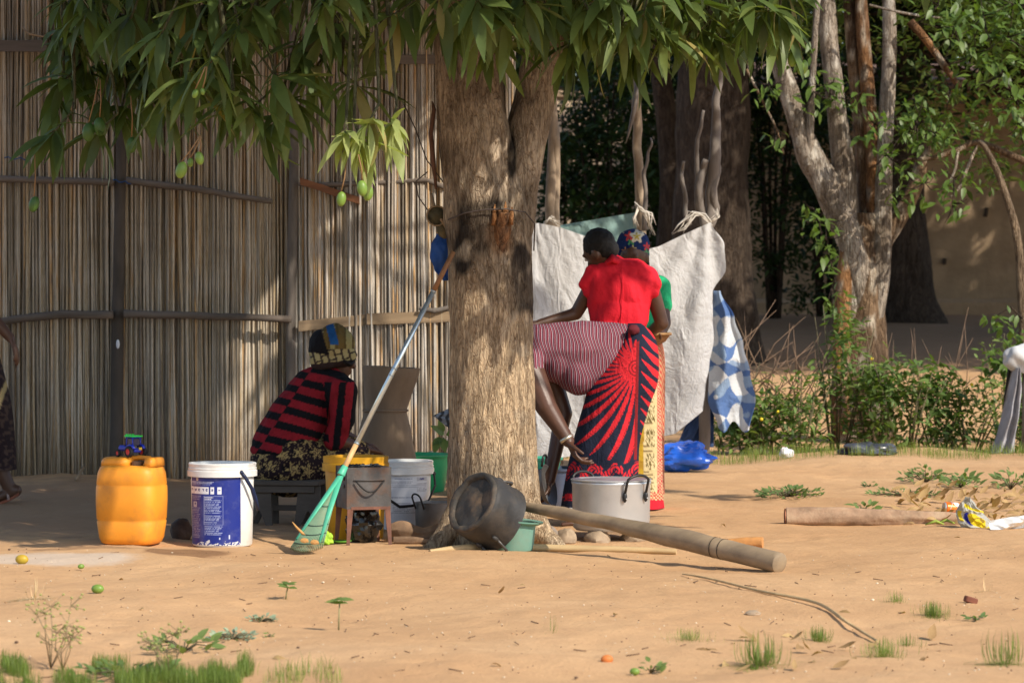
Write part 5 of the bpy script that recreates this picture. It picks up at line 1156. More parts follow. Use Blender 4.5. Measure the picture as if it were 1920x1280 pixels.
# --- basins
def basin(name, label, px, d, r, h, mat, tilt=0.0, dz=0):
    b = G(px, d, dz); pr = [(.001, 0), (r*.72, 0), (r*.80, .01), (r*.95, h*.82), (r*.96, h-.012), (r*1.04, h-.010), (r*1.05, h), (r*.98, h+.002), (r*.93, h*.85), (r*.77, .015), (.001, .012)]
    t = thing(name, label, 'basin', b); m = MB(); m.lathe(pr[:5], b, 48); m.lathe(pr[7:], b, 48); m.build('bowl', mat, t, smooth=60); MB().lathe(pr[4:8], b, 48).build('rim', mat, t, smooth=60); return t
basin('plastic_basin', 'bright green plastic basin behind the white bucket left of the trunk', 768, 19.0, .255, .225, M('green_plastic', (.03, .42, .16), .4, .1, 8, spec=.4, dirt=(.03, .28, .12)))
basin('plastic_basin', 'blue grey plastic tub right of the trunk by the bending woman', 1035, 17.3, .175, .235, M('slate_plastic', (.075, .10, .165), .45, .15, 8, dirt=(.12, .12, .14)))
basin('plastic_basin', 'light teal basin nested in the blue grey tub', 1005, 17.3, .14, .12, M('aqua_plastic', (.06, .38, .26), .4, .1, 8), dz=.17)
# --- pots
ALU = M('aluminium', (.56, .58, .60), .40, .14, 14, .12, 40, metal=.65, spec=.5, dirt=(.36, .33, .29), dsc=3.5, damt=.35)
BKH = M('black_handle', (.014, .014, .015), .45, .2, 20, spec=.45)
def loop(c, out, side, w, ln, up, r=.007, n=14):
    """U-shaped handle: feet at c +- side*w, bowed out along 'out' and 'up'"""
    P = []
    for k in range(n+1):
        a = math.pi*k/n; x = -math.cos(a); y = math.sin(a)**.55 if 0 < k < n else 0; P.append(c+side*(w*max(-1, min(1, x*1.25)))+(out*ln+up)*y)
    m = MB(); m.tube(P, r, 8); return m
def silver_pot():
    d = 15.2; b = G(1146, d); zb = .050; r = .186; h = .232; c = b+Vector((0, 0, zb-b.z)); t = thing('cooking_pot', 'big silver cooking pot with black handles standing on stones', 'pot', c)
    MB().lathe([(.001, 0), (r*.90, 0), (r*.97, .012), (r*.985, .05), (r, h-.02), (r*1.015, h-.012), (r*1.02, h-.004), (r*1.0, h), (r*.97, h-.008), (r*.96, .03), (.001, .02)], c, 72).build('body', ALU, t, smooth=50)
    MB().lathe([(r*.99, h+.001), (r*1.035, h+.003), (r*1.035, h+.008), (r*.985, h+.010), (r*.93, h+.003), (r*.5, h+.010), (.001, h+.012)], c, 72).build('lid', ALU, t, smooth=40)
    for an, nm in ((-.95, 'handle'), (math.pi-1.05+.15, 'handle')):
        o = Vector((math.cos(an), math.sin(an), 0)); s = Vector((-o.y, o.x, 0)); cc = c+o*(r*1.005)+Vector((0, 0, h-.055))
        hd = loop(cc, o, s, .062, .030, Vector((0, 0, .090)), .0065).build(nm, BKH, t)
        for k in (-1, 1):
            f = MB(); f.ell(cc+s*k*.062+Vector((0, 0, -.012)), (.011, .011, .026), seg=10, rings=8); f.build('foot', BKH, hd)
            MB().ell(cc+s*k*.062+o*.012+Vector((0, 0, -.02)), (.004, .004, .004), seg=7, rings=5).build('rivet', ALU, hd)
silver_pot()
def small_pot():
    d = 15.75; b = G(818, d)+Vector((0, 0, .03)); r = .105; h = .125; t = thing('cooking_pot', 'small dull grey pot half hidden behind the left side of the trunk', 'pot', b)
    MB().lathe([(.001, 0), (r*.9, 0), (r*.97, .01), (r, h-.006), (r*1.03, h-.004), (r*1.03, h), (r*.98, h), (r*.93, .02), (.001, .012)], b, 44).build('body', M('dull_aluminium', (.22, .21, .205), .5, .3, 10, .2, 40, metal=.6, dirt=(.08, .07, .06)), t, smooth=50)
    o = Vector((-.75, -.66, 0)).normalized(); s = Vector((-o.y, o.x, 0)); loop(b+o*r+Vector((0, 0, h-.03)), o, s, .032, .03, Vector((0, 0, .075)), .0045).build('handle', BKH, t)
small_pot()
def black_pot():
    ax = Vector((.68, .58, -.45)).normalized(); c = W(884, 940, 14.47); r = .152; h = .185
    t = thing('cooking_pot', 'large soot black pot tipped on its side against the trunk', 'pot', Vector((c.x+.1, c.y+.1, 0)))
    SO = M('soot', (.026, .025, .025), .62, .5, 10, .5, 40, spec=.4, dirt=(.10, .075, .05), dsc=9, damt=.35); SE = M('soot_edge', (.045, .040, .034), .7, .5, 14, .8, 30, dirt=(.22, .14, .08), dsc=8, damt=.55)
    m = MB(); m.lathe([(r*.80, .018), (r*.90, .006), (r*.97, .012), (r*1.0, .035), (r*1.02, h*.5), (r*1.01, h), (r*1.04, h+.006), (r*.99, h+.008), (r*.96, h*.5), (r*.94, .03), (.001, .03)], c, 64, ax); 
    m.v = [(x+.004*ns(x*12, y*12, z*12), y, z+.004*ns(x*12, y*12, z*12+7)) for x, y, z in m.v]; m.build('body', SO, t, smooth=50)
    m = MB(); m.lathe([(r*.97, .014), (r*.955, .0), (r*.88, -.004), (r*.78, .004), (r*.77, .018)], c, 64, ax); m.v = [(x+.006*ns(x*20, y*20, z*20), y, z+.006*ns(x*20, y*20, z*20+7)) for x, y, z in m.v]; m.build('base_edge', SE, t)
    m = MB(); m.lathe([(.0005, .012), (r*.3, .010), (r*.35, .014), (r*.6, .014), (r*.78, .016)], c, 48, ax); m.v = [(x, y+.004*ns(x*25, y*25, z*25), z) for x, y, z in m.v]; m.build('base', SE, t)
    # handles
    u1 = Vector((0, 0, 1)); u1 = (u1-ax*u1.dot(ax)).normalized(); v1 = ax.cross(u1)
    for an in (2.75, 2.75+math.pi):
        o = u1*math.cos(an)+v1*math.sin(an)
        if o.y > 0.3: o = o
        s = ax.cross(o).normalized(); cc = c+ax*(h*.72)+o*(r*1.01)
        hd = loop(cc, o, s, .050, .030, ax*.085, .0068).build('handle', M('worn_iron', (.075, .07, .066), .45, .3, 30, metal=.5), t)
        for k in (-1, 1): MB().ell(cc+s*k*.05-ax*.012, (.012, .012, .02), ax.to_track_quat('Z', 'Y').to_matrix(), 8, 6).build('foot', SO, hd)
black_pot()
def teal_bucket():
    b = G(960, 14.58); t = thing('plastic_bowl', 'dull teal plastic bowl partly covered by the black pot', 'bowl', b); TL = M('faded_teal', (.13, .29, .235), .55, .18, 9, .1, 30, dirt=(.20, .25, .19), dsc=6)
    MB().lathe([(.001, 0), (.093, 0), (.098, .01), (.110, .128), (.104, .128), (.092, .012), (.001, .01)], b, 44).build('bowl', TL, t, smooth=50)
    MB().lathe([(.108, .124), (.128, .134), (.130, .141), (.108, .137), (.104, .125)], b, 44, axis=(.10, 0, 1)).build('rim', TL, t, smooth=40)
    MB().tube([b+Vector((x, -.111+.25*x*x, z)) for x, z in ((-.03, .12), (-.018, .10), (0, .082), (.018, .10), (.03, .12))], .004, 6).build('lug', TL, t)
teal_bucket()
# --- pestle, poles, firewood, stones
PEST = M('pestle_wood', (.27, .20, .125), .7, .42, 5, .35, 30, stretch=(.35, 1.5, 1.5), dirt=(.15, .11, .075), dsc=4)
def pestle():
    a = W(982, 950, 14.62); e = W(1455, 1052, 13.55); t = thing('wooden_pestle', 'long smooth wooden pestle lying across the teal bowl onto the sand', 'pestle', G(1215, 14.1))
    P = [a.lerp(e, k/24) for k in range(25)]; R = [.020+.010*min(1, k/4)+.016*sstep(6, 17, k)+.0005*math.sin(k*2) for k in range(25)]
    dv = (e-a).normalized(); P += [e+dv*.018, e+dv*.026]; R += [.044, .032]; P = [a-dv*.01]+P; R = [.012]+R
    m = MB(); m.tube(P, R, 22); m.v = [(x+.004*ns(x*9, y*9, z*9), y, z+.005*ns(x*7, y*7, z*7+5)+.010*math.sin(x*3.1)) for x, y, z in m.v]; m.build('shaft', PEST, t, smooth=50)
    for f in (.775, .805): q = a.lerp(e, f); q.z += .010*math.sin(q.x*3.1); MB().tube([q-dv*.0025, q+dv*.0025], .0470, 22, False).build('groove', M('groove_dark', (.06, .045, .03), .8), t)
pestle()
def log(name, pts, radii, mat, label, cat='log', amp=.12, endcol=None, sc=.8, seg=24):
    m = MB(); cols = None
    trunk_mesh(m, pts, radii, seg, 60, amp, .8, random.random()*30, None, 0, sc); n = seg; m.f.append(tuple(range(n-1, -1, -1)))
    o = m.build(name, mat, None, smooth=50, label=label, cat=cat); return o
BAMB = M('pale_pole', (.50, .36, .185), .65, .28, 6, .3, 40, stretch=(.3, 1, 1), dirt=(.30, .19, .09), dsc=5)
log('wooden_pole', [G(806, 14.42, .006), G(870, 14.5, .014), G(935, 14.58, .016), G(1060, 14.55, .012), G(1160, 14.52, .012), G(1268, 14.46, .012)], [.008, .016, .0165, .0155, .015, .013], BAMB, 'pale straight pole lying on the sand in front of the black pot', 'pole', .10, seg=12)
BRN = M('firewood_bark', (.20, .125, .075), .9, .45, 9, .8, 36, dirt=(.42, .27, .15), dsc=8, damt=.6); ORB = M('orange_bark', (.50, .235, .075), .85, .35, 9, .5, 30, dirt=(.28, .14, .06), dsc=7); GBK = M('log_bark', (.30, .195, .125), .92, .45, 12, 1.0, 50, dirt=(.48, .36, .24), dsc=10, damt=.5)
log('firewood', [G(730, 15.1, .055), G(752, 15.1, .06), G(776, 15.12, .045), G(800, 15.1, .042), G(836, 15.1, .075)], [.028, .042, .034, .03, .026], BRN, 'knotted firewood branch in front of the small grey pot', 'firewood', .28)
log('firewood', [G(738, 14.98, .018), G(770, 14.98, .018), G(806, 14.96, .016)], [.018, .020, .012], BRN, 'split firewood stick at the left foot of the trunk', 'firewood', .25)
log('firewood', [G(1330, 14.75, .022), G(1362, 14.72, .024), G(1400, 14.7, .028), G(1430, 14.68, .032)], [.012, .020, .026, .026], ORB, 'orange barked stick end behind the pestle', 'firewood', .16)
log('firewood', [G(1205, 15.55, .012), G(1235, 15.6, .014), G(1272, 15.62, .012)], [.010, .012, .008], BRN, 'thin twig on the sand right of the silver pot', 'firewood', .2)
log('fallen_log', [G(1474, 16.15, .040), G(1560, 16.15, .042), G(1650, 16.2, .038), G(1730, 16.2, .034), G(1800, 16.25, .030)], [.046, .046, .042, .038, .030], GBK, 'rough brown log lying on the sand at right', 'log', .16, seg=32)
MB().lathe([(.0005, -.002), (.040, -.002), (.043, .004)], G(1474, 16.15, .040)+Vector((-.004, 0, 0)), 20, (-1, 0, 0)).build('cut_end', M('cut_wood', (.30, .13, .075), .85, .3, 30), bpy.data.objects['fallen_log'])
log('long_reed', [G(1280, D(1083), .010), G(1330, D(1095), .012), G(1420, D(1117), .012), G(1530, D(1136), .014), G(1590, D(1165), .016), G(1645, D(1195), .010)], [.0035, .005, .005, .006, .006, .005], BAMB, 'long thin dry reed stretched across the right foreground sand', 'reed', .2, seg=8)
def rock(px, d, r, label, mat, dz=.4, sd=0):
    m = MB(); m.ell(G(px, d)+Vector((0, 0, r[2]*dz)), r, R3(sd), 18, 12, disp=lambda u: .22*ns(u.x*1.6+sd, u.y*1.6, u.z*1.6)+.10*ns(u.x*4, u.y*4+sd, u.z*4)); return m.build('stone', mat, None, smooth=38, label=label, cat='stone')
ST = M('pale_stone', (.36, .27, .18), .9, .35, 10, .6, 30, dirt=(.14, .10, .075), dsc=9); SD = M('dark_stone', (.085, .05, .035), .8, .5, 12, .6, 30, dirt=(.20, .15, .12), dsc=9); SG = M('grey_stone', (.25, .205, .165), .9, .35, 10, .6, 30)
rock(340, 15.25, (.07, .05, .065), 'dark reddish stone between the jerrycan and the blue bucket', SD, .6, 2)
rock(1026, 14.95, (.06, .05, .062), 'shadowed hearth stone just right of the teal bowl', SG, .5, 3); rock(1062, 15.0, (.065, .05, .05), 'pale round hearth stone under the left rim of the silver pot', ST, .4, 5); rock(1120, 15.08, (.09, .06, .045), 'broad hearth stone under the middle of the silver pot', ST, .2, 8); rock(1192, 15.15, (.07, .06, .04), 'low hearth stone under the right side of the silver pot', ST, .2, 1)
rock(806, 20.0, (.11, .09, .10), 'grey boulder at the foot of the pale fence', SG, .7, 4); rock(785, 19.7, (.07, .06, .07), 'pale small stone just behind the green basin', ST, .6, 6)
rock(1412, D(1148), (.028, .03, .012), 'flat pale pebble on the right foreground sand', ST, .2, 7)
MB().box(G(1820, D(1125), .012), (.050, .03, .024), R3(.3) @ R3(.3, 'Y'), .004).build('wood_chip', M('red_chip', (.17, .06, .035), .8, .3, 30), None, smooth=False, label='reddish brown wood chip on the right sand', cat='wood chip')
pole('fence_foot_log', [G(760, 20.15, .12), G(800, 20.15, .125), G(860, 20.1, .12)], [.03, .034, .03], OLDWOOD, fr, 9, .02)
# --- bench under the seated woman
def bench():
    d = 16.15; t = thing('wooden_stool', 'low rough wooden stool under the seated woman', 'stool', G(540, d)); DW = M('stool_wood', (.10, .085, .070), .8, .4, 6, .4, 30, stretch=(.4, 1, 1), dirt=(.045, .04, .035))
    z = tz(X(540, d), d); a = -.12; c = Vector((X(540, d), d, z))
    def L(x, y, h): return c+R3(a) @ Vector((x, y, h))
    MB().box(L(0, 0, .215), (.36, .24, .024), R3(a), .004).build('seat', DW, t, smooth=False)
    for y in (-.10, .10): MB().box(L(0, y, .185), (.31, .018, .035), R3(a), .002).build('apron', DW, t, smooth=False)
    for sx in (-1, 1):
        m = MB(); cx = sx*.125; pf = [(-.075, 0), (-.045, 0), (-.008, .075), (.0, .075), (.030, 0), (.062, 0), (.055, .20), (-.055, .20)]
        q = [[L(cx+x, y, h) for x, h in pf] for y in (-.095, -.07)]; loft(m, q); m.build('leg', DW, t, smooth=False)
        m = MB(); q = [[L(cx+x, y, h) for x, h in pf] for y in (.07, .095)]; loft(m, q); m.build('leg', DW, t, smooth=False)
    MB().box(L(0, 0, .085), (.30, .02, .028), R3(a), .002).build('stretcher', DW, t, smooth=False)
bench()
# --- things hung on the trunk
def hung():
    d = 15.08; t = thing('rope_bundle', 'dark knotted bundle tied to the left side of the trunk', 'bundle', W(820, 445, d)); BU = M('bundle_cloth', (.075, .065, .035), .8, .5, 25, .8, 60, dirt=(.20, .14, .07), dsc=14)
    def dp(u): return .18*ns(u.x*3, u.y*3, u.z*3)
    MB().ell(W(819, 405, d), (.045, .04, .044), seg=24, rings=16, disp=dp).build('ball', BU, t); MB().ell(W(830, 428, d), (.030, .03, .055), R3(-.3, 'Y'), 18, 12, disp=dp).build('tail', BU, t)
    for k in range(4): MB().tube([W(819, 405, d)+Vector((.047*math.cos(a*.5+k), -.03*math.sin(a*.5)-.012, .047*math.sin(a*.5+k))) for a in range(8)], .004, 5).build('cord', M('tan_cord', (.30, .22, .13), .9), t)
    MB().tube([W(808, 362, d), W(815, 392, d), W(836, 425, d-.05)], [.007, .009, .007], 7).build('stick', BOARD, t)
    def bf(u, v):
        xl = [818, 808, 806, 814, 830]; xr = [850, 856, 860, 862, 866]; px = lerp(pl(xl, v), pl(xr, v), u); p = W(px, lerp(438, 526, v), d+.02); p.y += -.05*math.sin(math.pi*u)*math.sin(math.pi*min(1, v*1.2+.1))+.012*ns(u*5, v*6, 3); return p
    s = thing('blue_bag', 'dark blue cloth bag hanging on the left side of the trunk', 'bag', W(838, 526, d)); m = MB(); m.grid(bf, 26, 34); m.build('cloth', M('blue_fabric', (.012, .06, .24), .8, .25, 14, .4, 90), s)
    MB().tube([W(826, 440, d), W(820, 425, d), W(833, 412, d), W(842, 405, d-.06)], .004, 5).build('strap', M('tan_cord'), s)
    # striped pointed cloth and a broad leaved plant behind the basin
    d = 18.6; t = thing('striped_cloth', 'pointed grey striped cloth poking out behind the trunk', 'cloth', W(850, 812, d))
    def sf(u, v):
        a = W(812, 779, d); top = W(870, 752, d); bot = W(872, 826, d); p = a.lerp(top.lerp(bot, v), u); p.y += -.05*math.sin(math.pi*v)*u+.012*math.sin(v*18)*u; return p
    def sc(p, u, v): return (.06, .065, .075) if math.sin(u*26+3*v+2*ns(u*3, v*3, 1)) > .1 else (.30, .33, .38)
    MB().grid(sf, 40, 30, sc).build('cloth', M('striped_fabric', attr=True, rough=.8, var=.15, sc=20), t, col=True)
    MB().tube([G(868, d), W(868, 760, d)], .012, 8).build('stake', OLDWOOD, t)
    t = thing('broad_leaved_plant', 'small broad leaved plant behind the green basin', 'plant', G(832, 19.4)); c = G(832, 19.4)
    MB().tube([c, W(832, 820, 19.4)], [.006, .004], 5).build('stem', M('green_stem'), t); me = tmpl_mesh('leaf', leaf_template(5, .5, .5, .2, .8), LEAF_WEED)
    for (px, py, dx, dz) in ((832, 822, -.8, -.3), (833, 815, -.5, .5), (828, 820, .2, -.6), (836, 815, .7, .3), (830, 812, -.2, .9), (838, 825, .5, -.7), (824, 818, -.3, -.8)): place_leaf('leaf', me, t, W(px, py, 19.4), Vector((dx, -.4, dz)), Vector((0, -.8, .6)), .10*rnd(.8, 1.2))
hung()
# --- mangoes: hanging and fallen
MG = M('green_mango', (.15, .25, .04), .42, .2, 9, spec=.4, dirt=(.28, .36, .08), dsc=5, damt=.5); MGD = M('dark_green_mango', (.055, .12, .025), .45, .2, 9); MGO = M('ripe_mango', (.45, .30, .03), .45, .35, 7, dirt=(.24, .30, .04), dsc=6, damt=.8)
def mango(px, py, d, l, label, mat, stalk=None, tilt=0.0, group=None):
    l *= .88; c = W(px, py, d); t = thing('mango', label, 'mango', c-Vector((0, 0, l*.5)), group)
    MB().ell(c, (l*.33, l*.30, l*.5), R3(tilt, 'Y'), 16, 12, disp=lambda u: .08*u.x*u.z).build('fruit', mat, t)
    if stalk: MB().tube([W(stalk[0], stalk[1], d), W(lerp(stalk[0], px, .6)+2, lerp(stalk[1], py, .45), d), c+Vector((0, 0, l*.48))], [.003, .0028, .0025], 5).build('stalk', M('mango_stalk', (.28, .16, .07), .7), t)
for (px, py, d, l, lab, mat, sk, ti) in ((340, 319, 13.6, .083, 'largest bright mango of the trio hanging before the fence', MG, (375, 255), .2), (374, 297, 13.6, .065, 'mango at the right of the hanging trio', MG, (376, 255), -.3), (357, 305, 13.65, .045, 'smallest mango in the middle of the hanging trio', MG, (376, 258), 0), (366, 176, 13.5, .045, 'small mango under the bright leaf rosette at upper left', MG, (385, 125), .3), (380, 172, 13.5, .034, 'tiny mango beside the small one under the bright rosette', MG, (388, 125), -.2),
                                       (166, 248, 14.8, .10, 'dark mango left of the pair in the shaded leaves', MGD, (185, 150), 0), (187, 238, 14.8, .10, 'dark mango right of the pair in the shaded leaves', MGD, (188, 150), -.2), (247, 272, 14.8, .085, 'dark mango hanging alone by the dark fence post', MGD, (245, 180), 0), (64, 383, 14.9, .085, 'lone dark mango hanging lowest at far left', MGD, (65, 290), .2), (640, 373, 13.3, .07, 'mango hanging lowest under the pale young leaves', MG, (650, 300), 0), (679, 353, 13.25, .075, 'left of two mangoes under the pale young leaves', MG, (672, 290), -.2), (690, 362, 13.35, .075, 'right of two mangoes under the pale young leaves', MG, (676, 290), 0),
                                       (1487, 111, 13.9, .078, 'pale mango hanging left of the pair at upper right', MG, (1478, 40), .1), (1505, 127, 13.9, .078, 'pale mango hanging right of the pair at upper right', MG, (1482, 40), .25)): mango(px, py, d, l, lab, mat, sk, ti)
for (px, py, l, lab, mat) in ((41, 1060, .058, 'orange green mango lying on the pale ash at far left', MGO), (152, 1066, .030, 'tiny green fruit on the pale ash', MG), (183, 1120, .050, 'light green mango lying on the left foreground sand', MG), (1190, 1262, .032, 'yellow green fruit near the bottom edge', MG), (1138, 1243, .04, 'small orange brown fruit near the bottom edge', M('orange_fruit', (.55, .17, .04), .6, .2, 20))):
    d = D(py); c = G(px, d, l*.33); m = MB(); m.ell(c, (l*.5, l*.36, l*.36), R3(rnd(-.5, .5)), 16, 12); m.build('fallen_mango', mat, None, label=lab, cat='mango')
# --- litter by the log
def litter():
    # orange drink can
    c = G(1790, 16.9, .036); ax = Vector((.92, .25, -.10)).normalized(); t = thing('drink_can', 'crushed orange drink can with white band among dry leaves', 'can', c-Vector((0, 0, .034)))
    OR = M('can_orange', (.78, .18, .02), .35, .1, 20, metal=.2, spec=.5); r = .031
    m = MB(); m.lathe([(.001, -.062), (.022, -.062), (r, -.052), (r, .050), (.024, .058), (.023, .061), (.001, .060)], c, 28, ax); m.v = [(x+.003*ns(x*40, y*40, z*40), y, z+.004*ns(x*35, y*35, z*35)) for x, y, z in m.v]; m.build('body', OR, t, smooth=40)
    MB().lathe([(.001, .0605), (.024, .0605), (.026, .054), (.0315, .049), (.0316, .046)], c, 28, ax).build('can_end', ALU, t, smooth=40); MB().lathe([(.001, -.063), (.024, -.063), (.027, -.056)], c, 28, ax).build('can_end', ALU, t, smooth=40)
    up = Vector((0, -.75, .66)); up = (up-ax*up.dot(ax)).normalized(); sd = ax.cross(up)
    def onc(x, y, h=.0012): an = y/r; return c+ax*x+(up*math.cos(an)+sd*math.sin(an))*(r+h)
    m = MB()
    for k in range(40):
        a0, a1 = 2*math.pi*k/40, 2*math.pi*(k+1)/40; ro = .55
        P = [onc(.004, 0)]+[onc(.004+math.cos(a)*.024*math.cos(ro)-math.sin(a)*.013*math.sin(ro), math.cos(a)*.024*math.sin(ro)+math.sin(a)*.013*math.cos(ro)) for a in (a0, a1)]; m.poly(P)
    m.build('logo_panel', M('can_white', (.75, .75, .75), .4, .05), t)
    for off in (-.030, .034): MB().tube([onc(off+.006*math.sin(k*.5), -.035+.007*k, .001) for k in range(11)], .0016, 4).build('swirl', M('can_white'), t)
    cu = bpy.data.curves.new('wordmark', 'FONT'); cu.body = 'Fanta'; cu.size = .017; cu.align_x = 'CENTER'; cu.align_y = 'CENTER'; tmp = bpy.data.objects.new('wordmark', cu); COL.objects.link(tmp)
    me = bpy.data.meshes.new_from_object(tmp); bpy.data.objects.remove(tmp); ro = .55; m = MB()
    m.add([onc(.004+v.co.x*math.cos(ro)-v.co.y*math.sin(ro), -(v.co.x*math.sin(-ro)*-1*-1+v.co.y*math.cos(ro))*1, .0022) for v in me.vertices], [tuple(p.vertices) for p in me.polygons]); m.build('wordmark', M('can_blue', (.01, .02, .25), .4, .05), t)
    # clear plastic packet printed yellow and blue
    d = 15.95; b = G(1826, d); t = thing('plastic_packet', 'crumpled clear packet printed yellow and blue beside the log end', 'packet', b)
    def pf(u, v):
        xl = [1812, 1800, 1793, 1796, 1806]; xr = [1822, 1832, 1846, 1860, 1874]; px = lerp(pl(xl, v), pl(xr, v), u); py = lerp(932, 993, v)+3*ns(u*5, v*5, 1)
        p = W(px, py, d); p.y += -.05*math.sin(math.pi*u)+.035*ns(u*4, v*4, 2)+.012*ns(u*11, v*11, 4)+.05*(1-v); p.z = max(p.z, tz(p.x, p.y)+.004); return p
    def pc(p, u, v):
        a = ns(u*3.2+1, v*3.2, 5); 
        if math.hypot((u-.62)/.28, (v-.70)/.20) < 1+.5*a: return (.80, .62, .02) if math.hypot((u-.72)/.07, (v-.70)/.06) > 1 and not (abs(v-.62) < .02 and .45 < u < .8 and ns(u*30, 1, 1) > -.1) else (.35, .22, .02)
        if math.hypot((u-.34)/.14, (v-.66)/.16) < 1+.5*a: return (.02, .03, .40)
        if abs(v-.30-.35*(u-.5)) < .05 and u > .25: return (.80, .65, .03)
        if abs(u-.12) < .06 and .4 < v < .75: return (.80, .65, .03)
        if abs(v-.93) < .04 and u > .5: return (.80, .65, .03)
        return (.52, .52, .47)
    MB().grid(pf, 60, 60, pc).build('film', clothmat('packet_film', None, .35), t, col=True)
    d = 15.8; t = thing('torn_paper', 'torn strip of white paper lying at the right edge', 'paper', G(1905, d))
    def wf(u, v):
        px = lerp(1856, 1965, u); py = lerp(lerp(976, 958, u), lerp(998, 984, u), v); p = W(px, py, d); p.y += .03*math.sin(v*5+u*6)+.02*ns(u*9, v*4, 3); p.z = max(p.z, tz(p.x, p.y)+.004); return p
    MB().grid(wf, 40, 14).build('sheet', M('white_paper', (.78, .78, .76), .8, .08, 20), t)
    for (px, py, lab) in ((1755, 988, 'bright green stalk at the end of the log'), (1775, 986, 'short pale green stalk beside the packet')):
        MB().tube([G(px-20, D(py), .012), G(px, D(py), .03), G(px+15, D(py), .014)], [.006, .014, .006], 7, flat=.6).build('green_stalk', M('lime_stalk', (.28, .36, .06), .7, .3, 20), None, label=lab, cat='stalk')
litter()
# ---------------------------------------------------------------- people
SKIN = M('skin', (.085, .040, .024), .45, .18, 9, .15, 120, spec=.4)
def cap_mesh(mb, p0, p1, r0, r1, seg=14, hem=5):
    p0, p1 = Vector(p0), Vector(p1); ax = (p1-p0); L = ax.length; ax = ax.normalized() if L > 1e-6 else Vector((0, 0, 1)); pr = []
    for k in range(hem+1): a = -math.pi/2+math.pi/2*k/hem; pr.append((max(1e-4, r0*math.cos(a)), r0*math.sin(a)))
    for k in range(hem+1): a = math.pi/2*k/hem; pr.append((max(1e-4, r1*math.cos(a)), L+r1*math.sin(a)))
    mb.lathe(pr, p0, seg, ax)
    n = len(mb.v); mb.f.append(tuple(n-1-k for k in range(seg))); mb.f.append(tuple(n-len(pr)*seg+k for k in range(seg)))
TS = bpy.data.scenes.new('workbench')                 # empty side scene: modifiers are evaluated here, quickly
def blob(name, caps, mat, parent, voxel=.008, it=6, colfn=None, disp=None, fac=.5):
    """one continuous surface grown round tapered limbs and volumes"""
    mb = MB()
    for c in caps:
        if c[0] == 'c': cap_mesh(mb, *c[1:])
        else: mb.ell(c[1], c[2], c[3] if len(c) > 3 else None, 20, 14)
    me = bpy.data.meshes.new('tmp'); me.from_pydata(mb.v, [], mb.f); 
    bm = bmesh.new(); bm.from_mesh(me); bmesh.ops.remove_doubles(bm, verts=bm.verts, dist=1e-5); bmesh.ops.recalc_face_normals(bm, faces=bm.faces); bm.to_mesh(me); bm.free()
    o = bpy.data.objects.new('tmp', me); TS.collection.objects.link(o)
    r = o.modifiers.new('r', 'REMESH'); r.mode = 'VOXEL'; r.voxel_size = voxel; s = o.modifiers.new('s', 'SMOOTH'); s.iterations = it; s.factor = fac
    vl = TS.view_layers[0]; vl.update(); dg = vl.depsgraph; ev = bpy.data.meshes.new_from_object(o.evaluated_get(dg)); bpy.data.objects.remove(o)
    if disp:
        k = len(ev.vertices); co = np.empty(k*3, dtype=np.float32); no = np.empty(k*3, dtype=np.float32); ev.vertices.foreach_get('co', co); ev.vertex_normals.foreach_get('vector', no)
        co = co.reshape(-1, 3); am = np.array([disp(Vector(c)) for c in co.tolist()]); ev.vertices.foreach_set('co', (co+no.reshape(-1, 3)*am[:, None]).astype(np.float32).ravel()); ev.update()
    n = len(ev.vertices); org = WL[parent]
    if colfn:
        at = ev.color_attributes.new('Col', 'FLOAT_COLOR', 'POINT'); a = np.ones((n, 4), dtype=np.float32)
        for i, v in enumerate(ev.vertices): a[i, :3] = colfn(v.co)
        at.data.foreach_set('color', a.ravel())
    ev.transform(Matrix.Translation(-org)); ev.shade_smooth(); ev.name = name; ev.materials.clear()
    return link(name, ev, mat, parent, org)
def PX(p): return CX+FPX*p.x/p.y, HY-FPX*(p.z-CAMH)/p.y
def head_caps(hc, f, u):
    f = f.normalized(); u = (u-f*u.dot(f)).normalized(); r = f.cross(u); rot = Matrix((r, f, u)).transposed()
    P = lambda a, b, c: hc+r*a+f*b+u*c
    return [('e', hc, (.074, .093, .100), rot), ('e', P(0, .030, -.060), (.056, .058, .058), rot), ('c', P(0, .088, -.012), P(0, .104, -.036), .010, .015), ('c', P(-.012, .098, -.038), P(.012, .098, -.038), .010, .010), ('c', P(-.022, .078, -.068), P(.022, .078, -.068), .011, .011), ('c', P(-.018, .080, -.078), P(.018, .080, -.078), .010, .010),
            ('e', P(0, .066, -.102), (.024, .02, .018), rot), ('c', P(-.038, .080, .018), P(.038, .080, .018), .012, .012), ('e', P(.040, .062, -.035), (.024, .02, .022), rot), ('e', P(-.040, .062, -.035), (.024, .02, .022), rot), ('e', P(.077, -.008, -.022), (.010, .022, .033), rot), ('e', P(-.077, -.008, -.022), (.010, .022, .033), rot)]
def face_bits(t, hc, f, u):
    f = f.normalized(); u = (u-f*u.dot(f)).normalized(); r = f.cross(u)
    for s in (-1, 1):
        e = MB().ell(hc+r*s*.031+f*.083-u*.004, (.012, .012, .012), seg=12, rings=8).build('eye', M('eye_white', (.55, .5, .45), .25), t)
        MB().ell(hc+r*s*.031+f*.0915-u*.005, (.0055, .0055, .0055), seg=10, rings=6).build('iris', M('eye_dark', (.012, .008, .006), .2), e)
    MB().tube([hc+r*x+f*(.0905-abs(x)*.25)-u*(.073-abs(x)*.05) for x in (-.022, -.011, 0, .011, .022)], [.003, .0065, .007, .0065, .003], 7).build('lips', M('lip', (.12, .045, .04), .5), t)
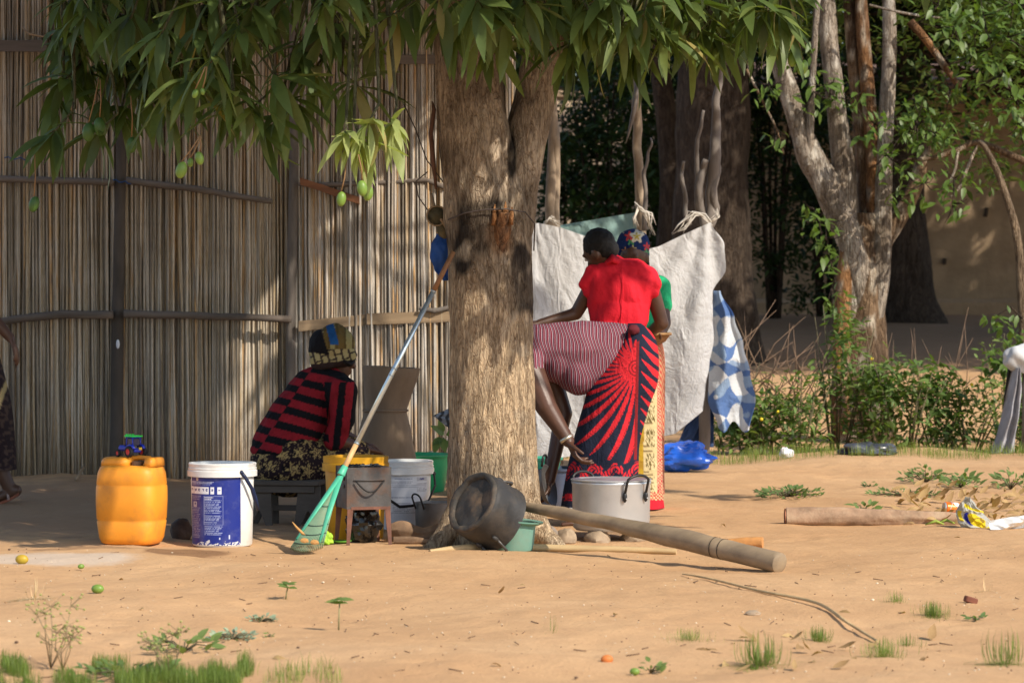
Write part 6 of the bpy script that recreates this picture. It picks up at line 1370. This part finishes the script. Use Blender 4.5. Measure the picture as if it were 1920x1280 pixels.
def hand_caps(w, d, n, side, curl=.5, s=1.0, spread=.10):
    """palm and five separate fingers; d along the hand, n out of the palm, side towards the thumb"""
    d = d.normalized(); n = (n-d*n.dot(d)).normalized(); sd = d.cross(n)*side; C = []
    for k, off in enumerate((.028, .010, -.009, -.026)): C.append(('c', w+d*.012*s+sd*off*.55*s, w+d*(.078-.006*abs(k-1))*s+sd*off*s, .0135*s, .0115*s))
    for k, (off, ln) in enumerate(((.030, .9), (.010, 1.0), (-.010, .94), (-.028, .74))):
        b = w+d*(.080-.006*abs(k-1))*s+sd*off*s; dv = (d+sd*off*spread*22*.12).normalized(); c = curl*(1+.12*k)
        for (l, r0, r1, cc) in ((.040, .0100, .0088, .6), (.027, .0088, .0080, 1.0), (.020, .0080, .0064, .7)):
            ca = c*cc; dv = (dv*math.cos(ca)+n*math.sin(ca)).normalized() if ca > 0 else dv; nn = (n-dv*n.dot(dv)).normalized() if abs(n.dot(dv)) < .99 else n; n_ = nn
            e = b+dv*l*ln*s; C.append(('c', b, e, r0*s, r1*s)); b = e
    b = w+d*.022*s+sd*.024*s; dv = (d*.62+sd*.70+n*.25).normalized()
    for (l, r0, r1) in ((.036, .0130, .0105), (.028, .0105, .0090), (.020, .0090, .0070)):
        e = b+dv*l*s; C.append(('c', b, e, r0*s, r1*s)); b = e; dv = (dv+d*.30+n*.22-sd*.15).normalized()
    return C
def foot_caps(a, d, s=1.0):
    d = d.normalized(); sd = Vector((-d.y, d.x, 0)); z = Vector((0, 0, 1)); C = [('c', a, a-d*.03-z*.045, .036*s, .034*s), ('c', a-d*.03-z*.045, a+d*.12-z*.052, .034*s, .026*s), ('c', a-z*.01, a+d*.10-z*.045, .034*s, .026*s)]
    for k, o in enumerate((.026, .011, -.002, -.014, -.026)): C.append(('c', a+d*.11-z*.056+sd*o, a+d*(.175-.010*k)-z*.062+sd*o*1.1, .013 if k == 0 else .0095, .011 if k == 0 else .008))
    return C
def ringloft(rings, nu, nv, fold=None, e=2.3):
    """rings: (centre, side vector, front vector) from top to bottom -> fn(u, v)"""
    n = len(rings)
    def cr(a, b, c, d, t): return 0.5*((2*b)+(c-a)*t+(2*a-5*b+4*c-d)*t*t+(3*b-a-3*c+d)*t*t*t)
    def f(u, v):
        k = v*(n-1); i = min(n-2, int(k)); t = k-i; g = [rings[max(i-1, 0)], rings[i], rings[i+1], rings[min(i+2, n-1)]]
        c, a, b = (cr(g[0][j], g[1][j], g[2][j], g[3][j], t) for j in range(3))
        an = 2*math.pi*u; ca, sa = math.cos(an), math.sin(an); m = 1+(fold(u, v) if fold else 0)
        return c+(a*math.copysign(abs(ca)**(2/e), ca)+b*math.copysign(abs(sa)**(2/e), sa))*m
    return f
def fabric(name, var=.10, rough=.85, bump=.25): return M(name, attr=True, rough=rough, var=var, sc=22, bump=bump, bsc=260, spec=.2, bdist=.002, crease=.45)
def wr(f=7, a=.006): return lambda p: a*ns(p.x*f, p.y*f, p.z*f)+a*.5*ns(p.x*f*2.6, p.y*f*2.6, p.z*f*1.4+5)

# --- woman seated on the stool
def seated():
    d = 16.25; g = G(560, d); t = thing('person', 'woman in red and black striped jumper and patterned headwrap sitting on a low stool', 'person', g)
    hc = W(634, 664, d+.12); f = Vector((.80, .52, -.28)); u = Vector((.15, .15, 1))
    pel = W(530, 866, d); ch = W(600, 748, d+.08); nk = W(622, 706, d+.11); rs = W(642, 732, d-.06); ls = W(582, 722, d+.20); re = W(630, 826, d-.02); le = W(622, 800, d+.32); rw = W(688, 842, d+.22); lw = W(672, 830, d+.40)
    rk = W(655, 856, d+.14); lk = W(640, 846, d+.42); rf = G(676, d+.22, .075); lf = G(668, d+.50, .075)
    caps = [('c', pel, ch, .10, .09), ('c', ch, nk, .08, .055), ('c', nk, hc-u*.05, .052, .050), ('c', rs, re, .046, .038), ('c', re, rw, .037, .026), ('c', ls, le, .046, .038), ('c', le, lw, .037, .026), ('c', pel, rk, .10, .065), ('c', pel, lk, .10, .065), ('c', rk, rf, .055, .036), ('c', lk, lf, .055, .036), ('c', ch, rs, .07, .055), ('c', ch, ls, .07, .055)]
    caps += head_caps(hc, f, u)+hand_caps(rw, Vector((.7, .6, -.2)), Vector((0, 0, -1)), 1, .5)+hand_caps(lw, Vector((.7, .6, -.2)), Vector((0, 0, -1)), -1, .5)+foot_caps(rf, Vector((.8, .6, 0)))+foot_caps(lf, Vector((.8, .6, 0)))
    blob('body', caps, SKIN, t, .0065, 5); face_bits(t, hc, f, u)
    def stripe(p):
        px, py = PX(p); s = .42*(px-560)*-1+.95*(py-700)*1.0
        s = (py-690)+.0*px-(px-560)*.30+6*ns(p.x*4, p.y*4, p.z*4)
        seam = (px-(470+(845-py)*.66)) < 13+3*ns(p.z*20, 1, 1)
        if seam: s += 14
        if px > 606+(py-712)*.10 and py > 716: s = (px-600)*1.1+(py-700)*.12+5           # sleeve: bands run down the arm
        k = (s/31.0) % 1.0
        return (.235, .012, .020) if k < .52 else (.006, .006, .008)
    sw = [('c', W(527, 836, d), W(560, 782, d+.04), .152, .150), ('c', W(560, 782, d+.04), W(594, 736, d+.08), .150, .140), ('c', W(594, 736, d+.08), W(614, 714, d+.1), .13, .085), ('c', W(586, 728, d+.08), W(630, 732, d+.02), .112, .098), ('c', ls, W(608, 722, d+.1), .075, .085), ('c', rs, W(612, 722, d+.08), .080, .085), ('c', rs, W(644, 785, d-.06), .078, .062), ('c', W(644, 785, d-.06), W(628, 824, d-.02), .062, .056), ('c', ls, le, .075, .06), ('e', W(526, 842, d), (.155, .16, .055))]
    blob('jumper', sw, fabric('jumper_knit', .22, .95, .5), t, .0062, 8, stripe, wr(8, .008))
    def stars(p):
        px, py = PX(p); a, b = px+9*ns(p.x*6, p.z*6, 1), py+7*ns(p.x*6, p.z*6, 5); row = math.floor(b/27); cx = (a+(row % 2)*16)/33; i = math.floor(cx); x = (cx-i-.5)*33; y = (b/27-row-.5)*27; x += 4*math.sin(i*3+row); y += 3*math.sin(i*5+row*2)
        r = math.hypot(x, y); an = math.atan2(x, -y)+i*.5; k = abs(((an/(2*math.pi/5)) % 1)-.5)*2; lim = 6.0+9*k**2.2
        base = (.016, .008, .010) if math.hypot(x+14, y) > 8 else (.006, .004, .006)
        if r < lim: return (.36, .26, .10) if (r > lim-3.0 or ns(px*.5, py*.5, 2) > .05) else (.09, .055, .035)
        return base if ns(px*.35, py*.35, 9) < .34 else (.22, .15, .07)
    sk = [('c', W(530, 868, d), W(545, 862, d), .165, .17), ('c', W(545, 872, d), rk, .165, .105), ('c', W(560, 866, d+.1), lk, .16, .10), ('c', rk, rf+Vector((0, 0, .12)), .10, .085), ('c', lk, lf+Vector((0, 0, .12)), .10, .085), ('c', rk, lk, .1, .1), ('c', rf+Vector((0, 0, .12)), lf+Vector((0, 0, .12)), .08, .08), ('e', W(532, 882, d), (.17, .17, .09))]
    blob('wrap_skirt', sk, fabric('star_print', .1), t, .0062, 6, stars, wr(6, .008))
    rot = Matrix.Rotation(-.22, 3, 'Y') @ Matrix.Rotation(.2, 3, 'X')
    def wrapc(p):
        px, py = PX(p)
        a = (px-580)*.95-(py-690)*.25; b = (px-580)*.25+(py-690)*.95
        if py > 672+.12*(px-620)+(px-640)*.0 and px > 560 and py > 684-(px-577)*.12: return (.035, .022, .02)
        if px < 609-(py-640)*-.35 and py < 660-(px-578)*-.12 and py > 612+(609-px)*.4: return (.006, .006, .008)
        if 629 < a+580 < 644 and py < 646: return (.012, .075, .22)
        if py < 654 and px > 606:
            if (px % 15) < 4: return (.09, .062, .018)
            return (.27, .235, .10) if 618 < px < 628 or px > 646 else (.13, .085, .025)
        if abs(((a/13) % 1)-.5) > .36 or abs(((b/19+math.floor(a/13)*.4) % 1)-.5) > .42: return (.05, .035, .025)
        return (.36, .30, .14)
    wc = W(622, 648, d+.10)
    blob('headwrap', [('e', wc, (.122, .125, .100), Matrix.Rotation(-.30, 3, 'Y')), ('e', wc+Vector((-.030, -.01, .004)), (.088, .11, .088)), ('e', wc+Vector((.012, 0, .050)), (.078, .09, .062)), ('c', W(600, 676, d+.04), W(652, 668, d+.06), .052, .05)], fabric('wrap_print', .12), t, .0058, 5, wrapc, wr(14, .007))
    MB().tube([W(645, 676, d-.03), W(655, 684, d-.0), W(664, 672, d+.05)], [.012, .02, .012], 8, flat=.5).build('hair', M('black_hair', (.006, .005, .005), .7, .3, 90, .8, 300), t)
seated()

# --- woman in the red blouse, back turned
HAIR = M('black_hair')
def red_woman():
    d = 17.35; t = thing('person', 'woman with short black hair and bright red blouse standing with her back turned', 'person', G(1165, d)); Wd = lambda x, y, o=0: W(x, y, d+o)
    hc = Wd(1124, 468, .02); f = Vector((-.66, .52, -.52)); u = Vector((-.50, .15, .8))
    pel = Wd(1160, 668); ch = Wd(1164, 545); nk = Wd(1148, 492, .0); ls = Wd(1116, 525, -.0); rs = Wd(1216, 522); le = Wd(1080, 588, .05); lw = Wd(1012, 606, -.02); re = Wd(1241, 606, .03); rw = Wd(1212, 628, .20)
    lf = G(1140, d+.02, .075); rf = G(1185, d, .075)
    caps = [('c', pel, ch, .085, .075), ('c', ch, nk, .06, .05), ('c', nk, hc-u*.06, .050, .050), ('c', ls, le, .045, .036), ('c', le, lw, .036, .024), ('c', rs, re, .047, .038), ('c', re, rw, .038, .025), ('c', ls, rs, .045, .045), ('c', pel+Vector((-.07, 0, 0)), Wd(1142, 800), .09, .06), ('c', Wd(1142, 800), lf, .055, .036), ('c', pel+Vector((.07, 0, 0)), Wd(1184, 800), .09, .06), ('c', Wd(1184, 800), rf, .055, .036)]
    caps += head_caps(hc, f, u)+hand_caps(lw, Vector((-1, -.1, -.05)), Vector((0, .2, -1)), -1, .35)+hand_caps(rw, Vector((-.8, .6, .1)), Vector((-.3, 0, 1)), 1, .6)+foot_caps(lf, Vector((-.2, 1, 0)))+foot_caps(rf, Vector((.1, 1, 0)))
    blob('body', caps, SKIN, t, .0068, 5); face_bits(t, hc, f, u)
    f1 = f.normalized(); u1 = (u-f1*u.dot(f1)).normalized(); rot = Matrix((f1.cross(u1), f1, u1)).transposed()
    blob('hair', [('e', hc-f1*.016+u1*.018, (.082, .094, .098), rot), ('e', hc-f1*.045-u1*.025, (.070, .058, .062), rot)], HAIR, t, .0065, 3, None, lambda p: .005*ns(p.x*60, p.y*60, p.z*60))
    RED = M('red_cotton', (.62, .012, .028), .8, .10, 14, .25, 240, spec=.25, crease=.33)
    cl = [('c', Wd(1120, 520), Wd(1214, 522), .062, .062), ('e', Wd(1166, 545), (.160, .112, .13)), ('e', Wd(1162, 585), (.152, .112, .13)), ('e', Wd(1158, 625), (.146, .115, .12)), ('c', Wd(1165, 525), Wd(1152, 498), .095, .060), ('c', Wd(1114, 518), Wd(1095, 533, -.02), .062, .034), ('c', Wd(1214, 520), Wd(1228, 530, -.02), .062, .036), ('c', Wd(1112, 524), Wd(1102, 546, -.02), .055, .030), ('c', Wd(1216, 524), Wd(1224, 548, -.02), .055, .030),
          ('c', Wd(1130, 530), Wd(1134, 600), .085, .085), ('c', Wd(1200, 530), Wd(1186, 600), .085, .085), ('c', Wd(1140, 512), Wd(1192, 512), .075, .075)]
    def wrk(p): return .008*math.sin(p.x*50+5*ns(p.x*3, p.y*3, p.z*4))*max(0, min(1, (1.34-p.z)*3))+.014*(.4-abs(ns(p.x*7+p.z*3, p.y*7, p.z*5)))+.006*(.4-abs(ns(p.x*19, p.y*19, p.z*10+p.x*8)))
    b = blob('blouse', cl, RED, t, .0065, 14, None, wrk)
    m = MB()
    for (p0, p1, p2) in ((Wd(1116, 502, .03), Wd(1148, 482, -.075), Wd(1178, 494, .01)),):
        P = [p0.lerp(p1, k/6) if k < 6 else p1.lerp(p2, (k-6)/6) for k in range(13)]
        vs = []; 
        for k, p in enumerate(P): vs += [p+Vector((0, -.012, -.030-.004*math.sin(k))), p+Vector((0, -.022, -.012)), p+Vector((0, .004, .016)), p+Vector((0, .012, -.01))]
        m.add(vs, [(k*4+j, k*4+(j+1) % 4, k*4+4+(j+1) % 4, k*4+4+j) for k in range(12) for j in range(4)])
    m.build('collar', RED, b)
    MB().tube([Wd(1166, 505, -.105), Wd(1168, 545, -.118), Wd(1165, 590, -.112), Wd(1162, 625, -.12)], .0028, 5).build('back_seam', RED, b)
    s = d/FPX; rings = [(Wd(cx, y), Vector((hw*s, 0, 0)), Vector((0, hw*s*.75, 0))) for y, cx, hw in ((606, 1156, 47), (640, 1160, 54), (690, 1170, 62), (760, 1174, 64), (850, 1176, 65), (920, 1176, 66), (952, 1176, 68))]
    def fold(u, v): return .035*v*math.sin(u*38+2*ns(u*5, v*2, 1))+.02*v*math.sin(u*17+1)
    def col(p, u, v):
        px, py = PX(p)
        if py > 937: return (.52, .015, .03)
        if py > 922: return (.42, .03, .03) if (math.floor(px/3.2)+math.floor(py/3.2)) % 2 else (.55, .44, .24)
        if px > 1232: return (.45, .02, .03) if (math.floor(px/3)+math.floor(py/3)) % 2 else (.55, .40, .24)
        if px > 1207:
            k = py % 44
            if k < 13: return (.52, .42, .22) if (k % 4.5) > 1.3 or px > 1224 else (.16, .11, .05)
            return (.12, .09, .03) if ns(px*.55, py*.55, 3) > .05 and 1210 < px < 1228 else (.55, .45, .25)
        return (.38, .24, .02) if ns(px*.1, py*.05, 2) > -.2 else (.31, .18, .02)
    MB().grid(ringloft(rings, 0, 0, fold), 180, 170, col, True).build('wrap_skirt', fabric('mustard_print'), t, col=True)
red_woman()

# --- woman in green behind her
def green_woman():
    d = 17.85; t = thing('person', 'woman in a blue floral headscarf and green top half hidden behind the red blouse', 'person', G(1190, d)); Wd = lambda x, y, o=0: W(x, y, d+o)
    hc = Wd(1188, 478); f = Vector((-.30, -.85, -.32)); u = Vector((-.05, -.25, 1)); pel = Wd(1190, 660); ch = Wd(1192, 555); nk = Wd(1190, 512)
    ls = Wd(1236, 537); rs = Wd(1150, 537); le = Wd(1246, 606, -.05); lw = Wd(1234, 636, -.22); re = Wd(1140, 606, -.05); rw = Wd(1170, 628, -.2); lf = G(1208, d, .075); rf = G(1172, d, .075)
    caps = [('c', pel, ch, .085, .08), ('c', ch, nk, .07, .052), ('c', nk, hc-u*.06, .05, .05), ('c', ls, le, .047, .037), ('c', le, lw, .037, .025), ('c', rs, re, .047, .037), ('c', re, rw, .037, .025), ('c', ls, rs, .06, .06), ('c', pel+Vector((.07, 0, 0)), lf, .09, .038), ('c', pel-Vector((.07, 0, 0)), rf, .09, .038)]
    caps += head_caps(hc, f, u)+hand_caps(lw, Vector((-.5, -.6, .1)), Vector((0, -.2, 1)), -1, .5)+hand_caps(rw, Vector((.5, -.6, .1)), Vector((0, -.2, 1)), 1, .5)+foot_caps(lf, Vector((0, -1, 0)))+foot_caps(rf, Vector((0, -1, 0)))
    blob('body', caps, SKIN, t, .007, 5); face_bits(t, hc, f, u)
    GRN = M('green_cotton', (.015, .40, .17), .8, .12, 14, .25, 240, crease=.5)
    blob('top', [('c', ls, rs, .066, .066), ('e', ch, (.15, .115, .14)), ('e', Wd(1191, 610), (.145, .12, .14)), ('c', ls, Wd(1243, 572, -.02), .066, .055), ('c', rs, Wd(1146, 572, -.02), .066, .055), ('c', ch, nk, .10, .062)], GRN, t, .0075, 7, None, wr(8, .007))
    def flo(p):
        px, py = PX(p)
        for (cx, cy, r, c) in ((1194, 443, 5, (.45, .36, .06)), (1194, 443, 11, (.62, .58, .48)), (1180, 443, 7, (.55, .06, .06)), (1183, 452, 6, (.06, .25, .10)), (1187, 466, 4, (.5, .42, .2)), (1213, 462, 5, (.5, .05, .06)), (1212, 474, 6, (.10, .26, .14)), (1166, 432, 4, (.35, .36, .28)), (1204, 436, 4, (.55, .52, .4)), (1172, 470, 4, (.4, .2, .1))):
            if math.hypot(px-cx, py-cy)+3*math.sin(math.atan2(py-cy, px-cx)*5) < r: return c
        return (.010, .026, .105)
    blob('headscarf', [('e', hc+Vector((-.004, .02, .055)), (.096, .108, .090)), ('e', hc+Vector((.0, .045, .0)), (.092, .095, .085))], fabric('floral_print', .12), t, .0052, 4, flo, wr(16, .006))
    m = MB()
    for k in range(16):
        p = Wd(1205+rnd(-3, 9), 484+rnd(-4, 6), .0); m.tube([p, p+Vector((rnd(-.01, .02), rnd(-.02, .02), -.03)), p+Vector((rnd(-.01, .025), rnd(-.02, .02), -.055))], [.004, .0035, .002], 5)
    m.build('braids', HAIR, t, kind='stuff')
    s = d/FPX; rings = [(Wd(cx, y), Vector((hw*s, 0, 0)), Vector((0, hw*s*.75, 0))) for y, cx, hw in ((620, 1190, 46), (670, 1190, 56), (760, 1190, 56), (860, 1188, 56), (925, 1188, 57))]
    MB().grid(ringloft(rings, 0, 0, lambda u, v: .03*v*math.sin(u*40)), 90, 60, lambda p, u, v: (.42, .03, .03) if (math.floor(u*70)+math.floor(v*60)) % 2 else (.45, .30, .16), True).build('wrap_skirt', fabric('red_dot_print'), t, col=True)
    b = Wd(1214, 640, -.20); bt = thing('winnowing_basket', 'shallow brown woven basket held between the two standing women', 'basket', b); BA = M('basket_weave', (.26, .13, .055), .8, .45, 40, .8, 90)
    m = MB(); m.lathe([(.001, -.03), (.05, -.028), (.10, .0), (.128, .040), (.122, .042), (.095, .008), (.04, -.018), (.001, -.02)], b, 44); m.build('bowl', BA, bt, smooth=60); MB().lathe([(.120, .038), (.132, .034), (.136, .046), (.126, .050), (.120, .042)], b, 44).build('rim', M('basket_rim', (.34, .19, .08), .7, .3, 30, .5, 60), bt)
green_woman()

# --- woman bending over the pot
def bent_woman():
    d = 16.1; t = thing('person', 'woman bending over the silver pot in a wavy striped top and red feather print wrap', 'person', G(1150, d)); Wd = lambda x, y, o=0: W(x, y, d+o)
    hc = Wd(948, 705, 0); f = Vector((-.45, -.1, -.9)); u = Vector((-.9, 0, .35)); pel = Wd(1180, 665); ch = Wd(1035, 660); nk = Wd(992, 668)
    ns_ = Wd(990, 684, -.15); fs_ = Wd(1022, 676, .16); ne = Wd(1024, 762, -.22); nw = Wd(1065, 826, -.25); fe = Wd(1056, 775, .16); fw = Wd(1030, 900, .08); lf = G(1118, d-.08, .075); rf = G(1142, d+.12, .075); lk = Wd(1128, 815, -.08); rk = Wd(1142, 815, .12)
    caps = [('c', pel, Wd(1110, 660), .09, .085), ('c', Wd(1110, 660), ch, .085, .085), ('c', ch, nk, .08, .055), ('c', nk, hc-u*.07, .05, .05), ('c', ns_, ne, .074, .055), ('c', ne, nw, .054, .033), ('c', fs_, fe, .060, .048), ('c', fe, fw, .046, .030), ('c', ns_, fs_, .07, .07), ('c', Wd(1176, 690, -.06), lk, .08, .06), ('c', lk, lf, .055, .037), ('c', Wd(1182, 690, .07), rk, .08, .06), ('c', rk, rf, .06, .037)]
    caps += head_caps(hc, f, u)+hand_caps(nw, Vector((.42, -.12, -.90)), Vector((.85, .1, .45)), 1, .70, 1.12)+hand_caps(fw, Vector((-.25, -.1, -1)), Vector((-.9, -.3, .1)), -1, .7)+foot_caps(lf, Vector((-1, -.1, 0)))+foot_caps(rf, Vector((-1, .1, 0)))
    blob('body', caps, M('skin_warm', (.085, .040, .025), .42, .18, 9, .15, 120, spec=.4), t, .0052, 6); face_bits(t, hc, f, u)
    blob('hair', [('e', hc-f.normalized()*.02+u.normalized()*.02, (.09, .085, .09))], HAIR, t, .008, 3)
    dv = (nw-ne).normalized(); MB().lathe([(.031, -.008), (.036, -.009), (.037, 0), (.036, .009), (.031, .008)], ne.lerp(nw, .94), 28, dv).build('bracelet', M('silver_bangle', (.62, .58, .48), .3, .1, 30, metal=.8), t)
    # wavy striped top
    tm = NT('wavy_stripes'); co = tm.coord(); sp = tm.new('ShaderNodeSeparateXYZ'); tm.put(sp.inputs[0], co); x, z = sp.outputs[0], sp.outputs[2]; n = tm.noise(co, 4.0, 2)
    ph = tm.math('ADD', tm.math('MULTIPLY', x, 380.0), tm.math('MULTIPLY', tm.math('SINE', tm.math('ADD', tm.math('MULTIPLY', z, 44.0), tm.math('MULTIPLY', x, 22.0))), 2.0)); ph = tm.math('ADD', ph, tm.math('MULTIPLY', n, 7.0)); ph = tm.math('ADD', ph, tm.math('MULTIPLY', z, 70.0))
    k = tm.math('FRACT', tm.math('MULTIPLY', ph, .15915)); c = tm.ramp(k, [(0, (.15, .014, .028)), (.42, (.38, .29, .33)), (.60, (.05, .014, .025)), (.86, (.27, .15, .19))], 'CONSTANT'); tm.bump(tm.noise(co, 250, 2), .15, .002); WV = tm.fin(c, .85, 0, .2)
    blob('top', [('c', Wd(1176, 648), Wd(1090, 656), .112, .150), ('c', Wd(1150, 676), Wd(1100, 690), .11, .12), ('c', Wd(1090, 656), Wd(1008, 656), .150, .132), ('e', Wd(1080, 690), (.120, .140, .130)), ('e', Wd(1048, 676), (.11, .14, .120)), ('c', Wd(1085, 700, -.03), Wd(1140, 672, -.02), .11, .12), ('c', ns_, Wd(996, 695, -.16), .085, .075), ('c', fs_, Wd(1020, 700, .18), .08, .07), ('c', Wd(1008, 656), nk, .12, .075)], WV, t, .0065, 8, None, wr(7, .008))
    # feather printed wrap skirt
    s = d/FPX; R = []
    for y, cx, hw, dp in ((606, 1190, 12, .05), (622, 1193, 28, .115), (645, 1194, 38, .160), (680, 1183, 52, .185), (720, 1168, 63, .185), (765, 1153, 62, .17), (830, 1136, 62, .165), (890, 1128, 66, .165), (958, 1117, 68, .17)): R.append((Wd(cx, y), Vector((hw*s, 0, 0)), Vector((0, dp, 0))))
    def fold(u, v): return .03*v*math.sin(u*34+3*ns(u*4, v*3, 1))+.018*math.sin(u*60+v*9)*v
    NV, RD, DR = (.012, .016, .034), (.56, .020, .030), (.20, .012, .016)
    def col(p, u, v):
        px, py = PX(p)
        if py > 866+4*math.sin(px*.12):
            if py < 900: 
                q = math.sin(px*.16+2)*9+884; k = abs(py-q)
                return RD if (k < 4 or (k < 11 and math.sin(px*.32+py*.3) > -.2)) and math.sin(math.hypot(((px+12) % 44)-22, py-882)*1.1) > -.55 else NV
            if 925 < py < 938: return RD if ns(px*.15, py*.3, 1) > -.15 else NV
            if py > 952: return (.5, .48, .46)
            return NV
        sx = 1197-(py-620)*.02                                       # the cloth's overlapping edge
        if px > sx+2:
            k = ((py-(px-sx)*.75)/23) % 1; w = .62*max(0, min(1, (px-sx-3)/26)); return RD if k < w and px > sx+7 else NV
        if px > sx-3.5 and py > 640: return DR
        cx, cy = 1192, 690; dx, dy = cx-px, py-cy; r = math.hypot(dx, dy*.92); an = math.atan2(dy, dx)      # 0 = left, + = down
        if r < 17: return DR if math.sin(r*1.1) > .3 else RD
        if r < 34-6*math.sin(max(0, an))+5*math.sin(an*11): return RD if ns(px*.25, py*.25, 5) > -.38 else DR
        rm = 112+78*max(0, math.sin(an))**1.5+10*math.sin(an*9)
        if an < -.2: rm = 60+10*math.sin(an*13)
        k = (an*5.6+.0060*(r-40)*(1.2 if an > 0 else -.8)) % 1; w = .72*(1-max(0, (r-40)/(rm-40)))**.62 if r < rm else 0
        if k < w: return RD if w-k > .12 or ns(px*.4, py*.4, 2) > 0 else DR
        return NV
    MB().grid(ringloft(R, 0, 0, fold, 2.1), 340, 330, col, True).build('wrap_skirt', fabric('feather_print', .08), t, col=True)
    MB().ell(Wd(1188, 618, -.13), (.03, .022, .025), seg=14, rings=10, disp=lambda q: .25*ns(q.x*3, q.y*3, q.z*3)).build('waist_knot', M('dark_red_cloth', (.12, .012, .02), .85, .2, 20), t)
    # pan held in the far hand
    c = Wd(1020, 912, .02); ax = Vector((.93, -.30, .22)).normalized(); pt = thing('frying_pan', 'thin grey pan with black handle held low beside the trunk', 'pan', c-Vector((0, 0, .10)))
    MB().lathe([(.001, 0), (.085, 0), (.105, .028), (.110, .030), (.104, .026), (.083, .004), (.001, .004)], c, 40, ax).build('bowl', M('dull_aluminium'), pt, smooth=50)
    up = (Vector((0, 0, 1))-ax*ax.z).normalized(); loop(c+up*.10+ax*.02, up, ax.cross(up), .03, .055, ax*.02, .006).build('handle', BKH, pt)
bent_woman()

# --- person walking out of the left edge
def walker():
    d = 17.7; t = thing('person', 'person in dark patterned wrap walking out of the left edge', 'person', G(-62, d)); Wd = lambda x, y, o=0: W(x+10, y, d+o)
    hc = Wd(-92, 440); f = Vector((-1, -.1, -.05)); u = Vector((0, 0, 1)); pel = Wd(-72, 690); ch = Wd(-82, 560); nk = Wd(-85, 500); ns_ = Wd(-78, 530, -.17); fs_ = Wd(-78, 530, .17); ne = Wd(-22, 598, -.2); nw = Wd(10, 634, -.2); fe = Wd(-120, 620, .2); fw = Wd(-165, 680, .2); k1 = Wd(-40, 810, -.07); a1 = Wd(8, 915, -.07); k2 = Wd(-105, 810, .08); a2 = G(-120, d+.08, .075)
    caps = [('c', pel, ch, .09, .08), ('c', ch, nk, .07, .052), ('c', nk, hc-u*.06, .05, .05), ('c', ns_, ne, .048, .038), ('c', ne, nw, .037, .026), ('c', fs_, fe, .048, .038), ('c', fe, fw, .037, .026), ('c', ns_, fs_, .065, .065), ('c', pel, k1, .10, .065), ('c', k1, a1, .058, .037), ('c', pel, k2, .10, .065), ('c', k2, a2, .058, .037)]
    fd = Vector((-.86, -.06, -.5)); z = Vector((.5, 0, -.86))
    caps += head_caps(hc, f, u)+hand_caps(nw, Vector((.42, -.1, -.9)), Vector((-.9, 0, -.4)), 1, .35)+hand_caps(fw, Vector((-.4, 0, -.9)), Vector((.9, 0, -.4)), 1, .35)+foot_caps(a2, Vector((-1, 0, 0)))
    caps += [('c', a1, a1+Vector((.03, 0, -.02)), .036, .032), ('c', a1+Vector((.035, 0, -.012)), a1+Vector((-.09, 0, -.062)), .034, .028), ('c', a1+Vector((-.08, 0, -.055)), a1+Vector((-.14, 0, -.062)), .03, .018)]
    blob('body', caps, SKIN, t, .0075, 5); face_bits(t, hc, f, u); blob('hair', [('e', hc+Vector((.02, 0, .02)), (.094, .082, .09))], HAIR, t, .008, 3)
    blob('top', [('c', ns_, fs_, .07, .07), ('e', ch, (.13, .16, .15)), ('e', Wd(-76, 640), (.14, .16, .14)), ('c', ns_, Wd(-45, 572, -.18), .066, .056), ('c', fs_, Wd(-100, 575, .18), .066, .056)], M('maroon_cotton', (.10, .02, .03), .85, .15, 20), t, .009, 6, None, wr(8, .006))
    s = d/FPX; rings = [(Wd(cx, y), Vector((hw*s, 0, 0)), Vector((0, .16+.04*(y-640)/250, 0))) for y, cx, hw in ((640, -76, 56), (690, -72, 66), (760, -66, 76), (830, -58, 74), (880, -52, 70))]
    def wcol(p, u, v):
        px, py = PX(p); k = ns(px*.12, py*.12, 3)
        if abs((py-760)+(px)*2.2+14*math.sin(py*.02)) < 10: return (.40, .30, .14)
        return (.075, .045, .035) if k > .1 else (.025, .014, .016)
    MB().grid(ringloft(rings, 0, 0, lambda u, v: .03*v*math.sin(u*36)), 120, 90, wcol, True).build('wrap_skirt', fabric('brown_print'), t, col=True)
    m = MB(); A = [a1+Vector((.055, 0, -.030)), a1+Vector((.0, 0, -.062)), a1+Vector((-.08, 0, -.092)), a1+Vector((-.15, 0, -.085))]; vs = []
    for k, p in enumerate(A):
        w = (.03, .036, .044, .03)[k]; vs += [p+Vector((0, -w, .008)), p+Vector((0, w, .008)), p+Vector((0, w, -.008)), p+Vector((0, -w, -.008))]
    m.add(vs, [(k*4+j, k*4+(j+1) % 4, k*4+4+(j+1) % 4, k*4+4+j) for k in range(3) for j in range(4)]+[(0, 1, 2, 3), (15, 14, 13, 12)]); m.build('sandal', M('sandal_sole', (.22, .07, .035), .7, .2, 30), t, smooth=30)
    MB().tube([A[1]+Vector((0, -.036, .0)), A[1]+Vector((-.01, -.02, .05)), A[2]+Vector((.0, 0, .045)), A[1]+Vector((-.01, .02, .05)), A[1]+Vector((0, .036, 0))], .006, 6, flat=1.5).build('sandal_strap', M('strap_pale', (.3, .22, .2), .7), t)
walker()

bpy.data.scenes.remove(TS)
